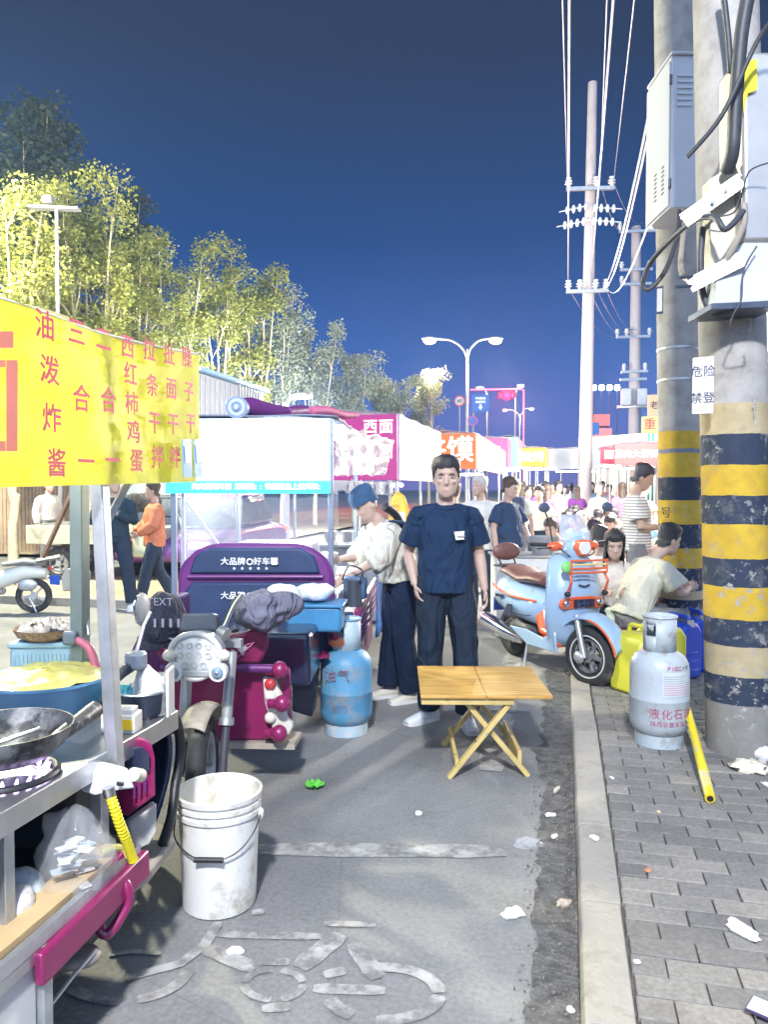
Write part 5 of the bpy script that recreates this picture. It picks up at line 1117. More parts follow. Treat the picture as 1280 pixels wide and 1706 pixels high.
MB().tube(smooth_path([(0,-.01,.66), (-.10,-.04,.72), (-.20,-.02,.66), (-.24,.02,.55)]), .010, 8).build('gas_hose', P('hose_plum', (.40,.12,.28), .4), g1)
p = gp(1103,1250,.105); M_gg = P('cylinder_grey', (.42,.47,.50), .4, 0, .07, 4, .06, 12, dirt=(.30,.28,.25), damt=.24, dscale=9)
g2 = gas('grey gas cylinder with red printing on the brick pavement beside the pole', (p.x, p.y+.14, .105), R(-9), M_gg, .165, .735, P('foot_grey', (.42,.50,.54), .5, dirt=(.3,.3,.28), damt=.3, dscale=10))
M_redp = P('stencil_red', (.42,.05,.14), .6)
def curve_text(s, t, Rr, a0, da, z, size, mat):
    for i, ch in enumerate(s):
        a = a0+da*i; text(ch, size, mat, t, (Rr*math.sin(a), -Rr*math.cos(a), z), rz=a)
curve_text('液化石油气', g2, .1665, R(-6), R(23), .205, .062, M_redp); curve_text('陕西安嘉安庆川', g2, .1665, R(-8), R(11.5), .150, .032, M_redp)
curve_text('PICC', g2, .1665, R(20), R(7.5), .465, .036, P('stencil_pink', (.60,.02,.16), .6)); curve_text('人保', g2, .1665, R(52), R(9), .467, .022, P('ink_black', (.02,.02,.025)))
fr = MB(); fr.grid(lambda i, j: V(.1668*math.sin(R(8+68*i)), -.1668*math.cos(R(8+68*i)), .305+.14*j), 16, 1); lab = fr.build('notice_label', P('label_pale', (.56,.60,.62), .5), g2)
for k in range(9):
    MB().grid(lambda i, j, k=k: V(.1672*math.sin(R(11+(44 if k > 5 else 60)*i)), -.1672*math.cos(R(11+(44 if k > 5 else 60)*i)), .318+.0125*k+.004*j), 12, 1).build('print_line', P('print_rose', (.50,.22,.30), .6) if k < 5 else P('print_grey', (.3,.3,.34), .6), lab)

# ---- jerrycans, black box, board
def jerry(label, loc, rz, mat, cap):
    t = thing('jerrycan', label, 'jerrycan', loc, rz); w, d, h_ = .27, .32, .45
    ch = [(-w/2,0),(w/2,0),(w/2,h_*.84),(w*.30,h_),(-w*.30,h_),(-w/2,h_*.84)]
    MB().prism([(x,-d/2,z) for x, z in ch], (0,d,0)).build('body', mat, t, bevel=.028)
    hn = MB(); hn.tube(smooth_path([(0,-d*.36,h_-.01), (0,-d*.34,h_+.045), (0,-d*.1,h_+.052), (0,d*.2,h_+.052), (0,d*.26,h_-.01)]), .018, 10); hn.build('handle', mat, t)
    MB().cyl((.0,-d*.42,h_-.02), (.0,-d*.42,h_+.028), .028, n=16).build('cap', cap, t)
    for k in range(3): MB().box((0,-d/2-.001,.07+k*.07), (.15,.010,.022)).build('rib', mat, t, bevel=.004)
    return t
JY = P('jerrycan_yellow', (.60,.58,.05), .35, 0, .06, 4, .03, spec=.6); JB = P('jerrycan_blue', (.012,.07,.52), .3, 0, .06, 4, .03, spec=.6)
for (u, v, lb, m_, rz_) in ((1062,1150,'yellow jerrycan, the left one behind the grey gas cylinder', JY, .5), (1100,1132,'yellow jerrycan with a pale cap, between the blue ones and the other yellow one', JY, .35), (1126,1124,'blue jerrycan half hidden behind the grey gas cylinder', JB, .6), (1154,1112,'blue jerrycan against the banded poles', JB, .3)):
    p = gp(u, v, .03); jerry(lb, (p.x, p.y, pz(p.y)), YAW+rz_, m_, P('cap_pale', (.66,.60,.50), .5))
p = gp(1040,1125,.03); t = thing('tool_case', 'black moulded case on the pavement behind the scooter wheel', 'case', (p.x+.0,p.y+.28,.0225), YAW+.3); MB().box((0,0,.17), (.30,.42,.33)).build('shell', P('case_black', (.03,.035,.045), .4), t, bevel=.03); MB().box((0,0,.335), (.32,.44,.03)).build('lid', P('case_black', (.03,.035,.045)), t, bevel=.01); MB().box((-.16,-.05,.2), (.012,.18,.08)).build('decal_panel', P('print_grey', (.3,.3,.34)), t)
p0 = t.location
t = thing('oil_bottle', 'big clear plastic bottle of brown oil in a bag on top of the black case', 'bottle', (p0.x+.06, p0.y+.02, .375), .3); MB().lathe([(0,0),(.075,0),(.08,.02),(.08,.20),(.06,.25),(.025,.29),(.025,.32),(0,.32)], (0,0,0), 20).build('body', P('bottle_bag', (.60,.60,.50), .3, 0, .2, 10, .5, 14, alpha=.8), t); MB().lathe([(0,.005),(.076,.005),(.076,.13),(0,.13)], (0,0,0), 20).build('oil', P('oil_brown', (.30,.20,.08), .3), t); MB().cyl((0,0,.315), (0,0,.34), .028, n=14).build('cap', P('cap_red', (.6,.08,.04), .4), t)
lump('plastic_bag', 'pale green plastic bag beside the oil bottle on the black case', 'plastic bag', (p0.x-.10, p0.y+.0, .375), (.075,.07,.11), P('bag_green', (.55,.64,.50), .4, 0, .15, 10, .5, 18), 31, .35, 10)
t = thing('wooden_board', 'tall plain wooden board leaning against the rear pole', 'board', gp(1108,1080,.0225)+V(.03,-.05,0), YAW+.25); MB().add([V(-.10,0,0)+V(0,0,0), V(.06,0,0), V(.06,.10,.86), V(-.02,.105,.92), V(-.12,.10,.88)], [(0,1,2,3,4)]).build('plank', P('board_brown', (.36,.20,.13), .65, 0, .15, 5, .1, 20), t, solid=.025)
p0 = gp(1184,1338,.105); p1 = at(1146,1180,4.42); t = thing('yellow_pole', 'dirty yellow tube with a broken end leaning beside the grey gas cylinder', 'tube', (p0.x,p0.y,.105)); p1 = p1-t.location
M_yt = P('tube_yellow', (.80,.62,.02), .5, 0, .1, 6, .1, 30, dirt=(.62,.55,.36), damt=.3, dscale=9)
MB().tube([V(0,0,.022), p1*.25+V(0,0,.016), p1*.6+V(0,0,.008), p1], [.024,.025,.022,.018], 16, dome=False).build('shaft', M_yt, t); MB().cyl(V(0,0,.022)-p1*.004, V(0,0,.022)-p1*.001, .015, n=12).build('hollow', M_black, t)
for k in range(6): a = rn.uniform(-1,1); MB().tube([p1*(.6+.07*k), p1*(.62+.07*k)+V(-.03,-.01,.02)], [.006,.001], 5).build('splinter', P('straw', (.62,.45,.22), .8), t)

# ---- litter
M_tis = P('tissue', (.80,.79,.77), .8, 0, .04, 20, .4, 40)
for (u, v, zb, r, m_, lb, nm) in (
    (883,1410,0,(.062,.045,.022), M_clear, 'crumpled clear plastic cup lying by the gutter', 'plastic_cup'), (855,1526,0,(.045,.03,.016), M_tis, 'torn white tissue on the road near the gutter', 'tissue'),
    (697,1358,0,(.018,.014,.012), M_tis, 'small white scrap in the middle of the lane', 'paper_scrap'), (393,1588,0,(.03,.02,.012), M_tis, 'pale scrap on the painted bicycle symbol', 'paper_scrap'),
    (1240,1556,.105,(.062,.03,.016), M_tis, 'white tissue lying on the brick pavement', 'tissue'), (1250,1284,.105,(.10,.06,.035), P('bag_food', (.72,.66,.52), .4, 0, .2, 10, .4, 20), 'cream plastic bag of scraps at the foot of the thick pole', 'plastic_bag'),
    (1272,1266,.105,(.05,.04,.05), M_tis, 'white paper crumpled on top of the scraps by the thick pole', 'tissue'), (1284,1312,.105,(.06,.014,.012), M_tis, 'white strip of paper at the right edge of the pavement', 'paper_scrap'),
    (992,1398,.117,(.022,.018,.010), M_tis, 'white scrap lying on the kerb', 'paper_scrap'), (1081,1452,.105,(.018,.012,.008), P('leaf_rust', (.45,.22,.12), .7), 'curled rust-coloured leaf on the brick pavement', 'dry_leaf'),
    (1098,1354,.105,(.012,.008,.006), P('peel', (.75,.60,.30), .7), 'yellow crumb on the brick pavement', 'food_scrap'), (1020,1297,.105,(.022,.008,.006), M_tis, 'thin pale scrap near the kerb on the pavement', 'paper_scrap'),
    (918,1360,.004,(.03,.016,.010), M_tis, 'white scrap in the dark gutter', 'paper_scrap'), (925,1395,.004,(.022,.014,.008), M_tis, 'second white scrap in the dark gutter, nearer', 'paper_scrap'), (928,1318,.004,(.04,.012,.012), P('straw2', (.6,.55,.45), .7), 'curled pale strip in the gutter under the table corner', 'paper_scrap'),
    (940,1508,.004,(.03,.02,.014), P('shells', (.50,.42,.34), .8, 0, .4, 60), 'heap of nut shells in the gutter', 'nut_shells'), (952,1686,.004,(.012,.012,.010), M_tis, 'white cube of litter at the bottom of the gutter', 'paper_scrap'),
    (1062,1604,.105,(.012,.01,.006), M_tis, 'tiny white crumb low on the brick pavement', 'paper_scrap'), (985,1180,.03,(.022,.012,.008), M_tis, 'white scrap under the scooter on the kerb', 'paper_scrap')):
    p = gp(u, v, zb); lump(nm, lb, nm.replace('_', ' '), (p.x, p.y, max(zb, pz(p.y) if p.x > .21 else zb)+.001), r, m_, u*.01, .5, 40, rz=u, n=16, m=10)
p = gp(524,1313,0); t = thing('vegetable_scrap', 'bright green lettuce leaf dropped on the road', 'leaf', (p.x,p.y,.001))
for k in range(5): a = k*1.3; MB().grid(lambda i, j, a=a: V((i*.05)*math.cos(a)-(j-.5)*.05*math.sin(a), (i*.05)*math.sin(a)+(j-.5)*.05*math.cos(a), .008+.018*i+.008*math.sin(j*9+a)), 6, 6).build('leaf_blade', P('lettuce', (.12,.50,.06), .5, 0, .25, 40, .3, 60), t)
gm = random.Random(9); grit = MB()
for k in range(900):
    y = gm.uniform(1.2,4.6); x = .055-.20*gm.random()**2; s_ = gm.uniform(.002,.007); grit.box((x,y,.004+s_*.4), (s_*1.6,s_,s_), rz=gm.uniform(0,3))
og = grit.build('gravel', P('grit', (.20,.19,.17), .9, 0, .4, 30), None, smooth=False); og['kind'] = 'stuff'; og['label'] = 'loose grit gathered in the dark gutter along the kerb'
# phone lying at the corner
A = gp(1257,1660,.117); B = gp(1238,1690,.117); sd = (B-A).normalized(); ln = V(-sd.y, sd.x, 0)*(1 if V(-sd.y, sd.x, 0).x > 0 else -1)
c = (A+B)/2+ln*.078; t = thing('phone', 'smartphone with a blue lit screen lying on the pavement at the bottom right corner', 'phone', (c.x, c.y, .119), math.atan2(ln.y, ln.x))
MB().box((0,0,.005), (.156,.076,.010)).build('case', P('phone_case', (.06,.04,.10), .3), t, bevel=.004); MB().box((0,0,.0105), (.146,.066,.001)).build('screen', glow('phone_screen', (.45,.72,.95), .45), t)
# ================================================================== SCOOTER, PEOPLE, TRAFFIC
M_sb = P('scooter_blue', (.34,.49,.66), .22, 0, .04, 3, .03, 4, dirt=(.30,.36,.42), damt=.10, dscale=6, coat=.5); M_or = P('scooter_orange', (.75,.13,.04), .3, 0, .05, 3, .0, coat=.4); M_br = P('brown_leather', (.17,.075,.065), .45, 0, .12, 8, .1, 50)
a = gp(985,1140,.02); s0 = thing('scooter', 'pale blue and orange retro scooter parked at the kerb', 'scooter', (a.x, a.y, .0), R(33))
# local: -Y forward, front wheel at the origin, rear wheel at y = 1.28
fwd = Matrix.Rotation(R(17), 3, 'Z')
wheel(s0, (0,0,.245), fwd@V(1,0,0), .245, .105, P('alloy', (.62,.62,.63), .25, .8), 5, disc=True)
MB().torus(fwd@V(-.052,0,0)+V(0,0,.245), fwd@V(1,0,0), .165, (.006,.003), 40, 6).build('rim_stripe', M_white, s0)
fk = MB(); fk.tube([fwd@V(-.085,0,0)+V(0,0,.245), fwd@V(-.085,.04,0)+V(0,0,.40), fwd@V(-.06,.10,0)+V(0,0,.56)], [.026,.024,.024], 12); fk.build('fork', M_galv, s0); MB().ell(fwd@V(-.09,.05,0)+V(0,0,.24), (.03,.06,.05)).build('brake_caliper', M_galv, s0)
fn = MB()
def fen(i, j):
    a = R(168-140*i); rr = .325-.02*abs(i-.5); w = .105*(1-.35*max(0, (i-.6)/.4)); k = (2*j-1); return fwd@V(w*math.sin(k*1.35), math.cos(a)*-rr*-1.0, 0)+V(0,0,.275+math.sin(a)*rr-.055*(1-math.cos(k*1.5)))
fn.grid(fen, 22, 10); fn.build('front_fender', M_sb, s0, solid=.008)
MB().tube([fen(.45+.55*i/12, .0) if False else fen(.02+.50*i/12, 0) for i in range(13)], .009, 8).build('fender_trim', M_or, s0); MB().tube([fen(.02+.96*i/14, 1) for i in range(15)], .008, 8).build('fender_trim', M_or, s0)
# apron (leg shield): curved sheet, narrow at the foot, bulging at the front
ap = MB(); prof = [(.30,.26,.16),(.36,.20,.19),(.50,.17,.235),(.62,.145,.245),(.74,.14,.24),(.86,.17,.225),(.96,.20,.19),(1.02,.23,.12)]
def apr(i, j):
    f = i*(len(prof)-1); k = min(int(f), len(prof)-2); t = f-k; z, y, w = [prof[k][m_]+(prof[k+1][m_]-prof[k][m_])*t for m_ in range(3)]; s_ = 2*j-1
    return V(w*s_, y+.09*s_*s_+.03*abs(s_)**4, z)
ap.grid(apr, 24, 16); ap.build('apron', M_sb, s0, solid=-.03)
MB().tube([apr(.12+.86*i/16, 0) for i in range(17)], .010, 8).build('apron_edge', M_sb, s0); MB().tube([apr(.12+.86*i/16, 1) for i in range(17)], .010, 8).build('apron_edge', M_sb, s0)
# orange grille with dark cells and two round lamps
gr = MB().prism([V(x, .128+.55*x*x, z) for x, z in ((-.21,.635),(-.19,.685),(-.08,.705),(.08,.705),(.19,.685),(.21,.635),(.18,.605),(-.18,.605))], (0,-.03,0)).build('grille', M_or, s0, bevel=.008)
for r_ in range(2):
    for c_ in range(4): MB().box((-.075+.05*c_, .094+.55*(.075-.05*c_)**2*.5, .634+.036*r_), (.040,.012,.028)).build('grille_cell', P('cell_dark', (.02,.025,.06), .3), gr)
for x in (-.155,.155): MB().ell((x,.108,.652), (.030,.014,.028), 16, 10).build('lamp', M_chrome, gr)
MB().tube(smooth_path([V(-.05,.10,.80), V(0,.095,.788), V(.05,.10,.80)]), .006, 6).build('badge', P('ink_black', (.02,.02,.025)), s0)
# front rack
rk = MB().tube([V(-.16,.06,.90), V(-.17,.02,.84), V(-.175,.08,.74)], .010, 8).build('rack_leg', M_or, s0); MB().tube([V(.16,.06,.90), V(.17,.02,.84), V(.175,.08,.74)], .010, 8).build('rack_leg', M_or, s0)
for k in range(4): MB().cyl((-.16,.03-.0*k,.905+.032*k), (.16,.03,.905+.032*k), .0085, n=8).build('rack_bar', M_or if k != 2 else P('rack_yellow', (.75,.6,.25), .4), s0)
for x in (-.165,.165): MB().tube([V(x,.03,.90), V(x,.03,1.01)], .008, 8).build('rack_side', M_or, s0)
for x in (-.175,.175): MB().ell((x,.07,.735), (.025,.03,.022)).build('rack_foot', M_black, s0)
MB().ell((-.19,.06,.95), (.05,.03,.05)).build('charm', P('charm_green', (.25,.65,.20), .5), s0)
# headset, headlight, screen, bars, mirrors
hs = MB(); hs.tube([V(0,.24,1.0), V(0,.22,1.08), V(0,.18,1.16)], [(.10,.10),(.13,.09),(.08,.06)], 18, side=(1,0,0)); hs.build('headset', M_sb, s0)
hl = MB().prism([V(x,.10,z) for x, z in ((-.075,1.09),(-.055,1.16),(.055,1.16),(.075,1.09),(.04,1.03),(-.04,1.03))], (0,.06,0)).build('headlight', M_or, s0, bevel=.01); MB().prism([V(x,.088,z) for x, z in ((-.055,1.09),(-.04,1.145),(.04,1.145),(.055,1.09),(.03,1.045),(-.03,1.045))], (0,.02,0)).build('lens', M_lens, hl, bevel=.004)
for sx in (-1, 1):
    MB().ell((sx*.17,.26,1.10), (.075,.05,.04), 14, 9).build('lever_guard', M_or, s0); MB().tube([V(sx*.16,.27,1.11), V(sx*.36,.33,1.12)], .017, 10).build('grip', M_black, s0); MB().tube([V(sx*.18,.22,1.10), V(sx*.34,.26,1.085)], .006, 6).build('brake_lever', M_black, s0)
    mi = MB().ell((sx*.30,.22,1.42), (.055,.018,.040), 16, 10).build('mirror', P('mirror_dark', (.08,.10,.15), .3), s0); MB().tube([V(sx*.19,.27,1.13), V(sx*.23,.25,1.28), V(sx*.29,.23,1.40)], .006, 6).build('stem', M_black, mi)
MB().grid(lambda i, j: V((j-.5)*.30*(1-.35*i*i), .16+.05*(2*j-1)**2+.09*i, 1.14+.22*i), 8, 8).build('windscreen', P('screen_tint', (.55,.60,.70), .1, alpha=.5, spec=.9, bump=0), s0, solid=.004)
# floor, side panels, seat, tail
MB().prism([(-.17,.26,.27),(.17,.26,.27),(.16,.62,.25),(-.16,.62,.25)], (0,0,.05)).build('floor', M_or, s0, bevel=.015)
for sx in (-1, 1): MB().prism([V(sx*.17,.20,.24), V(sx*.17,.66,.22), V(sx*.19,.95,.34), V(sx*.19,.66,.36), V(sx*.18,.40,.33), V(sx*.17,.24,.42)], (sx*.02,0,0)).build('rocker_panel', M_sb, s0, bevel=.012)
MB().tube([V(0,.24,.45), V(0,.34,.34), V(0,.55,.36), V(0,.66,.52)], [(.10,.08),(.14,.05),(.14,.06),(.12,.12)], 16, side=(1,0,0)).build('tunnel', M_or, s0)
tl = MB(); tl.tube([V(0,.60,.50), V(0,.75,.54), V(0,.98,.57), V(0,1.22,.60), V(0,1.40,.66)], [(.12,.14),(.20,.17),(.235,.18),(.21,.16),(.09,.07)], 24, side=(1,0,0)); tl.build('tail', M_sb, s0)
for sx in (-1, 1):
    MB().tube(smooth_path([V(sx*.13,.62,.60), V(sx*.215,.80,.615), V(sx*.245,1.0,.64), V(sx*.21,1.25,.68)]), .010, 8).build('tail_trim', M_or, s0)
    MB().prism([V(sx*.232,.84,.44), V(sx*.236,.84,.55), V(sx*.238,.92,.55), V(sx*.236,.98,.44)], (sx*.012,0,0)).build('side_vent', M_dkblue, s0, bevel=.005); MB().box((sx*.245,1.06,.60), (.01,.14,.03)).build('emblem', M_dkblue, s0)
se = MB(); se.tube([V(0,.62,.77), V(0,.74,.785), V(0,.92,.765), V(0,1.08,.80), V(0,1.28,.81)], [(.10,.04),(.15,.055),(.16,.05),(.165,.06),(.13,.045)], 20, side=(1,0,0)); se.build('seat', M_br, s0)
br = MB(); br.ell((0,1.38,.97), (.15,.045,.085), 20, 12); br.build('backrest', M_br, s0); MB().tube([V(-.08,1.30,.80), V(-.08,1.38,.90)], .010, 8).build('backrest_stay', M_black, s0); MB().tube([V(.08,1.30,.80), V(.08,1.38,.90)], .010, 8).build('backrest_stay', M_black, s0)
MB().box((0,1.32,.84), (.24,.20,.02)).build('luggage_plate', M_black, s0, bevel=.005)
wheel(s0, (0,1.22,.235), (1,0,0), .235, .11, P('alloy', (.62,.62,.63)), 5)
mu = MB().tube([V(-.17,.78,.24), V(-.20,1.0,.27), V(-.21,1.38,.33)], [.035,.065,.07], 18).build('muffler', M_chrome, s0); MB().tube([V(-.21,1.39,.331), V(-.212,1.43,.336)], [.05,.04], 16, dome=False).build('muffler_tip', M_black, mu)
MB().tube([V(-.15,.72,.24), V(-.20,.70,.02)], .012, 8).build('side_stand', M_galv, s0)
for sx in (-1, 1):
    MB().tube(smooth_path([V(sx*.13,.66,.47), V(sx*.22,.80,.47), V(sx*.245,1.0,.50), V(sx*.20,1.25,.56)]), .003, 6).build('panel_gap', M_black, s0)
    MB().tube(smooth_path([V(sx*.17,.24,1.10), V(sx*.13,.16,1.05), V(sx*.05,.19,1.0)]), .005, 6).build('brake_cable', M_black, s0)
MB().tube([apr(.62, .12+.76*i/12)+V(0,-.004,0) for i in range(13)], .003, 6).build('panel_gap', M_black, s0)
MB().box((0,1.44,.46), (.20,.012,.12)).build('number_plate', P('plate_blue2', (.04,.10,.42), .5), s0)
MB().ell((0,.95,.30), (.13,.26,.11)).build('engine', P('engine_dark', (.06,.06,.07), .5, .5), s0)

# ---------------------------------------------------------------- people
HB = P('hair_black', (.022,.020,.024), .45, 0, .2, 60, .4, 160); HG = P('hair_grey', (.48,.47,.44), .6, 0, .2, 60, .4, 160); HN = P('hair_brown', (.07,.045,.035), .5, 0, .2, 60, .4, 160)
def col(n, c, f=.45, s_=9): return cloth(n, c, f, s_)
p = gp(742,1206,0)
man, D, s_ = person('man in a navy T-shirt and white trainers standing behind the folding table', (p.x,p.y,0), YAW+R(4), 1.775, top=col('hazed_black_tee', (.013,.032,.075), .8, 6), bottom=col('navy_trousers', (.016,.026,.045), .8, 7), shoes=P('trainer_white', (.66,.69,.73), .5), hair=HB, vox=.0065, tone=.50, look=(R(-8), R(3)), loose=1.25, hem=.07, headscale=1.07, belly=1.05, legw=1.1,  # black T-shirt; the blue veil of haze is put into its colour
    J=dict(shl=(.182,.012,1.372), shr=(-.182,.012,1.380), ell=(.232,.05,1.12), wrl=(.255,-.02,.885), elr=(-.235,.10,1.13), wrr=(-.20,.0,.92), anl=(.135,-.07,.085), toel=(.15,-.6,0), anr=(-.10,.08,.085), toer=(-.42,-.12,0), knr=(-.10,.0,.50), knl=(.125,-.06,.50)), curl=.75)
lg = MB().prism([V(.02,-.148,1.295), V(.09,-.140,1.30), V(.086,-.142,1.268), V(.088,-.145,1.245), V(.03,-.152,1.242), V(.026,-.15,1.268)], (0,-.004,0)); lgo = lg.build('chest_logo', P('logo_cream', (.72,.68,.58), .6), man); lgo.location = (.01,-.012,.0)
MB().box((.065,-.162,1.268), (.05,.003,.006)).build('logo_line', P('logo_grey', (.35,.36,.40), .6), lgo)
nk = MB().torus((0,-.010,1.437*s_), (0,-.30,1), .078, .005, 30, 8).build('collar', col('hazed_black_tee', (.02,.06,.16)), man)
p = gp(662,1166,0)
wom, D, s_ = person('woman in a blue beanie and cream sweatshirt bent over the stall counter', (p.x+.02,p.y+.02,0), YAW-R(68), 1.64, top=col('cream_sweat', (.60,.58,.50), .9, 9), bottom=col('dark_wide_trousers', (.010,.020,.048), .7, 6), shoes=P('trainer_cream', (.66,.62,.52), .6), hair=HB, hairstyle='hat', hatmat=P('beanie_blue', (.03,.085,.18), .8, 0, .15, 12, .3, 60), sleeve='rolled', tone=.52, vox=.008, look=(R(-6), R(38)), loose=2.4, hem=-.15, legw=1.7, belly=1.15, curl=.9,
    J=dict(wai=(0,-.03,1.09), che=(0,-.10,1.27), nek=(0,-.20,1.44), hed=(0,-.285,1.555), shl=(.175,-.15,1.345), shr=(-.175,-.15,1.345), ell=(.235,-.27,1.15), wrl=(.15,-.49,1.02), elr=(-.235,-.26,1.13), wrr=(-.14,-.46,1.12), anl=(.10,.05,.085), anr=(-.10,-.06,.085)))
MB().grid(lambda i, j: V(-.10*math.cos(i*3.1), -.14+.11*math.sin(i*3.1)+.10*j, (1.46-.0*i-.02*j)*s_*.98), 10, 3).build('hood', col('navy_hood', (.03,.055,.11)), wom, solid=.02)
MB().tube(smooth_path([V(-.02,-.12,1.44), V(-.035,-.01,1.36), V(-.035,.075,1.16), V(-.03,.10,.98), V(-.02,.09,.86)]), [(.055-.0014*k,.035-.001*k) for k in range(25)], 12, side=(1,0,0)).build('ponytail', HB, wom)
# people just behind
p = gp(800,1030,0)
person('older grey-haired man in a loose white T-shirt behind the man in navy', (p.x,p.y,0), YAW-R(30), 1.72, top=col('white_tee', (.70,.68,.62)), bottom=col('black_trs', (.03,.045,.075)), shoes=M_black, hair=HG, tone=.48, vox=.011, look=(R(-25), 0), loose=2.3, hem=.10, J=dict(elr=(-.25,-.04,1.13), wrr=(-.10,-.22,1.10)))
p = gp(838,1036,0)
person('stocky man in a dark blue polo and jeans beside the older grey-haired man', (p.x+.05,p.y+.1,0), YAW+R(45), 1.70, top=col('dark_polo', (.03,.055,.11)), bottom=col('jeans', (.07,.13,.22)), shoes=M_black, hair=HN, tone=.5, vox=.011, look=(R(12), R(15)), belly=1.25, loose=1.6, hem=.04, J=dict(ell=(.30,-.02,1.14), wrl=(.20,-.20,.95)))
p = gp(752,1010,0)
person('short-haired person seen from behind between the man in navy and the older man', (p.x,p.y+.3,0), YAW+R(160), 1.66, top=col('olive_shirt', (.45,.44,.34)), bottom=col('black_trs', (.03,.045,.075)), hair=HN, tone=.48, vox=.013, face=False)
p = gp(858,985,0)
bpk, D, s_ = person('man in a pale shirt with a dark backpack walking away down the lane', (p.x,p.y,0), YAW+R(170), 1.70, top=col('pale_shirt', (.62,.60,.50)), bottom=col('grey_trs', (.18,.19,.21)), hair=P('hair_straw', (.45,.38,.2), .6), tone=.5, vox=.014, face=False, loose=1.8)
MB().box((0,.20,1.24), (.30,.16,.42)).build('backpack', col('backpack_dark', (.06,.075,.11)), bpk, bevel=.06)
# right side: standing and seated diners
p = at(1062,812,7.7)
person('young man in a striped grey polo standing beside the poles and looking down', (p.x,p.y,.0225), YAW-R(-75), 1.80, top=col('stripe_polo', (.52,.53,.54), .4), bottom=col('grey_trs', (.18,.19,.21)), shoes=M_black, hair=P('hair_ink', (.03,.03,.05), .4, 0, .2, 60, .3, 160), tone=.5, vox=.010, look=(0, R(25)), loose=1.5, hem=.05, J=dict(ell=(.235,-.03,1.14), wrl=(.12,-.27,1.12), elr=(-.235,-.03,1.14), wrr=(-.10,-.30,1.14), hed=(0,-.05,1.61)))
_m = _mats['stripe_polo']; N = _m.node_tree.nodes; L = _m.node_tree.links; b = N['Principled BSDF']; tcn = N.new('ShaderNodeTexCoord'); wv = N.new('ShaderNodeTexWave'); wv.bands_direction = 'Z'; wv.inputs['Scale'].default_value = 11; wv.inputs['Distortion'].default_value = .6; L.new(tcn.outputs['Object'], wv.inputs['Vector']); L.new(ramp(N, L, wv.outputs['Fac'], ((.3, (.30,.31,.34)), (.55, (.66,.66,.65)))), b.inputs['Base Color'])
def sitJ(leanf=.08, arms='table', seat=.42, hl=.10):
    z = seat-.50
    J = dict(pel=(0,0,.53+z), wai=(0,-.02-leanf*.2,.66+z), che=(0,-.03-leanf*.9,.84+z), nek=(0,-.04-leanf*1.7,1.03+z), hed=(0,-.08-leanf*2.1-hl*.3,1.17+z-leanf*.1), shl=(.178,-.03-leanf*1.4,.935+z), shr=(-.178,-.03-leanf*1.4,.935+z),
             ell=(.24,-.17-leanf*1.2,.74+z), elr=(-.24,-.17-leanf*1.2,.74+z), wrl=(.09,-.37-leanf,.76+z), wrr=(-.09,-.38-leanf,.76+z), hil=(.09,-.02,.52+z), hir=(-.09,-.02,.52+z), knl=(.15,-.40,.50+z+.03), knr=(-.15,-.40,.50+z+.03), anl=(.14,-.36,.085), anr=(-.14,-.36,.085))
    return J
def stool(label, x, y, z=.0225, h_=.36, c_=(.55,.10,.10)):
    t = thing('stool', label, 'stool', (x,y,z)); MB().lathe([(0,h_-.02),(.14,h_-.02),(.155,h_-.01),(.155,h_),(.145,h_+.006),(0,h_+.004)], (0,0,0), 20).build('seat', P('stool_%d' % int(c_[0]*100), c_, .45), t)
    for k in range(4): a = R(45+90*k); MB().tube([(.10*math.cos(a),.10*math.sin(a),h_-.015), (.15*math.cos(a),.15*math.sin(a),0)], .016, 8).build('leg', P('stool_%d' % int(c_[0]*100), c_), t)
    return t
def sitter(label, u, d, rz, top, hair=HB, style='short', lean_=.08, sleeve='short', bottom=None, vox=.013, tone=.5, look=(0, R(20)), face=True, H=1.66, loose=1.4, st=True, stc=(.55,.10,.10)):
    p = at(u, 812, d); r = person(label, (p.x,p.y,.0225), rz, H, J=sitJ(lean_), top=top, bottom=bottom or col('navy_trousers', (.022,.045,.085)), hair=hair, hairstyle=style, sleeve=sleeve, vox=vox, tone=tone, look=look, face=face, loose=loose, shoes=M_black)
    if st: stool('stool under the '+label.split(' sitting')[0].split(' seated')[0][:60], p.x, p.y, h_=.355, c_=stc)
    return r
sitter('long-haired woman in a cream blouse seated behind the scooter, eyes lowered', 1024, 6.9, YAW-R(14), col('cream_blouse', (.62,.56,.50)), HB, 'long', .03, 'short', vox=.009, look=(R(5), R(18)), H=1.70)
sitter('broad man in a pale khaki T-shirt seated with his back half turned', 1052, 6.5, YAW+R(105), col('khaki_tee', (.56,.54,.44)), HB, 'short', .12, 'short', col('shorts_grey', (.20,.20,.20)), .010, face=False, H=1.80, loose=2.0)
sitter('person in white seated directly behind the scooter windscreen', 985, 7.0, YAW+R(150), col('white_shirt', (.70,.69,.68)), HB, 'short', .10, 'short', vox=.012, face=False, H=1.72)
sitter('man in a white open-necked shirt eating at a low table behind the scooter', 970, 9.3, YAW+R(5), col('white_shirt', (.70,.69,.68)), P('hair_plum', (.05,.035,.05), .5), 'short', .16, 'short', vox=.013, H=1.72)
sitter('person in a beige top eating, left of the man in the open-necked shirt', 945, 10.1, YAW-R(35), col('beige_top', (.55,.48,.38)), HN, 'short', .20, 'long', vox=.014, H=1.70)
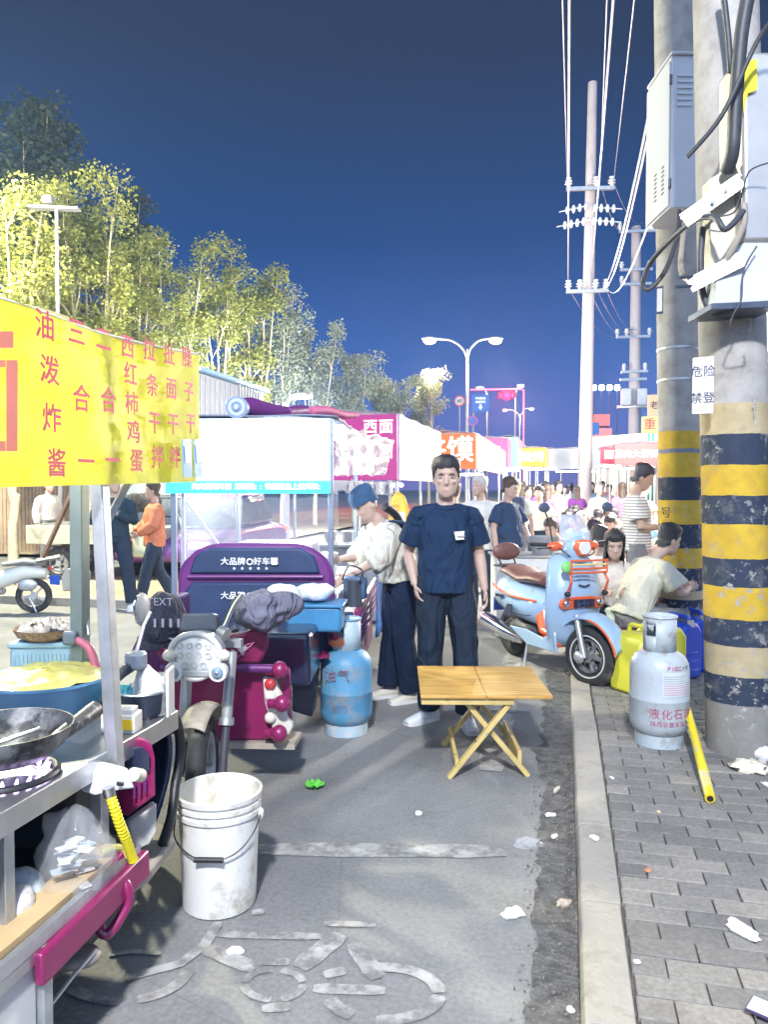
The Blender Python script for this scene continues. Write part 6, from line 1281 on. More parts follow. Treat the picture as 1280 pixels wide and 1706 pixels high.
SHADES = [('purple T-shirt',(.16,.04,.22)), ('mustard vest',(.60,.36,.08)), ('lime green top',(.45,.60,.08)), ('red jacket',(.45,.06,.07)), ('pink knit top',(.60,.28,.28)), ('grey shirt',(.35,.36,.40)), ('sky blue shirt',(.25,.42,.62)), ('black jacket',(.03,.03,.04)), ('ivory blouse',(.66,.62,.52)), ('tan coat',(.45,.33,.22)), ('violet dress',(.28,.16,.42)), ('striped pale top',(.55,.55,.60))]
crowd = [(952,15,0,170,'seated'), (1008,10.8,1,60,'seated'), (1020,11.5,2,-20,'seated'), (1085,9.5,3,80,'seated'), (1088,8.4,4,100,'seated'), (1000,12.5,5,-60,'seated'), (925,13.2,9,20,'seated'), (985,13.5,8,180,'seated'), (1035,12.8,7,120,'seated'),
         (930,17,8,30,'standing'), (962,19,0,180,'standing'), (998,18,11,10,'standing'), (1016,21,5,-20,'standing'), (1038,17,10,160,'standing'), (1056,18.5,8,20,'standing'), (880,15,6,10,'standing'), (884,20,10,-30,'standing'), (900,24,3,180,'standing'), (916,26,7,30,'standing'), (870,18,0,160,'standing'), (1075,15.5,9,-40,'standing'), (942,24,2,0,'standing'), (1272,9.5,10,30,'standing'), (1276,12,6,-20,'standing'), (908,18.5,4,60,'standing'), (976,24,1,30,'standing')]
for k, (u, d, ci, rz, how) in enumerate(crowd):
    nm, c_ = SHADES[ci]; tp_ = col('crowd_'+nm.replace(' ', '_'), c_)
    if how == 'seated': 
        sitter('diner in a %s seated at the low tables, %s' % (nm, ('far behind the scooter screen','right of the scooter mirror','left of the striped polo','just right of the striped polo','against the poles','behind the open-necked shirt','left of the scooter mirror','facing the far stalls','behind the long-haired woman')[k]), u, d, YAW+R(rz), tp_, (HB,HN)[k % 2], ('short','long')[k % 3 == 0], .12, vox=.02, face=False, H=1.66, st=d < 12, stc=((.55,.10,.10),(.08,.2,.5),(.6,.5,.1))[k % 3])
    else:
        p = at(u, 812, d); person('%s standing %s' % ('passer-by in a '+nm, ('under the white canopy','in front of the white canopy','beneath the canopy corner','by the cream light box','left of the red bread sign','under the red bread sign','by the yellow stall','inside the yellow stall','beyond the yellow stall','far down the lane','beside the red signboard stall','near the rear pole','deep in the crowd','right of the thick pole','right of the thick pole, farther off','just right of the yellow stall','under the tall pale pole')[k-9]), (p.x,p.y,.0), YAW+R(rz), 1.60+.03*(k % 5), top=tp_, bottom=col(('navy_trousers','grey_trs','black_trs')[k % 3], (.03,.045,.075)), hair=(HB,HN,HG)[k % 3], hairstyle=('short','long','short')[k % 3], sleeve=('short','long')[k % 2], vox=.024, face=False, shoes=M_black)
# left: couple crossing
p = gp(192,1016,.0)
person('man in dark clothes with folded arms standing on the verge edge beyond the cart post', (p.x,p.y,0), YAW+R(10), 1.76, top=col('dark_sweater', (.03,.055,.075)), bottom=col('black_trs', (.03,.045,.075)), shoes=P('trainer_white', (.66,.69,.73)), hair=HB, tone=.55, vox=.011, sleeve='long', look=(R(40),0), loose=1.4, J=dict(ell=(.24,-.05,1.15), wrl=(.06,-.20,1.24), elr=(-.24,-.05,1.15), wrr=(-.06,-.20,1.24), anl=(.20,.0,.085), knl=(.16,-.02,.5), anr=(-.12,.05,.085)))
p = gp(246,1008,.0)
person('woman in a salmon and orange hoodie walking right beside the man with folded arms', (p.x+.05,p.y+.1,0), YAW+R(-60), 1.66, top=col('salmon_hoodie', (.62,.22,.12)), bottom=col('black_trs', (.03,.045,.075)), shoes=M_black, hair=HN, tone=.48, vox=.011, sleeve='long', look=(R(-15),0), loose=2.2, hem=.12, J=dict(ell=(.23,-.06,1.14), wrl=(.10,-.24,1.02), elr=(-.23,-.06,1.14), wrr=(-.10,-.24,1.02), anl=(.10,-.22,.085), knl=(.10,-.14,.5), anr=(-.10,.28,.10), knr=(-.10,.08,.49)))
p = at(80,812,14)
person('pedestrian in a pale coat walking behind the parked cargo tricycle', (p.x,p.y,.075), YAW+R(60), 1.66, top=col('pale_coat', (.55,.50,.46)), bottom=col('grey_trs', (.18,.19,.21)), hair=P('hair_red', (.35,.1,.06)), vox=.016, face=False, sleeve='long', loose=2)
# more of the crowd, farther off
crowd2 = [(900,12.5,8,-30,0,'by the lane edge left of the scooter mirror'), (912,15.5,10,140,0,'behind the lane edge diners'), (935,14.2,3,60,1,'at the left far table'), (955,12.4,6,10,1,'right behind the beige diner'), (973,15.8,4,-40,1,'deep among the far tables'), (990,16.5,2,100,1,'before the canopy'), (1014,14.6,9,200,1,'back turned among the far tables'), (1028,15.2,0,30,1,'under the red bread sign'),
          (1046,14.4,11,-60,1,'left of the striped polo, far back'), (1070,12.6,6,80,1,'right behind the striped polo'), (1092,11.2,8,20,1,'half hidden by the rear pole'), (922,20.5,9,0,0,'past the yellow stall'), (952,22,5,150,0,'before the gazebo, left'), (985,21,6,20,0,'before the gazebo, middle'), (1004,22.5,4,-20,0,'before the gazebo, right'), (1030,20,3,10,0,'by the flatbread counter'), (1060,21.5,7,0,0,'queuing at the flatbread stall'), (888,27,8,20,0,'far down the lane beyond the stalls'), (872,23,5,170,0,'beside the pale stall'), (1262,8.6,8,120,1,'in the gap right of the thick pole')]
for k, (u, d, ci, rz, seat, where) in enumerate(crowd2):
    nm, c_ = SHADES[ci]; tp_ = col('crowd_'+nm.replace(' ', '_'), c_); p = at(u,812,d)
    person('%s in a %s %s' % (('bystander','diner')[seat], nm, where), (p.x,p.y,.0225 if u > 940 else 0), YAW+R(rz), 1.60+.035*(k % 5), J=sitJ(.12) if seat else None, top=tp_, bottom=col(('navy_trousers','grey_trs','black_trs')[k % 3], (.03,.045,.075)), hair=(HB,HN,HB,HG)[k % 4], hairstyle=('short','long','short')[k % 3], sleeve=('short','long')[k % 2], vox=.026, face=False, shoes=M_black)
# ================================================================== LEFT VERGE, TRAFFIC, FAR STALLS AND SIGNS
# low tables for the diners
M_tt = P('table_grey', (.30,.31,.34), .5); 
for k, (u, d, lb, w_) in enumerate(((1000,7.9,'low table with an orange edge between the scooter and the long-haired woman', .62), (975,8.75,'low grey table in front of the man in the open-necked shirt', .7), (1000,9.9,'low dark table behind the open-necked shirt', .7), (1040,10.6,'low table left of the striped polo, farther back', .7), (1068,8.9,'low table right of the striped polo', .6), (915,9.3,'tall narrow side table with bowls left of the scooter mirror', .55), (940,11.8,'low table left among the far diners', .8), (1005,11.9,'low table in the middle of the far diners', .8), (1048,13.6,'farthest low table before the canopies', .8))):
    p = at(u,812,d); t = thing('dining_table', lb, 'table', (p.x,p.y,.0225), YAW+.2*k); h_ = .52 if k != 5 else .72
    MB().box((0,0,h_), (w_,w_*.8,.03)).build('top', M_tt if k else P('table_orange', (.55,.22,.08), .5), t, bevel=.006)
    for x in (-1,1):
        for y in (-1,1): MB().cyl((x*w_*.42,y*w_*.34,0), (x*w_*.42,y*w_*.34,h_-.014), .014, n=8).build('leg', M_galv, t)
    for q_ in range(3):
        a = 2.1*q_+k; b0 = t.location+Matrix.Rotation(YAW+.2*k, 3, 'Z')@V(.22*math.cos(a)*w_/.7, .16*math.sin(a)*w_/.7, h_+.016)
        bo = MB().lathe([(0,0),(.035,0),(.04,.008),(.07,.055),(.072,.058),(.066,.054),(.036,.012),(0,.01)], (0,0,0), 16).build('bowl', P(('bowl_white','bowl_red','bowl_steel')[q_], ((.74,.74,.72),(.55,.08,.06),(.5,.5,.5))[q_], .3), None); bo.location = b0
        tag(bo, ('white','red','steel')[q_]+' bowl on the '+lb[:70].rsplit(' ', 1)[0], 'bowl')
# wire basket + seat left of scooter backrest
p = at(905,905,8.2); t = thing('wire_basket', 'grey wire basket on a white cabinet behind the scooter backrest', 'basket', (p.x,p.y,.86)); MB().lathe([(.10,0),(.16,.20),(.165,.20),(.105,0)], (0,0,0), 20).build('bowl', P('wire_grey', (.35,.36,.38), .5, alpha=.8), t)
t = thing('serving_cabinet', 'white serving cabinet behind the scooter seat', 'cabinet', (p.x-.15,p.y+.02,.0), YAW); MB().box((0,0,.43), (.75,.5,.84)).build('case', P('cabinet_white', (.68,.68,.66), .5), t, bevel=.02); MB().box((-.1,-.256,.45), (.3,.012,.6)).build('door', P('cabinet_grey', (.5,.5,.5), .5), t); MB().box((0,0,.86), (.8,.55,.02)).build('top', M_steel, t)
p = at(905,950,9.6); t = thing('chest_cooler', 'cream insulated chest with a yellow base behind the scooter', 'cooler', (p.x,p.y,0), YAW); MB().box((0,0,.36), (.5,.4,.62)).build('body', P('cooler_cream', (.62,.58,.42), .5), t, bevel=.04); MB().box((0,0,.05), (.5,.4,.08)).build('base', P('cooler_yellow', (.75,.6,.05), .5), t); MB().box((0,0,.70), (.52,.42,.06)).build('lid', P('cooler_cream', (.62,.58,.42)), t, bevel=.02)

# ---- left verge: cargo tricycle, e-bike, fence, shed, lamp post
p = gp(95,985,.0); t = thing('cargo_tricycle', 'old pale green cargo tricycle with a folded black canopy parked on the verge', 'tricycle', (p.x-.2,p.y+1.2,.075), YAW+R(85))
MB().box((0,0,.62), (1.0,1.7,.06)).build('bed_floor', P('bed_red', (.45,.08,.06), .5), t, bevel=.01)
for x in (-.5,.5): MB().box((x,0,.74), (.04,1.7,.30)).build('bed_side', P('pale_green_paint', (.50,.56,.42), .5, dirt=(.35,.3,.22), damt=.3), t, bevel=.01)
MB().box((0,.86,.74), (1.0,.04,.30)).build('bed_end', P('pale_green_paint', (.5,.56,.42)), t, bevel=.01); MB().box((0,-1.1,.62), (.8,.5,.5)).build('seat_box', P('pale_green_paint', (.5,.56,.42)), t, bevel=.05)
MB().tube([V(-.4,-.9,1.25),V(.4,-.9,1.25)], .16, 16).build('folded_canopy', cloth('canopy_black', (.06,.055,.05), .8, 12), t); MB().tube([V(-.4,.1,1.2),V(-.4,-.9,1.2),V(.4,-.9,1.2),V(.4,.1,1.2)], .016, 8).build('canopy_hoop', M_galv, t)
for x in (-.42,.42): MB().cyl((x,-.9,.7), (x,-.9,1.15), .016, n=8).build('canopy_stay', M_galv, t)
MB().box((.1,.2,.82), (.6,1.0,.2)).build('dark_load', cloth('tarp_grey', (.16,.15,.15), .9, 6), t, bevel=.06)
for x in (-.42,.42): wheel(t, (x,.35,.27), (1,0,0), .27, .10)
wheel(t, (0,-1.75,.27), (1,0,0), .27, .09); MB().tube([V(0,-1.75,.27),V(0,-1.6,.75),V(0,-1.5,1.0)], .03, 10).build('fork', M_galv, t); MB().tube([V(-.35,-1.35,1.05),V(0,-1.5,1.0),V(.35,-1.35,1.05)], .014, 8).build('handlebar', M_black, t)
p = gp(52,1022,0); t = thing('electric_bike', 'white electric bike with a blue number plate parked at the left edge', 'electric bike', (p.x,p.y+.05,0), YAW-R(78))
# local: -Y forward (to the left of the picture), rear wheel at the origin
MW = P('bike_white', (.66,.68,.64), .35, 0, .06, 5, .02, coat=.3)
wheel(t, (0,0,.22), (1,0,0), .22, .07, P('alloy', (.62,.62,.63)), 5); wheel(t, (0,-1.15,.22), (1,0,0), .22, .07, P('alloy', (.62,.62,.63)), 5)
MB().tube([V(0,.15,.50),V(0,-.1,.52),V(0,-.4,.42),V(0,-.55,.30)], [(.07,.06),(.11,.10),(.11,.11),(.09,.05)], 16, side=(1,0,0)).build('body', MW, t); MB().tube([V(0,-.35,.28),V(0,-.85,.26)], [(.13,.04),(.12,.04)], 12, side=(1,0,0)).build('footboard', M_grey, t)
MB().prism([V(-.15,-.88,.26),V(-.15,-.80,.26),V(-.15,-.98,.88),V(-.15,-1.05,.86)], (.30,0,0)).build('leg_shield', MW, t, bevel=.02); MB().tube([V(0,.12,.62),V(0,-.1,.65),V(0,-.35,.62)], [(.07,.03),(.11,.045),(.08,.03)], 14, side=(1,0,0)).build('saddle', P('seat_grey', (.20,.21,.22), .5), t)
MB().tube([V(0,.30,.70),V(0,.05,.66)], [(.10,.03),(.11,.03)], 12, side=(1,0,0)).build('rack_pad', P('seat_grey', (.2,.21,.22)), t); MB().tube([V(0,-1.15,.22),V(0,-1.05,.7),V(0,-1.0,1.0)], .025, 10).build('fork', M_galv, t); MB().tube([V(-.30,-.85,1.05),V(0,-1.0,1.02),V(.30,-.85,1.05)], .014, 8).build('handlebar', M_black, t)
MB().grid(lambda i, j: V((j-.5)*.11, .26*math.cos(R(150-120*i)), .22+.27*math.sin(R(150-120*i))), 10, 4).build('rear_fender', M_grey, t, solid=.006); pq = MB().box((.10,.27,.42), (.16,.01,.12), M=Matrix.Rotation(R(55),3,'Z')).build('number_plate', P('plate_blue', (.03,.10,.50), .5), t); MB().box((.108,.285,.45), (.12,.008,.03), M=Matrix.Rotation(R(55),3,'Z')).build('plate_strip', P('plate_white', (.7,.72,.75), .5), pq)
MB().tube([V(.03,-.05,.20),V(.10,.05,.02)], .010, 6).build('stand', M_galv, t); MB().ell((.06,-.06,.36), (.03,.12,.08)).build('swing_arm', M_galv, t); MB().ell((.0,.20,.56), (.06,.03,.03)).build('tail_lamp', P('red_lens', (.55,.05,.06)), t)
MB().ell((.155,-.95,.62), (.01,.05,.06)).build('sticker', P('sticker_lime', (.45,.65,.05), .5), t)
f0 = at(-60,812,17); f1 = at(118,812,19); t = thing('slat_fence', 'tan upright slat fence beyond the parked cargo tricycle', 'fence', (f0.x,f0.y,.0)); d = f1-f0; d.z = 0
for k in range(30): a = d*(k/29); MB().box((a.x,a.y,.85), (.07,.04,1.6), rz=math.atan2(d.y,d.x)).build('slat', P('slat_tan', (.45,.33,.24), .8), t)
for z in (.35,1.35): MB().bar((0,0,z)+V(0,.05,0) if False else V(0,.05,z), d+V(0,.05,z), .05, .08).build('rail', P('slat_tan', (.45,.33,.24)), t)
# white shed
a0 = at(330,812,16.4); a1 = at(440,812,20.0); dd_ = (a1-a0); dd_.z = 0; ang = math.atan2(dd_.y,dd_.x); Ls = dd_.length
t = thing('shed', 'white metal shed with a blue edged roof behind the yellow banner', 'shed', (a0.x,a0.y,.075), ang); hz_ = 3.95
MB().box((Ls/2,1.2,hz_/2), (Ls,2.4,hz_)).build('wall', P('shed_white', (.42,.45,.48), .5, 0, .05, 3, .05), t, bevel=.02); MB().box((Ls/2,1.2,hz_+.06), (Ls+.2,2.7,.10)).build('roof', P('roof_blue', (.20,.38,.55), .4), t, bevel=.02)
for k in range(int(Ls/.25)): MB().box((.12+k*.25,-.012,hz_*.5), (.03,.03,hz_-.1)).build('wall_rib', P('shed_white', (.62,.64,.66)), t)
for k in range(9): MB().tube([V(Ls-1.6+k*.17,-.05,hz_-.35),V(Ls-1.6+k*.17,-.05,hz_)], .02, 8).build('vent_pipe', M_white, t)
p = at(100,812,14.5); t = thing('lamp_post', 'slim post with a flat T-shaped unlit lamp head among the yellow-green trees', 'lamp post', (p.x,p.y,.075)); zt_ = zat(347,14.5)-.075; MB().tube([V(0,0,0),V(0,0,zt_)], [.045,.032], 12).build('post', P('lamp_grey', (.20,.20,.22), .6), t); MB().bar(V(-.5,-.12,zt_+.02), V(.42,.10,zt_-.02), .20, .05).build('head', P('lamp_grey', (.55,.56,.58)), t, bevel=.015); MB().box((-.15,-.04,zt_+.16), (.2,.15,.14)).build('camera_box', P('lamp_grey', (.55,.56,.58)), t, bevel=.03)
# trunk-like pipe on the verge
# cars passing on the second road
def car(label, loc, rz, body, group=None):
    t = thing('car', label, 'car', loc, rz)      # local: -Y forward
    lo = [(-2.2,.35),(-2.2,.62),(-2.05,.72),(-1.1,.85),(1.5,.86),(2.1,.80),(2.2,.6),(2.2,.35)]; up = [(-1.1,.84),(-.35,1.36),(.9,1.42),(1.75,.86)]
    MB().prism([V(-.85,y,z) for y, z in lo], (1.7,0,0)).build('body', body, t, bevel=.10); cb = MB().prism([V(-.74,y,z) for y, z in up], (1.48,0,0)).build('cabin', P('car_glass', (.05,.06,.09), .1), t, bevel=.08); MB().prism([V(-.66,y,z) for y, z in ((-.30,1.36),(-.25,1.44),(.85,1.48),(.95,1.40))], (1.32,0,0)).build('roof', body, t, bevel=.05)
    for x in (-.72,.72):
        for y in (-1.35,1.35): wheel(t, (x,y,.32), (1,0,0), .32, .2, M_galv, 6)
        MB().box((x*.95,2.2,.70), (.34,.06,.12)).build('tail_light', glow('tail_red', (1,.05,.04), 4), t, bevel=.02); MB().box((x*.92,-2.18,.64), (.36,.06,.12)).build('headlight', M_lens, t, bevel=.02)
    MB().box((0,2.21,.5), (.5,.02,.12)).build('number_plate', P('plate_blue', (.03,.10,.50)), t); return t
p = at(352,812,14.6); car('purple car passing on the far road, seen through the stall glass', (p.x,p.y,0), R(4), P('car_purple', (.16,.05,.25), .25, coat=.5))
p = at(262,812,15.2); car('dark grey car with glowing tail lights beyond the couple', (p.x,p.y,0), R(-3), P('car_grey', (.10,.11,.13), .25, coat=.5))
p = at(232,812,26); car('silver car farther up the far road', (p.x-.4,p.y,0), R(-2), P('car_silver', (.45,.46,.48), .25, .4, coat=.5))
p = at(300,812,42); t = thing('bus', 'white bus with lit green destination band far up the road', 'bus', (p.x-3,p.y,0), R(-5)); MB().box((0,0,1.6), (2.4,9,2.7)).build('body', P('bus_white', (.62,.6,.6), .4), t, bevel=.12); MB().box((0,-4.52,1.9), (2.1,.04,1.1)).build('windscreen', P('car_glass', (.05,.06,.09)), t); MB().box((0,-4.54,2.65), (1.8,.04,.3)).build('destination_band', glow('bus_green', (.3,1,.4), 2), t)

# ---- far stalls
def lit(name, c_, st): return P(name, tuple(min(.8, x)*.4 for x in c_), .5, 0, .08, 3, .1, 8, emis=c_, es=st*.42)
def stall(label, cu, d, w, dp, zt_, zb_, mat_front, mat_side, words, rz=0.0, power=60, wc=(.9,.95,1), size=.3, tcol=None, counter=(.4,.4,.42)):
    """corner pixel cu = right front corner; canopy with front fascia and side fascia, posts, counter, lamp"""
    p = at(cu, 812, d); t = thing('market_stall', label, 'market stall', (p.x,p.y,0), rz); fh = zt_-zb_
    fr = MB().box((-w/2,0,(zt_+zb_)/2), (w,.05,fh)).build('front_sign', mat_front, t, bevel=.006); sd = MB().box((.0,dp/2+.03,(zt_+zb_)/2), (.04,dp,fh)).build('side_banner', mat_side, t, bevel=.006)
    MB().grid(lambda i, j: V(-w*i, dp*j, zt_+.01+.05*(1-abs(2*i-1))+.012*math.sin(j*21)), 8, 12).build('canopy', P('canopy_pale', (.30,.26,.32), .6, 0, .1, 4, .2, 9), t, solid=.01)
    for x in (-.02,-w+.02):
        for y in (.05,dp-.05): MB().cyl((x,y,0), (x,y,zb_), .02, n=8).build('post', M_galv, t)
    MB().box((-w/2,dp*.5,.45), (w*.9,dp*.85,.86)).build('counter', P('counter_%d' % int(cu), counter, .5), t, bevel=.02); MB().box((-w/2,dp*.5,.90), (w*.94,dp*.9,.03)).build('worktop', M_steel, t)
    for k in range(5): MB().lathe([(0,0),(.07,0),(.08,.12),(.07,.13),(0,.12)], (-w*.45+.18*(k-2)*w, dp*.25, .915), 14).build('pan', (M_steel,M_white)[k % 2], t)
    tubeo = MB().cyl((-w*.15,dp*.4,zb_-.05), (-w*.85,dp*.4,zb_-.05), .02, n=10).build('lamp_tube', glow('tube_white', (.95,.98,1), 25), t); lamp('stall_lamp', (-w/2,dp*.45,zb_-.3), power*.13, wc, .15, t)
    if words: text(words, size, tcol or M_wtext, fr, (-w/2,-.035,(zt_+zb_)/2), bold=.02)
    return t
d = 8.6
stall('magenta-signed noodle stall behind the illuminated sign stall', 662, d, 1.25, 3.0, zat(690,d), zat(800,d), lit('stall_magenta', (.60,.04,.30), .55), P('plastic_pale_side', (.36,.30,.40), .3, 0, .25, 8, .6, 14, alpha=.9, emis=(.8,.6,.9), es=.1), '', power=120)
fr = [o for o in bpy.data.objects if o.name.startswith('front_sign')][-1]
for ch, x, z in (('西',-.30,2.30), ('面',-.12,2.30), ('面',-.12,2.02)): text(ch, .17, glow('sign_cream', (1,.85,.7), .45), fr, (x,-.035,z-.05), bold=.02)
p = at(664,700,8.7); d = 12.6
st4 = stall('orange-red signed bun stall in the middle of the row', 793, d, .95, 6.4, zat(722,d), zat(781,d), lit('stall_orange', (.85,.16,.03), .9), lit('stall_red_side', (.90,.42,.36), 1.1), '夹馍', power=150, size=.45, tcol=glow('sign_white', (1,1,1), .7))
sdb = [o for o in st4.children if o.name.startswith('side_banner')][0]
for k, ch in enumerate('肉夹馍凉皮米线'): text(ch, .30, glow('sign_white', (1,1,1), .7), sdb, (.03,.6+.8*k,2.18), rz=R(90), bold=.03)
stall('small stall with a glowing yellow sign at the far end of the lane', 910, 22, .75, 2.5, zat(746,22), zat(777,22), lit('stall_yellow', (.95,.55,.05), 1.1), lit('stall_yellow_side', (.9,.7,.3), .8), '烧烤', power=120, size=.33, tcol=glow('sign_white', (1,1,1), .7), wc=(1,.95,.85))
stall('pale stall just past the bun stall with a turquoise edge', 862, 20.5, .5, 5.5, zat(728,20.5), zat(778,20.5), lit('stall_teal', (.35,.75,.80), .8), lit('stall_pale_pink', (.85,.65,.75), .8), '', power=100)
stall('grey white gazebo stall across the end of the lane', 1012, 24, 1.85, 2.5, zat(747,24), zat(781,24), lit('stall_greywhite', (.75,.78,.85), .5), lit('stall_lilac', (.60,.55,.70), .4), '', power=220, wc=(1,.98,.95))
d = 17.5
stall('red signed flatbread stall beside the rear pole', 1112, d, 1.15, 2.2, zat(738,d), zat(775,d), lit('stall_red', (.80,.06,.08), .8), lit('stall_red_dark', (.5,.05,.06), .4), '熏肉大饼得美', power=200, size=.19, tcol=glow('sign_white', (1,1,1), .7), wc=(1,.96,.9))
for (lb, cu, dd, w_, dp_, vt, vb, cf, cs, wd, sz) in (
    ('pink fronted skewer stall beyond the bun stall', 846, 19.5, 1.0, 2.4, 730, 778, (.85,.10,.30), (.8,.35,.5), '烤串', .36),
    ('small blue and white drinks stall at the lane end', 880, 26, 1.0, 2.0, 744, 776, (.10,.35,.80), (.5,.6,.9), '冷饮', .40),
    ('orange lantern-lit stall left of the gazebo', 936, 27, .9, 2.0, 748, 778, (.95,.36,.05), (.9,.5,.2), '米线', .36),
    ('crimson signed stall right of the gazebo', 1046, 22, .75, 2.0, 744, 772, (.75,.04,.10), (.6,.1,.15), '面皮', .28)):
    stall(lb, cu, dd, w_, dp_, zat(vt,dd), zat(vb,dd), lit('sf_%d' % cu, cf, 1.0), lit('ss_%d' % cu, cs, .8), wd, power=90, size=sz, tcol=glow('sign_white', (1,1,1), .7), wc=(1,.95,.9))
# shop row on the right
p = at(968,812,27); p2 = at(1100,812,24)
t = thing('shop_building', 'low shop front with a long cream light box behind the crowd', 'shop', (p.x,p.y,0), math.atan2(p2.y-p.y,p2.x-p.x)); Lw = (V(p2.x,p2.y,0)-V(p.x,p.y,0)).length
zf0, zf1 = zat(748,26), zat(727,26)
MB().box((Lw/2,1.5,zf1/2), (Lw,2.8,zf1)).build('wall', P('shop_wall', (.55,.45,.38), .8), t); MB().box((Lw/2,.0,(zf0+zf1)/2), (Lw,.25,zf1-zf0)).build('light_box', glow('lightbox_cream', (1,.86,.55), .55), t, bevel=.02)
for k in range(3): w_ = MB().box((Lw*(.2+.3*k),.08,1.3), (Lw*.24,.05,1.9)).build('window', glow('window_warm', (1,.75,.6), .22), t); MB().box((Lw*(.2+.3*k),.04,1.3), (.05,.04,1.9)).build('mullion', M_grey, w_)
bx = at(1285,812,13); t = thing('restaurant', 'restaurant front with a purple illuminated sign at the right edge beyond the thick pole', 'restaurant', (bx.x-.5,bx.y,0), R(-62))
MB().box((3,2,2.4), (9,3.8,4.8)).build('wall', P('rest_wall', (.45,.42,.42), .8), t); MB().box((3,.05,2.9), (9,.2,.9)).build('sign_board', lit('sign_purple', (.45,.18,.75), 1.2), t, bevel=.03); MB().box((3,-.06,2.9), (8,.05,.45)).build('sign_glow', glow('sign_white', (1,1,1), .7), t)
for k in range(4): w_ = MB().box((-.3+2.2*k,.06,1.25), (1.9,.1,2.3)).build('window', glow('window_white', (.95,.95,1), .4), t); MB().box((-.3+2.2*k,0,1.25), (.06,.06,2.3)).build('mullion', M_grey, w_)
lamp('assumed_shop_lamp', (0,-1.0,3.4), 2300, (1,.91,.76), .3, t); MB().box((0,-.6,3.35), (.9,.25,.08)).build('assumed_flood_lamp', glow('flood_warm', (1,.93,.8), 14), t, bevel=.02); MB().tube([V(0,.1,3.3),V(0,-.55,3.4)], .02, 8).build('lamp_arm', M_galv, t)  # flood lamp is assumed, placed from the pole's shadow on the paving

# ---- far signs, lamps, lights
def streetlamp(label, u, vt, d, arms, on=True):
    p = at(u,812,d); zt_ = zat(vt,d); t = thing('street_lamp', label, 'street lamp', (p.x,p.y,0)); MB().tube([V(0,0,0),V(0,0,zt_)], [.10,.06], 12).build('post', P('lamp_pale', (.46,.46,.48), .4), t)
    for (u1, v1) in arms:
        e_ = at(u1,v1,d)-t.location; m_ = V(e_.x*.45,e_.y*.45,zt_+(e_.z-zt_)*.85); MB().tube(smooth_path([V(0,0,zt_-.5),V(e_.x*.12,e_.y*.12,zt_+.05),m_,e_]), .05, 10).build('arm', P('lamp_pale', (.66,.66,.68)), t)
        h_ = MB().ell(e_, (.42,.16,.10), 16, 8, Matrix.Rotation(math.atan2(e_.y,e_.x),3,'Z')).build('lamp_head', P('lamp_pale', (.66,.66,.68)), t); MB().ell(e_-V(0,0,.10), (.34,.20,.20), 14, 8, Matrix.Rotation(math.atan2(e_.y,e_.x),3,'Z')).build('bulb', glow('sodium', (1,.62,.18), 3.2), h_)
        lamp('street_light', t.location+e_-V(0,0,1.6), 1000, (1,.80,.48), .2)
    return t
streetlamp('double-armed street lamp with lit heads above the stalls', 778, 582, 40, ((716,564), (826,564)))
streetlamp('small distant street lamp left of the red traffic light', 812, 655, 75, ((800,645),))
streetlamp('small distant street lamp right of the red traffic light', 858, 655, 80, ((868,641),))
streetlamp('far small lamp below the red traffic light', 866, 690, 110, ((842,682), (886,680)))
def disc_sign(label, u, v, d, r, face, rim, word=None):
    p = at(u,v,d); t = thing('road_sign', label, 'road sign', (p.x,p.y,0)); z = p.z; MB().cyl((0,.06,0), (0,.06,z+r), .035, n=8).build('post', M_galv, t)
    MB().cyl((0,0,z), (0,.03,z), r, n=30).build('disc', rim, t); f = MB().cyl((0,-.012,z), (0,.0,z), r*.78, n=30).build('face', face, t)
    if word: text(word, r*.95, P('ink_black', (.02,.02,.025)), f, (0,-.02,z), bold=.02)
    return t
disc_sign('round 60 speed limit sign left of the street lamp', 766, 668, 39, .27, lit('sign_face_white', (.75,.75,.78), .35), lit('sign_rim_red', (.75,.05,.08), .5), '60')
disc_sign('round purple-rimmed prohibition sign low on the street lamp post', 788, 701, 38, .25, lit('sign_face_blue', (.08,.14,.60), .4), lit('sign_rim_purple', (.55,.08,.45), .5))
p = at(801,672,39); t = thing('direction_sign', 'square blue road sign with white arrow beside the street lamp', 'road sign', (p.x,p.y,0), YAW*.5); MB().cyl((-.35,.06,0), (-.35,.06,p.z), .04, n=8).build('post', M_galv, t); pn = MB().box((0,0,p.z), (.92,.04,.88)).build('panel', lit('sign_blue', (.03,.14,.60), .5), t, bevel=.01)
text('学校路段', .13, glow('sign_white2', (.9,.93,1), .8), pn, (0,-.03,p.z+.24)); text('减速慢行', .13, glow('sign_white2', (.9,.93,1), .8), pn, (0,-.03,p.z+.06)); MB().prism([V(-.10,-.03,p.z-.18),V(0,-.03,p.z-.32),V(.10,-.03,p.z-.18),V(.04,-.03,p.z-.18),V(.04,-.03,p.z-.06),V(-.04,-.03,p.z-.06),V(-.04,-.03,p.z-.18)], (0,-.01,0)).build('arrow', glow('sign_white2', (.9,.93,1), .8), pn); MB().box((0,-.024,p.z), (.86,.006,.82)).build('inner_field', lit('sign_blue2', (.05,.18,.66), .5), pn)
p = at(845,658,55); t = thing('traffic_light', 'traffic signal showing a bright red light at the end of the street', 'traffic light', (p.x+1.2,p.y,0)); e_ = p-t.location; MB().tube([V(0,0,0),V(0,0,e_.z+.3),V(-.2,0,e_.z+.4),V(e_.x-2.6,e_.y,e_.z+.45)], .07, 10).build('mast', M_galv, t); MB().box((e_.x,e_.y,e_.z), (1.3,.2,.5)).build('housing', M_black, t, bevel=.05); MB().ell((e_.x,e_.y-.12,e_.z), (.36,.16,.36), 18, 10).build('red_lamp', glow('signal_red', (1,.012,.03), 5), t); lamp('signal_light', V(e_.x,e_.y-2.2,e_.z-.6), 4000, (1,.02,.10), .3, t)
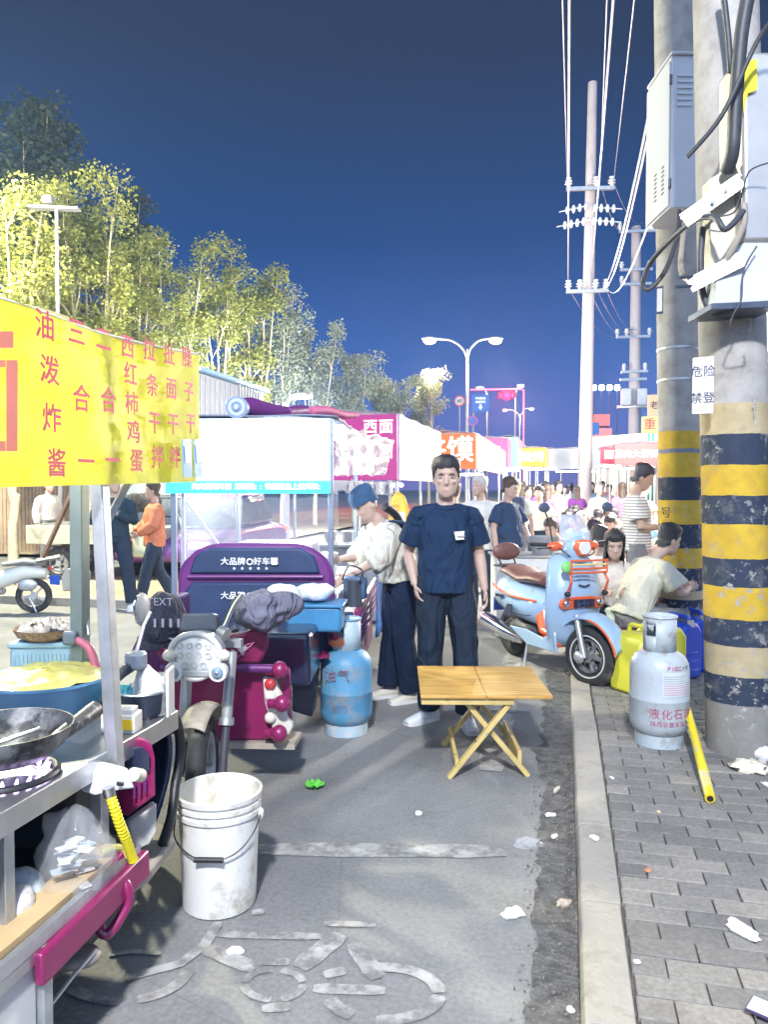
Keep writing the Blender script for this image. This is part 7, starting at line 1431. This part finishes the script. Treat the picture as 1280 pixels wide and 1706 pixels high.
for dx in (-.42,.42): MB().ell((e_.x+dx,e_.y-.1,e_.z), (.16,.06,.16)).build('dark_lamp', P('lens_off', (.08,.08,.08), .2), t)
p = at(825,655,55); t2 = MB().lathe([(0,-.3),(.3,-.3),(.3,.3),(0,.3)], (0,0,0), 16).build('no_entry_sign', lit('sign_rim_red', (.75,.05,.08), .5), None); t2.rotation_euler = (R(90),0,0); t2.location = p; bpy.data.objects.remove(t2)
for i in range(4):
    p = at(990+13*i,646,70); t = thing('stadium_light', 'cluster of cold white floodlights, %s of four in a row by the tall pale pole' % ('leftmost','second','third','rightmost')[i], 'floodlight', (p.x,p.y,0)); MB().cyl((0,0,0), (0,0,p.z), .06, n=8).build('mast', P('mast_dark', (.10,.12,.2), .6), t); MB().box((0,-.1,p.z), (.45,.2,.45)).build('lamp', glow('flood_cold', (.75,.92,1), 14), t, bevel=.08)
# far buildings and upright signs
p = at(1003,812,60); t = thing('parking_tower', 'small beige tower building with a P sign beyond the shops', 'building', (p.x,p.y,0), YAW*.3); zt_ = zat(692,60); MB().box((0,1,zt_/2-.5), (1.5,2,zt_-1)).build('wall', P('tower_beige', (.62,.55,.42), .8), t); MB().box((0,1,zt_-.35), (1.2,1.8,.9)).build('roof_storey', P('tower_tan', (.60,.42,.30), .8), t); text('P', .9, P('ink_black', (.02,.02,.025)), t, (-.4,-.03,zt_-2.0))
for k in range(3): MB().box((-.2+.3*k,-.02,zt_-3.4), (.2,.05,.5)).build('window', P('car_glass', (.05,.06,.09)), t)
for lb, u, v, d, w, h_, m_, wd, sz in (('upright orange sign with dark characters left of the banded poles', 1090,676,22,.34,.62,lit('sign_tan', (.85,.52,.30), .6),'老',.24), ('square yellow and red glowing sign above the flatbread stall', 1083,708,21,.42,.45,lit('sign_yellow2', (.95,.80,.20), 1.0),'重',.34), ('blue direction board half hidden by the tall pale pole', 990,714,45,.6,.7,lit('sign_blue3', (.04,.20,.65), .6),'',.2)):
    p = at(u,v,d); t = thing('shop_sign' if 'direction' not in lb else 'road_board', lb, 'sign', (p.x,p.y,0), YAW*.4); MB().cyl((0,.05,0), (0,.05,p.z), .03, n=8).build('post', P('post_teal', (.05,.45,.42), .5), t); pn = MB().box((0,0,p.z), (w,.08,h_)).build('panel', m_, t, bevel=.01)
    if wd: text(wd, sz, P('ink_black', (.02,.02,.025)) if 'orange' in lb else P('ink_red', (.5,.02,.03), emis=(.6,.02,.04), es=.6), pn, (0,-.05,p.z), bold=.02)
# ---- two assumed lamps out of view, for the light on trees and lane, and one added to brighten the far trees
def added_lamp(label, x, y, h_, arm, power, c_):
    t = thing('street_lamp', label, 'street lamp', (x,y,0)); MB().tube([V(0,0,0),V(0,0,h_)], [.09,.06], 14).build('post', P('lamp_pale', (.66,.66,.68)), t); e_ = V(arm[0],arm[1],h_+.25)  # lamp added for its light; no such street lamp is seen
    MB().tube(smooth_path([V(0,0,h_-.2), V(arm[0]*.2,arm[1]*.2,h_+.12), e_]), .04, 10).build('arm', P('lamp_pale', (.66,.66,.68)), t); hd_ = MB().box(e_, (.5,.5,.10), rz=math.atan2(arm[1],arm[0])).build('lamp_head', P('lamp_pale', (.66,.66,.68)), t, bevel=.03)
    MB().box(e_-V(0,0,.06), (.36,.36,.03), rz=math.atan2(arm[1],arm[0])).build('bulb', glow('lamp_panel', (1,.92,.75), 20), hd_); lamp('street_light', e_-V(0,0,.3), power, c_, .22, t)
added_lamp('assumed lamp out of view by the left verge, added to light the yellow-green trees', -9.6, 8.6, 6.5, (.2,.9), 3000, (1,.96,.68))  # unseen lamp, assumed from the yellow light on the trees
added_lamp('added lamp brightening the far trees, at the far end of the white shed', -7.75, 20.8, 4.0, (.3,.5), 2600, (.95,.98,1))  # added source for the far trees, no known lamp stands here
added_lamp('assumed lamp behind the camera, added to light the near lane', -0.1, -3.6, 6.0, (.3,.9), 1950, (.97,.97,1))  # unseen lamp added for the near lane, its place assumed
# ---- cooking smoke and night haze hanging over the street
hm = bpy.data.materials.new('haze_air'); hm.use_nodes = True; nt = hm.node_tree
for nd in list(nt.nodes):
    if nd.bl_idname != 'ShaderNodeOutputMaterial': nt.nodes.remove(nd)
pv = nt.nodes.new('ShaderNodeVolumePrincipled'); pv.inputs['Color'].default_value = (.34,.56,1.0,1); pv.inputs['Density'].default_value = .0012; pv.inputs['Anisotropy'].default_value = .3
nt.links.new(pv.outputs[0], nt.nodes['Material Output'].inputs['Volume'])
ho = MB().box((0,190,9.5), (320,460,21)).build('haze', hm, None, smooth=False); ho['kind'] = 'stuff'; ho['label'] = 'thin cooking smoke and night haze over the street'
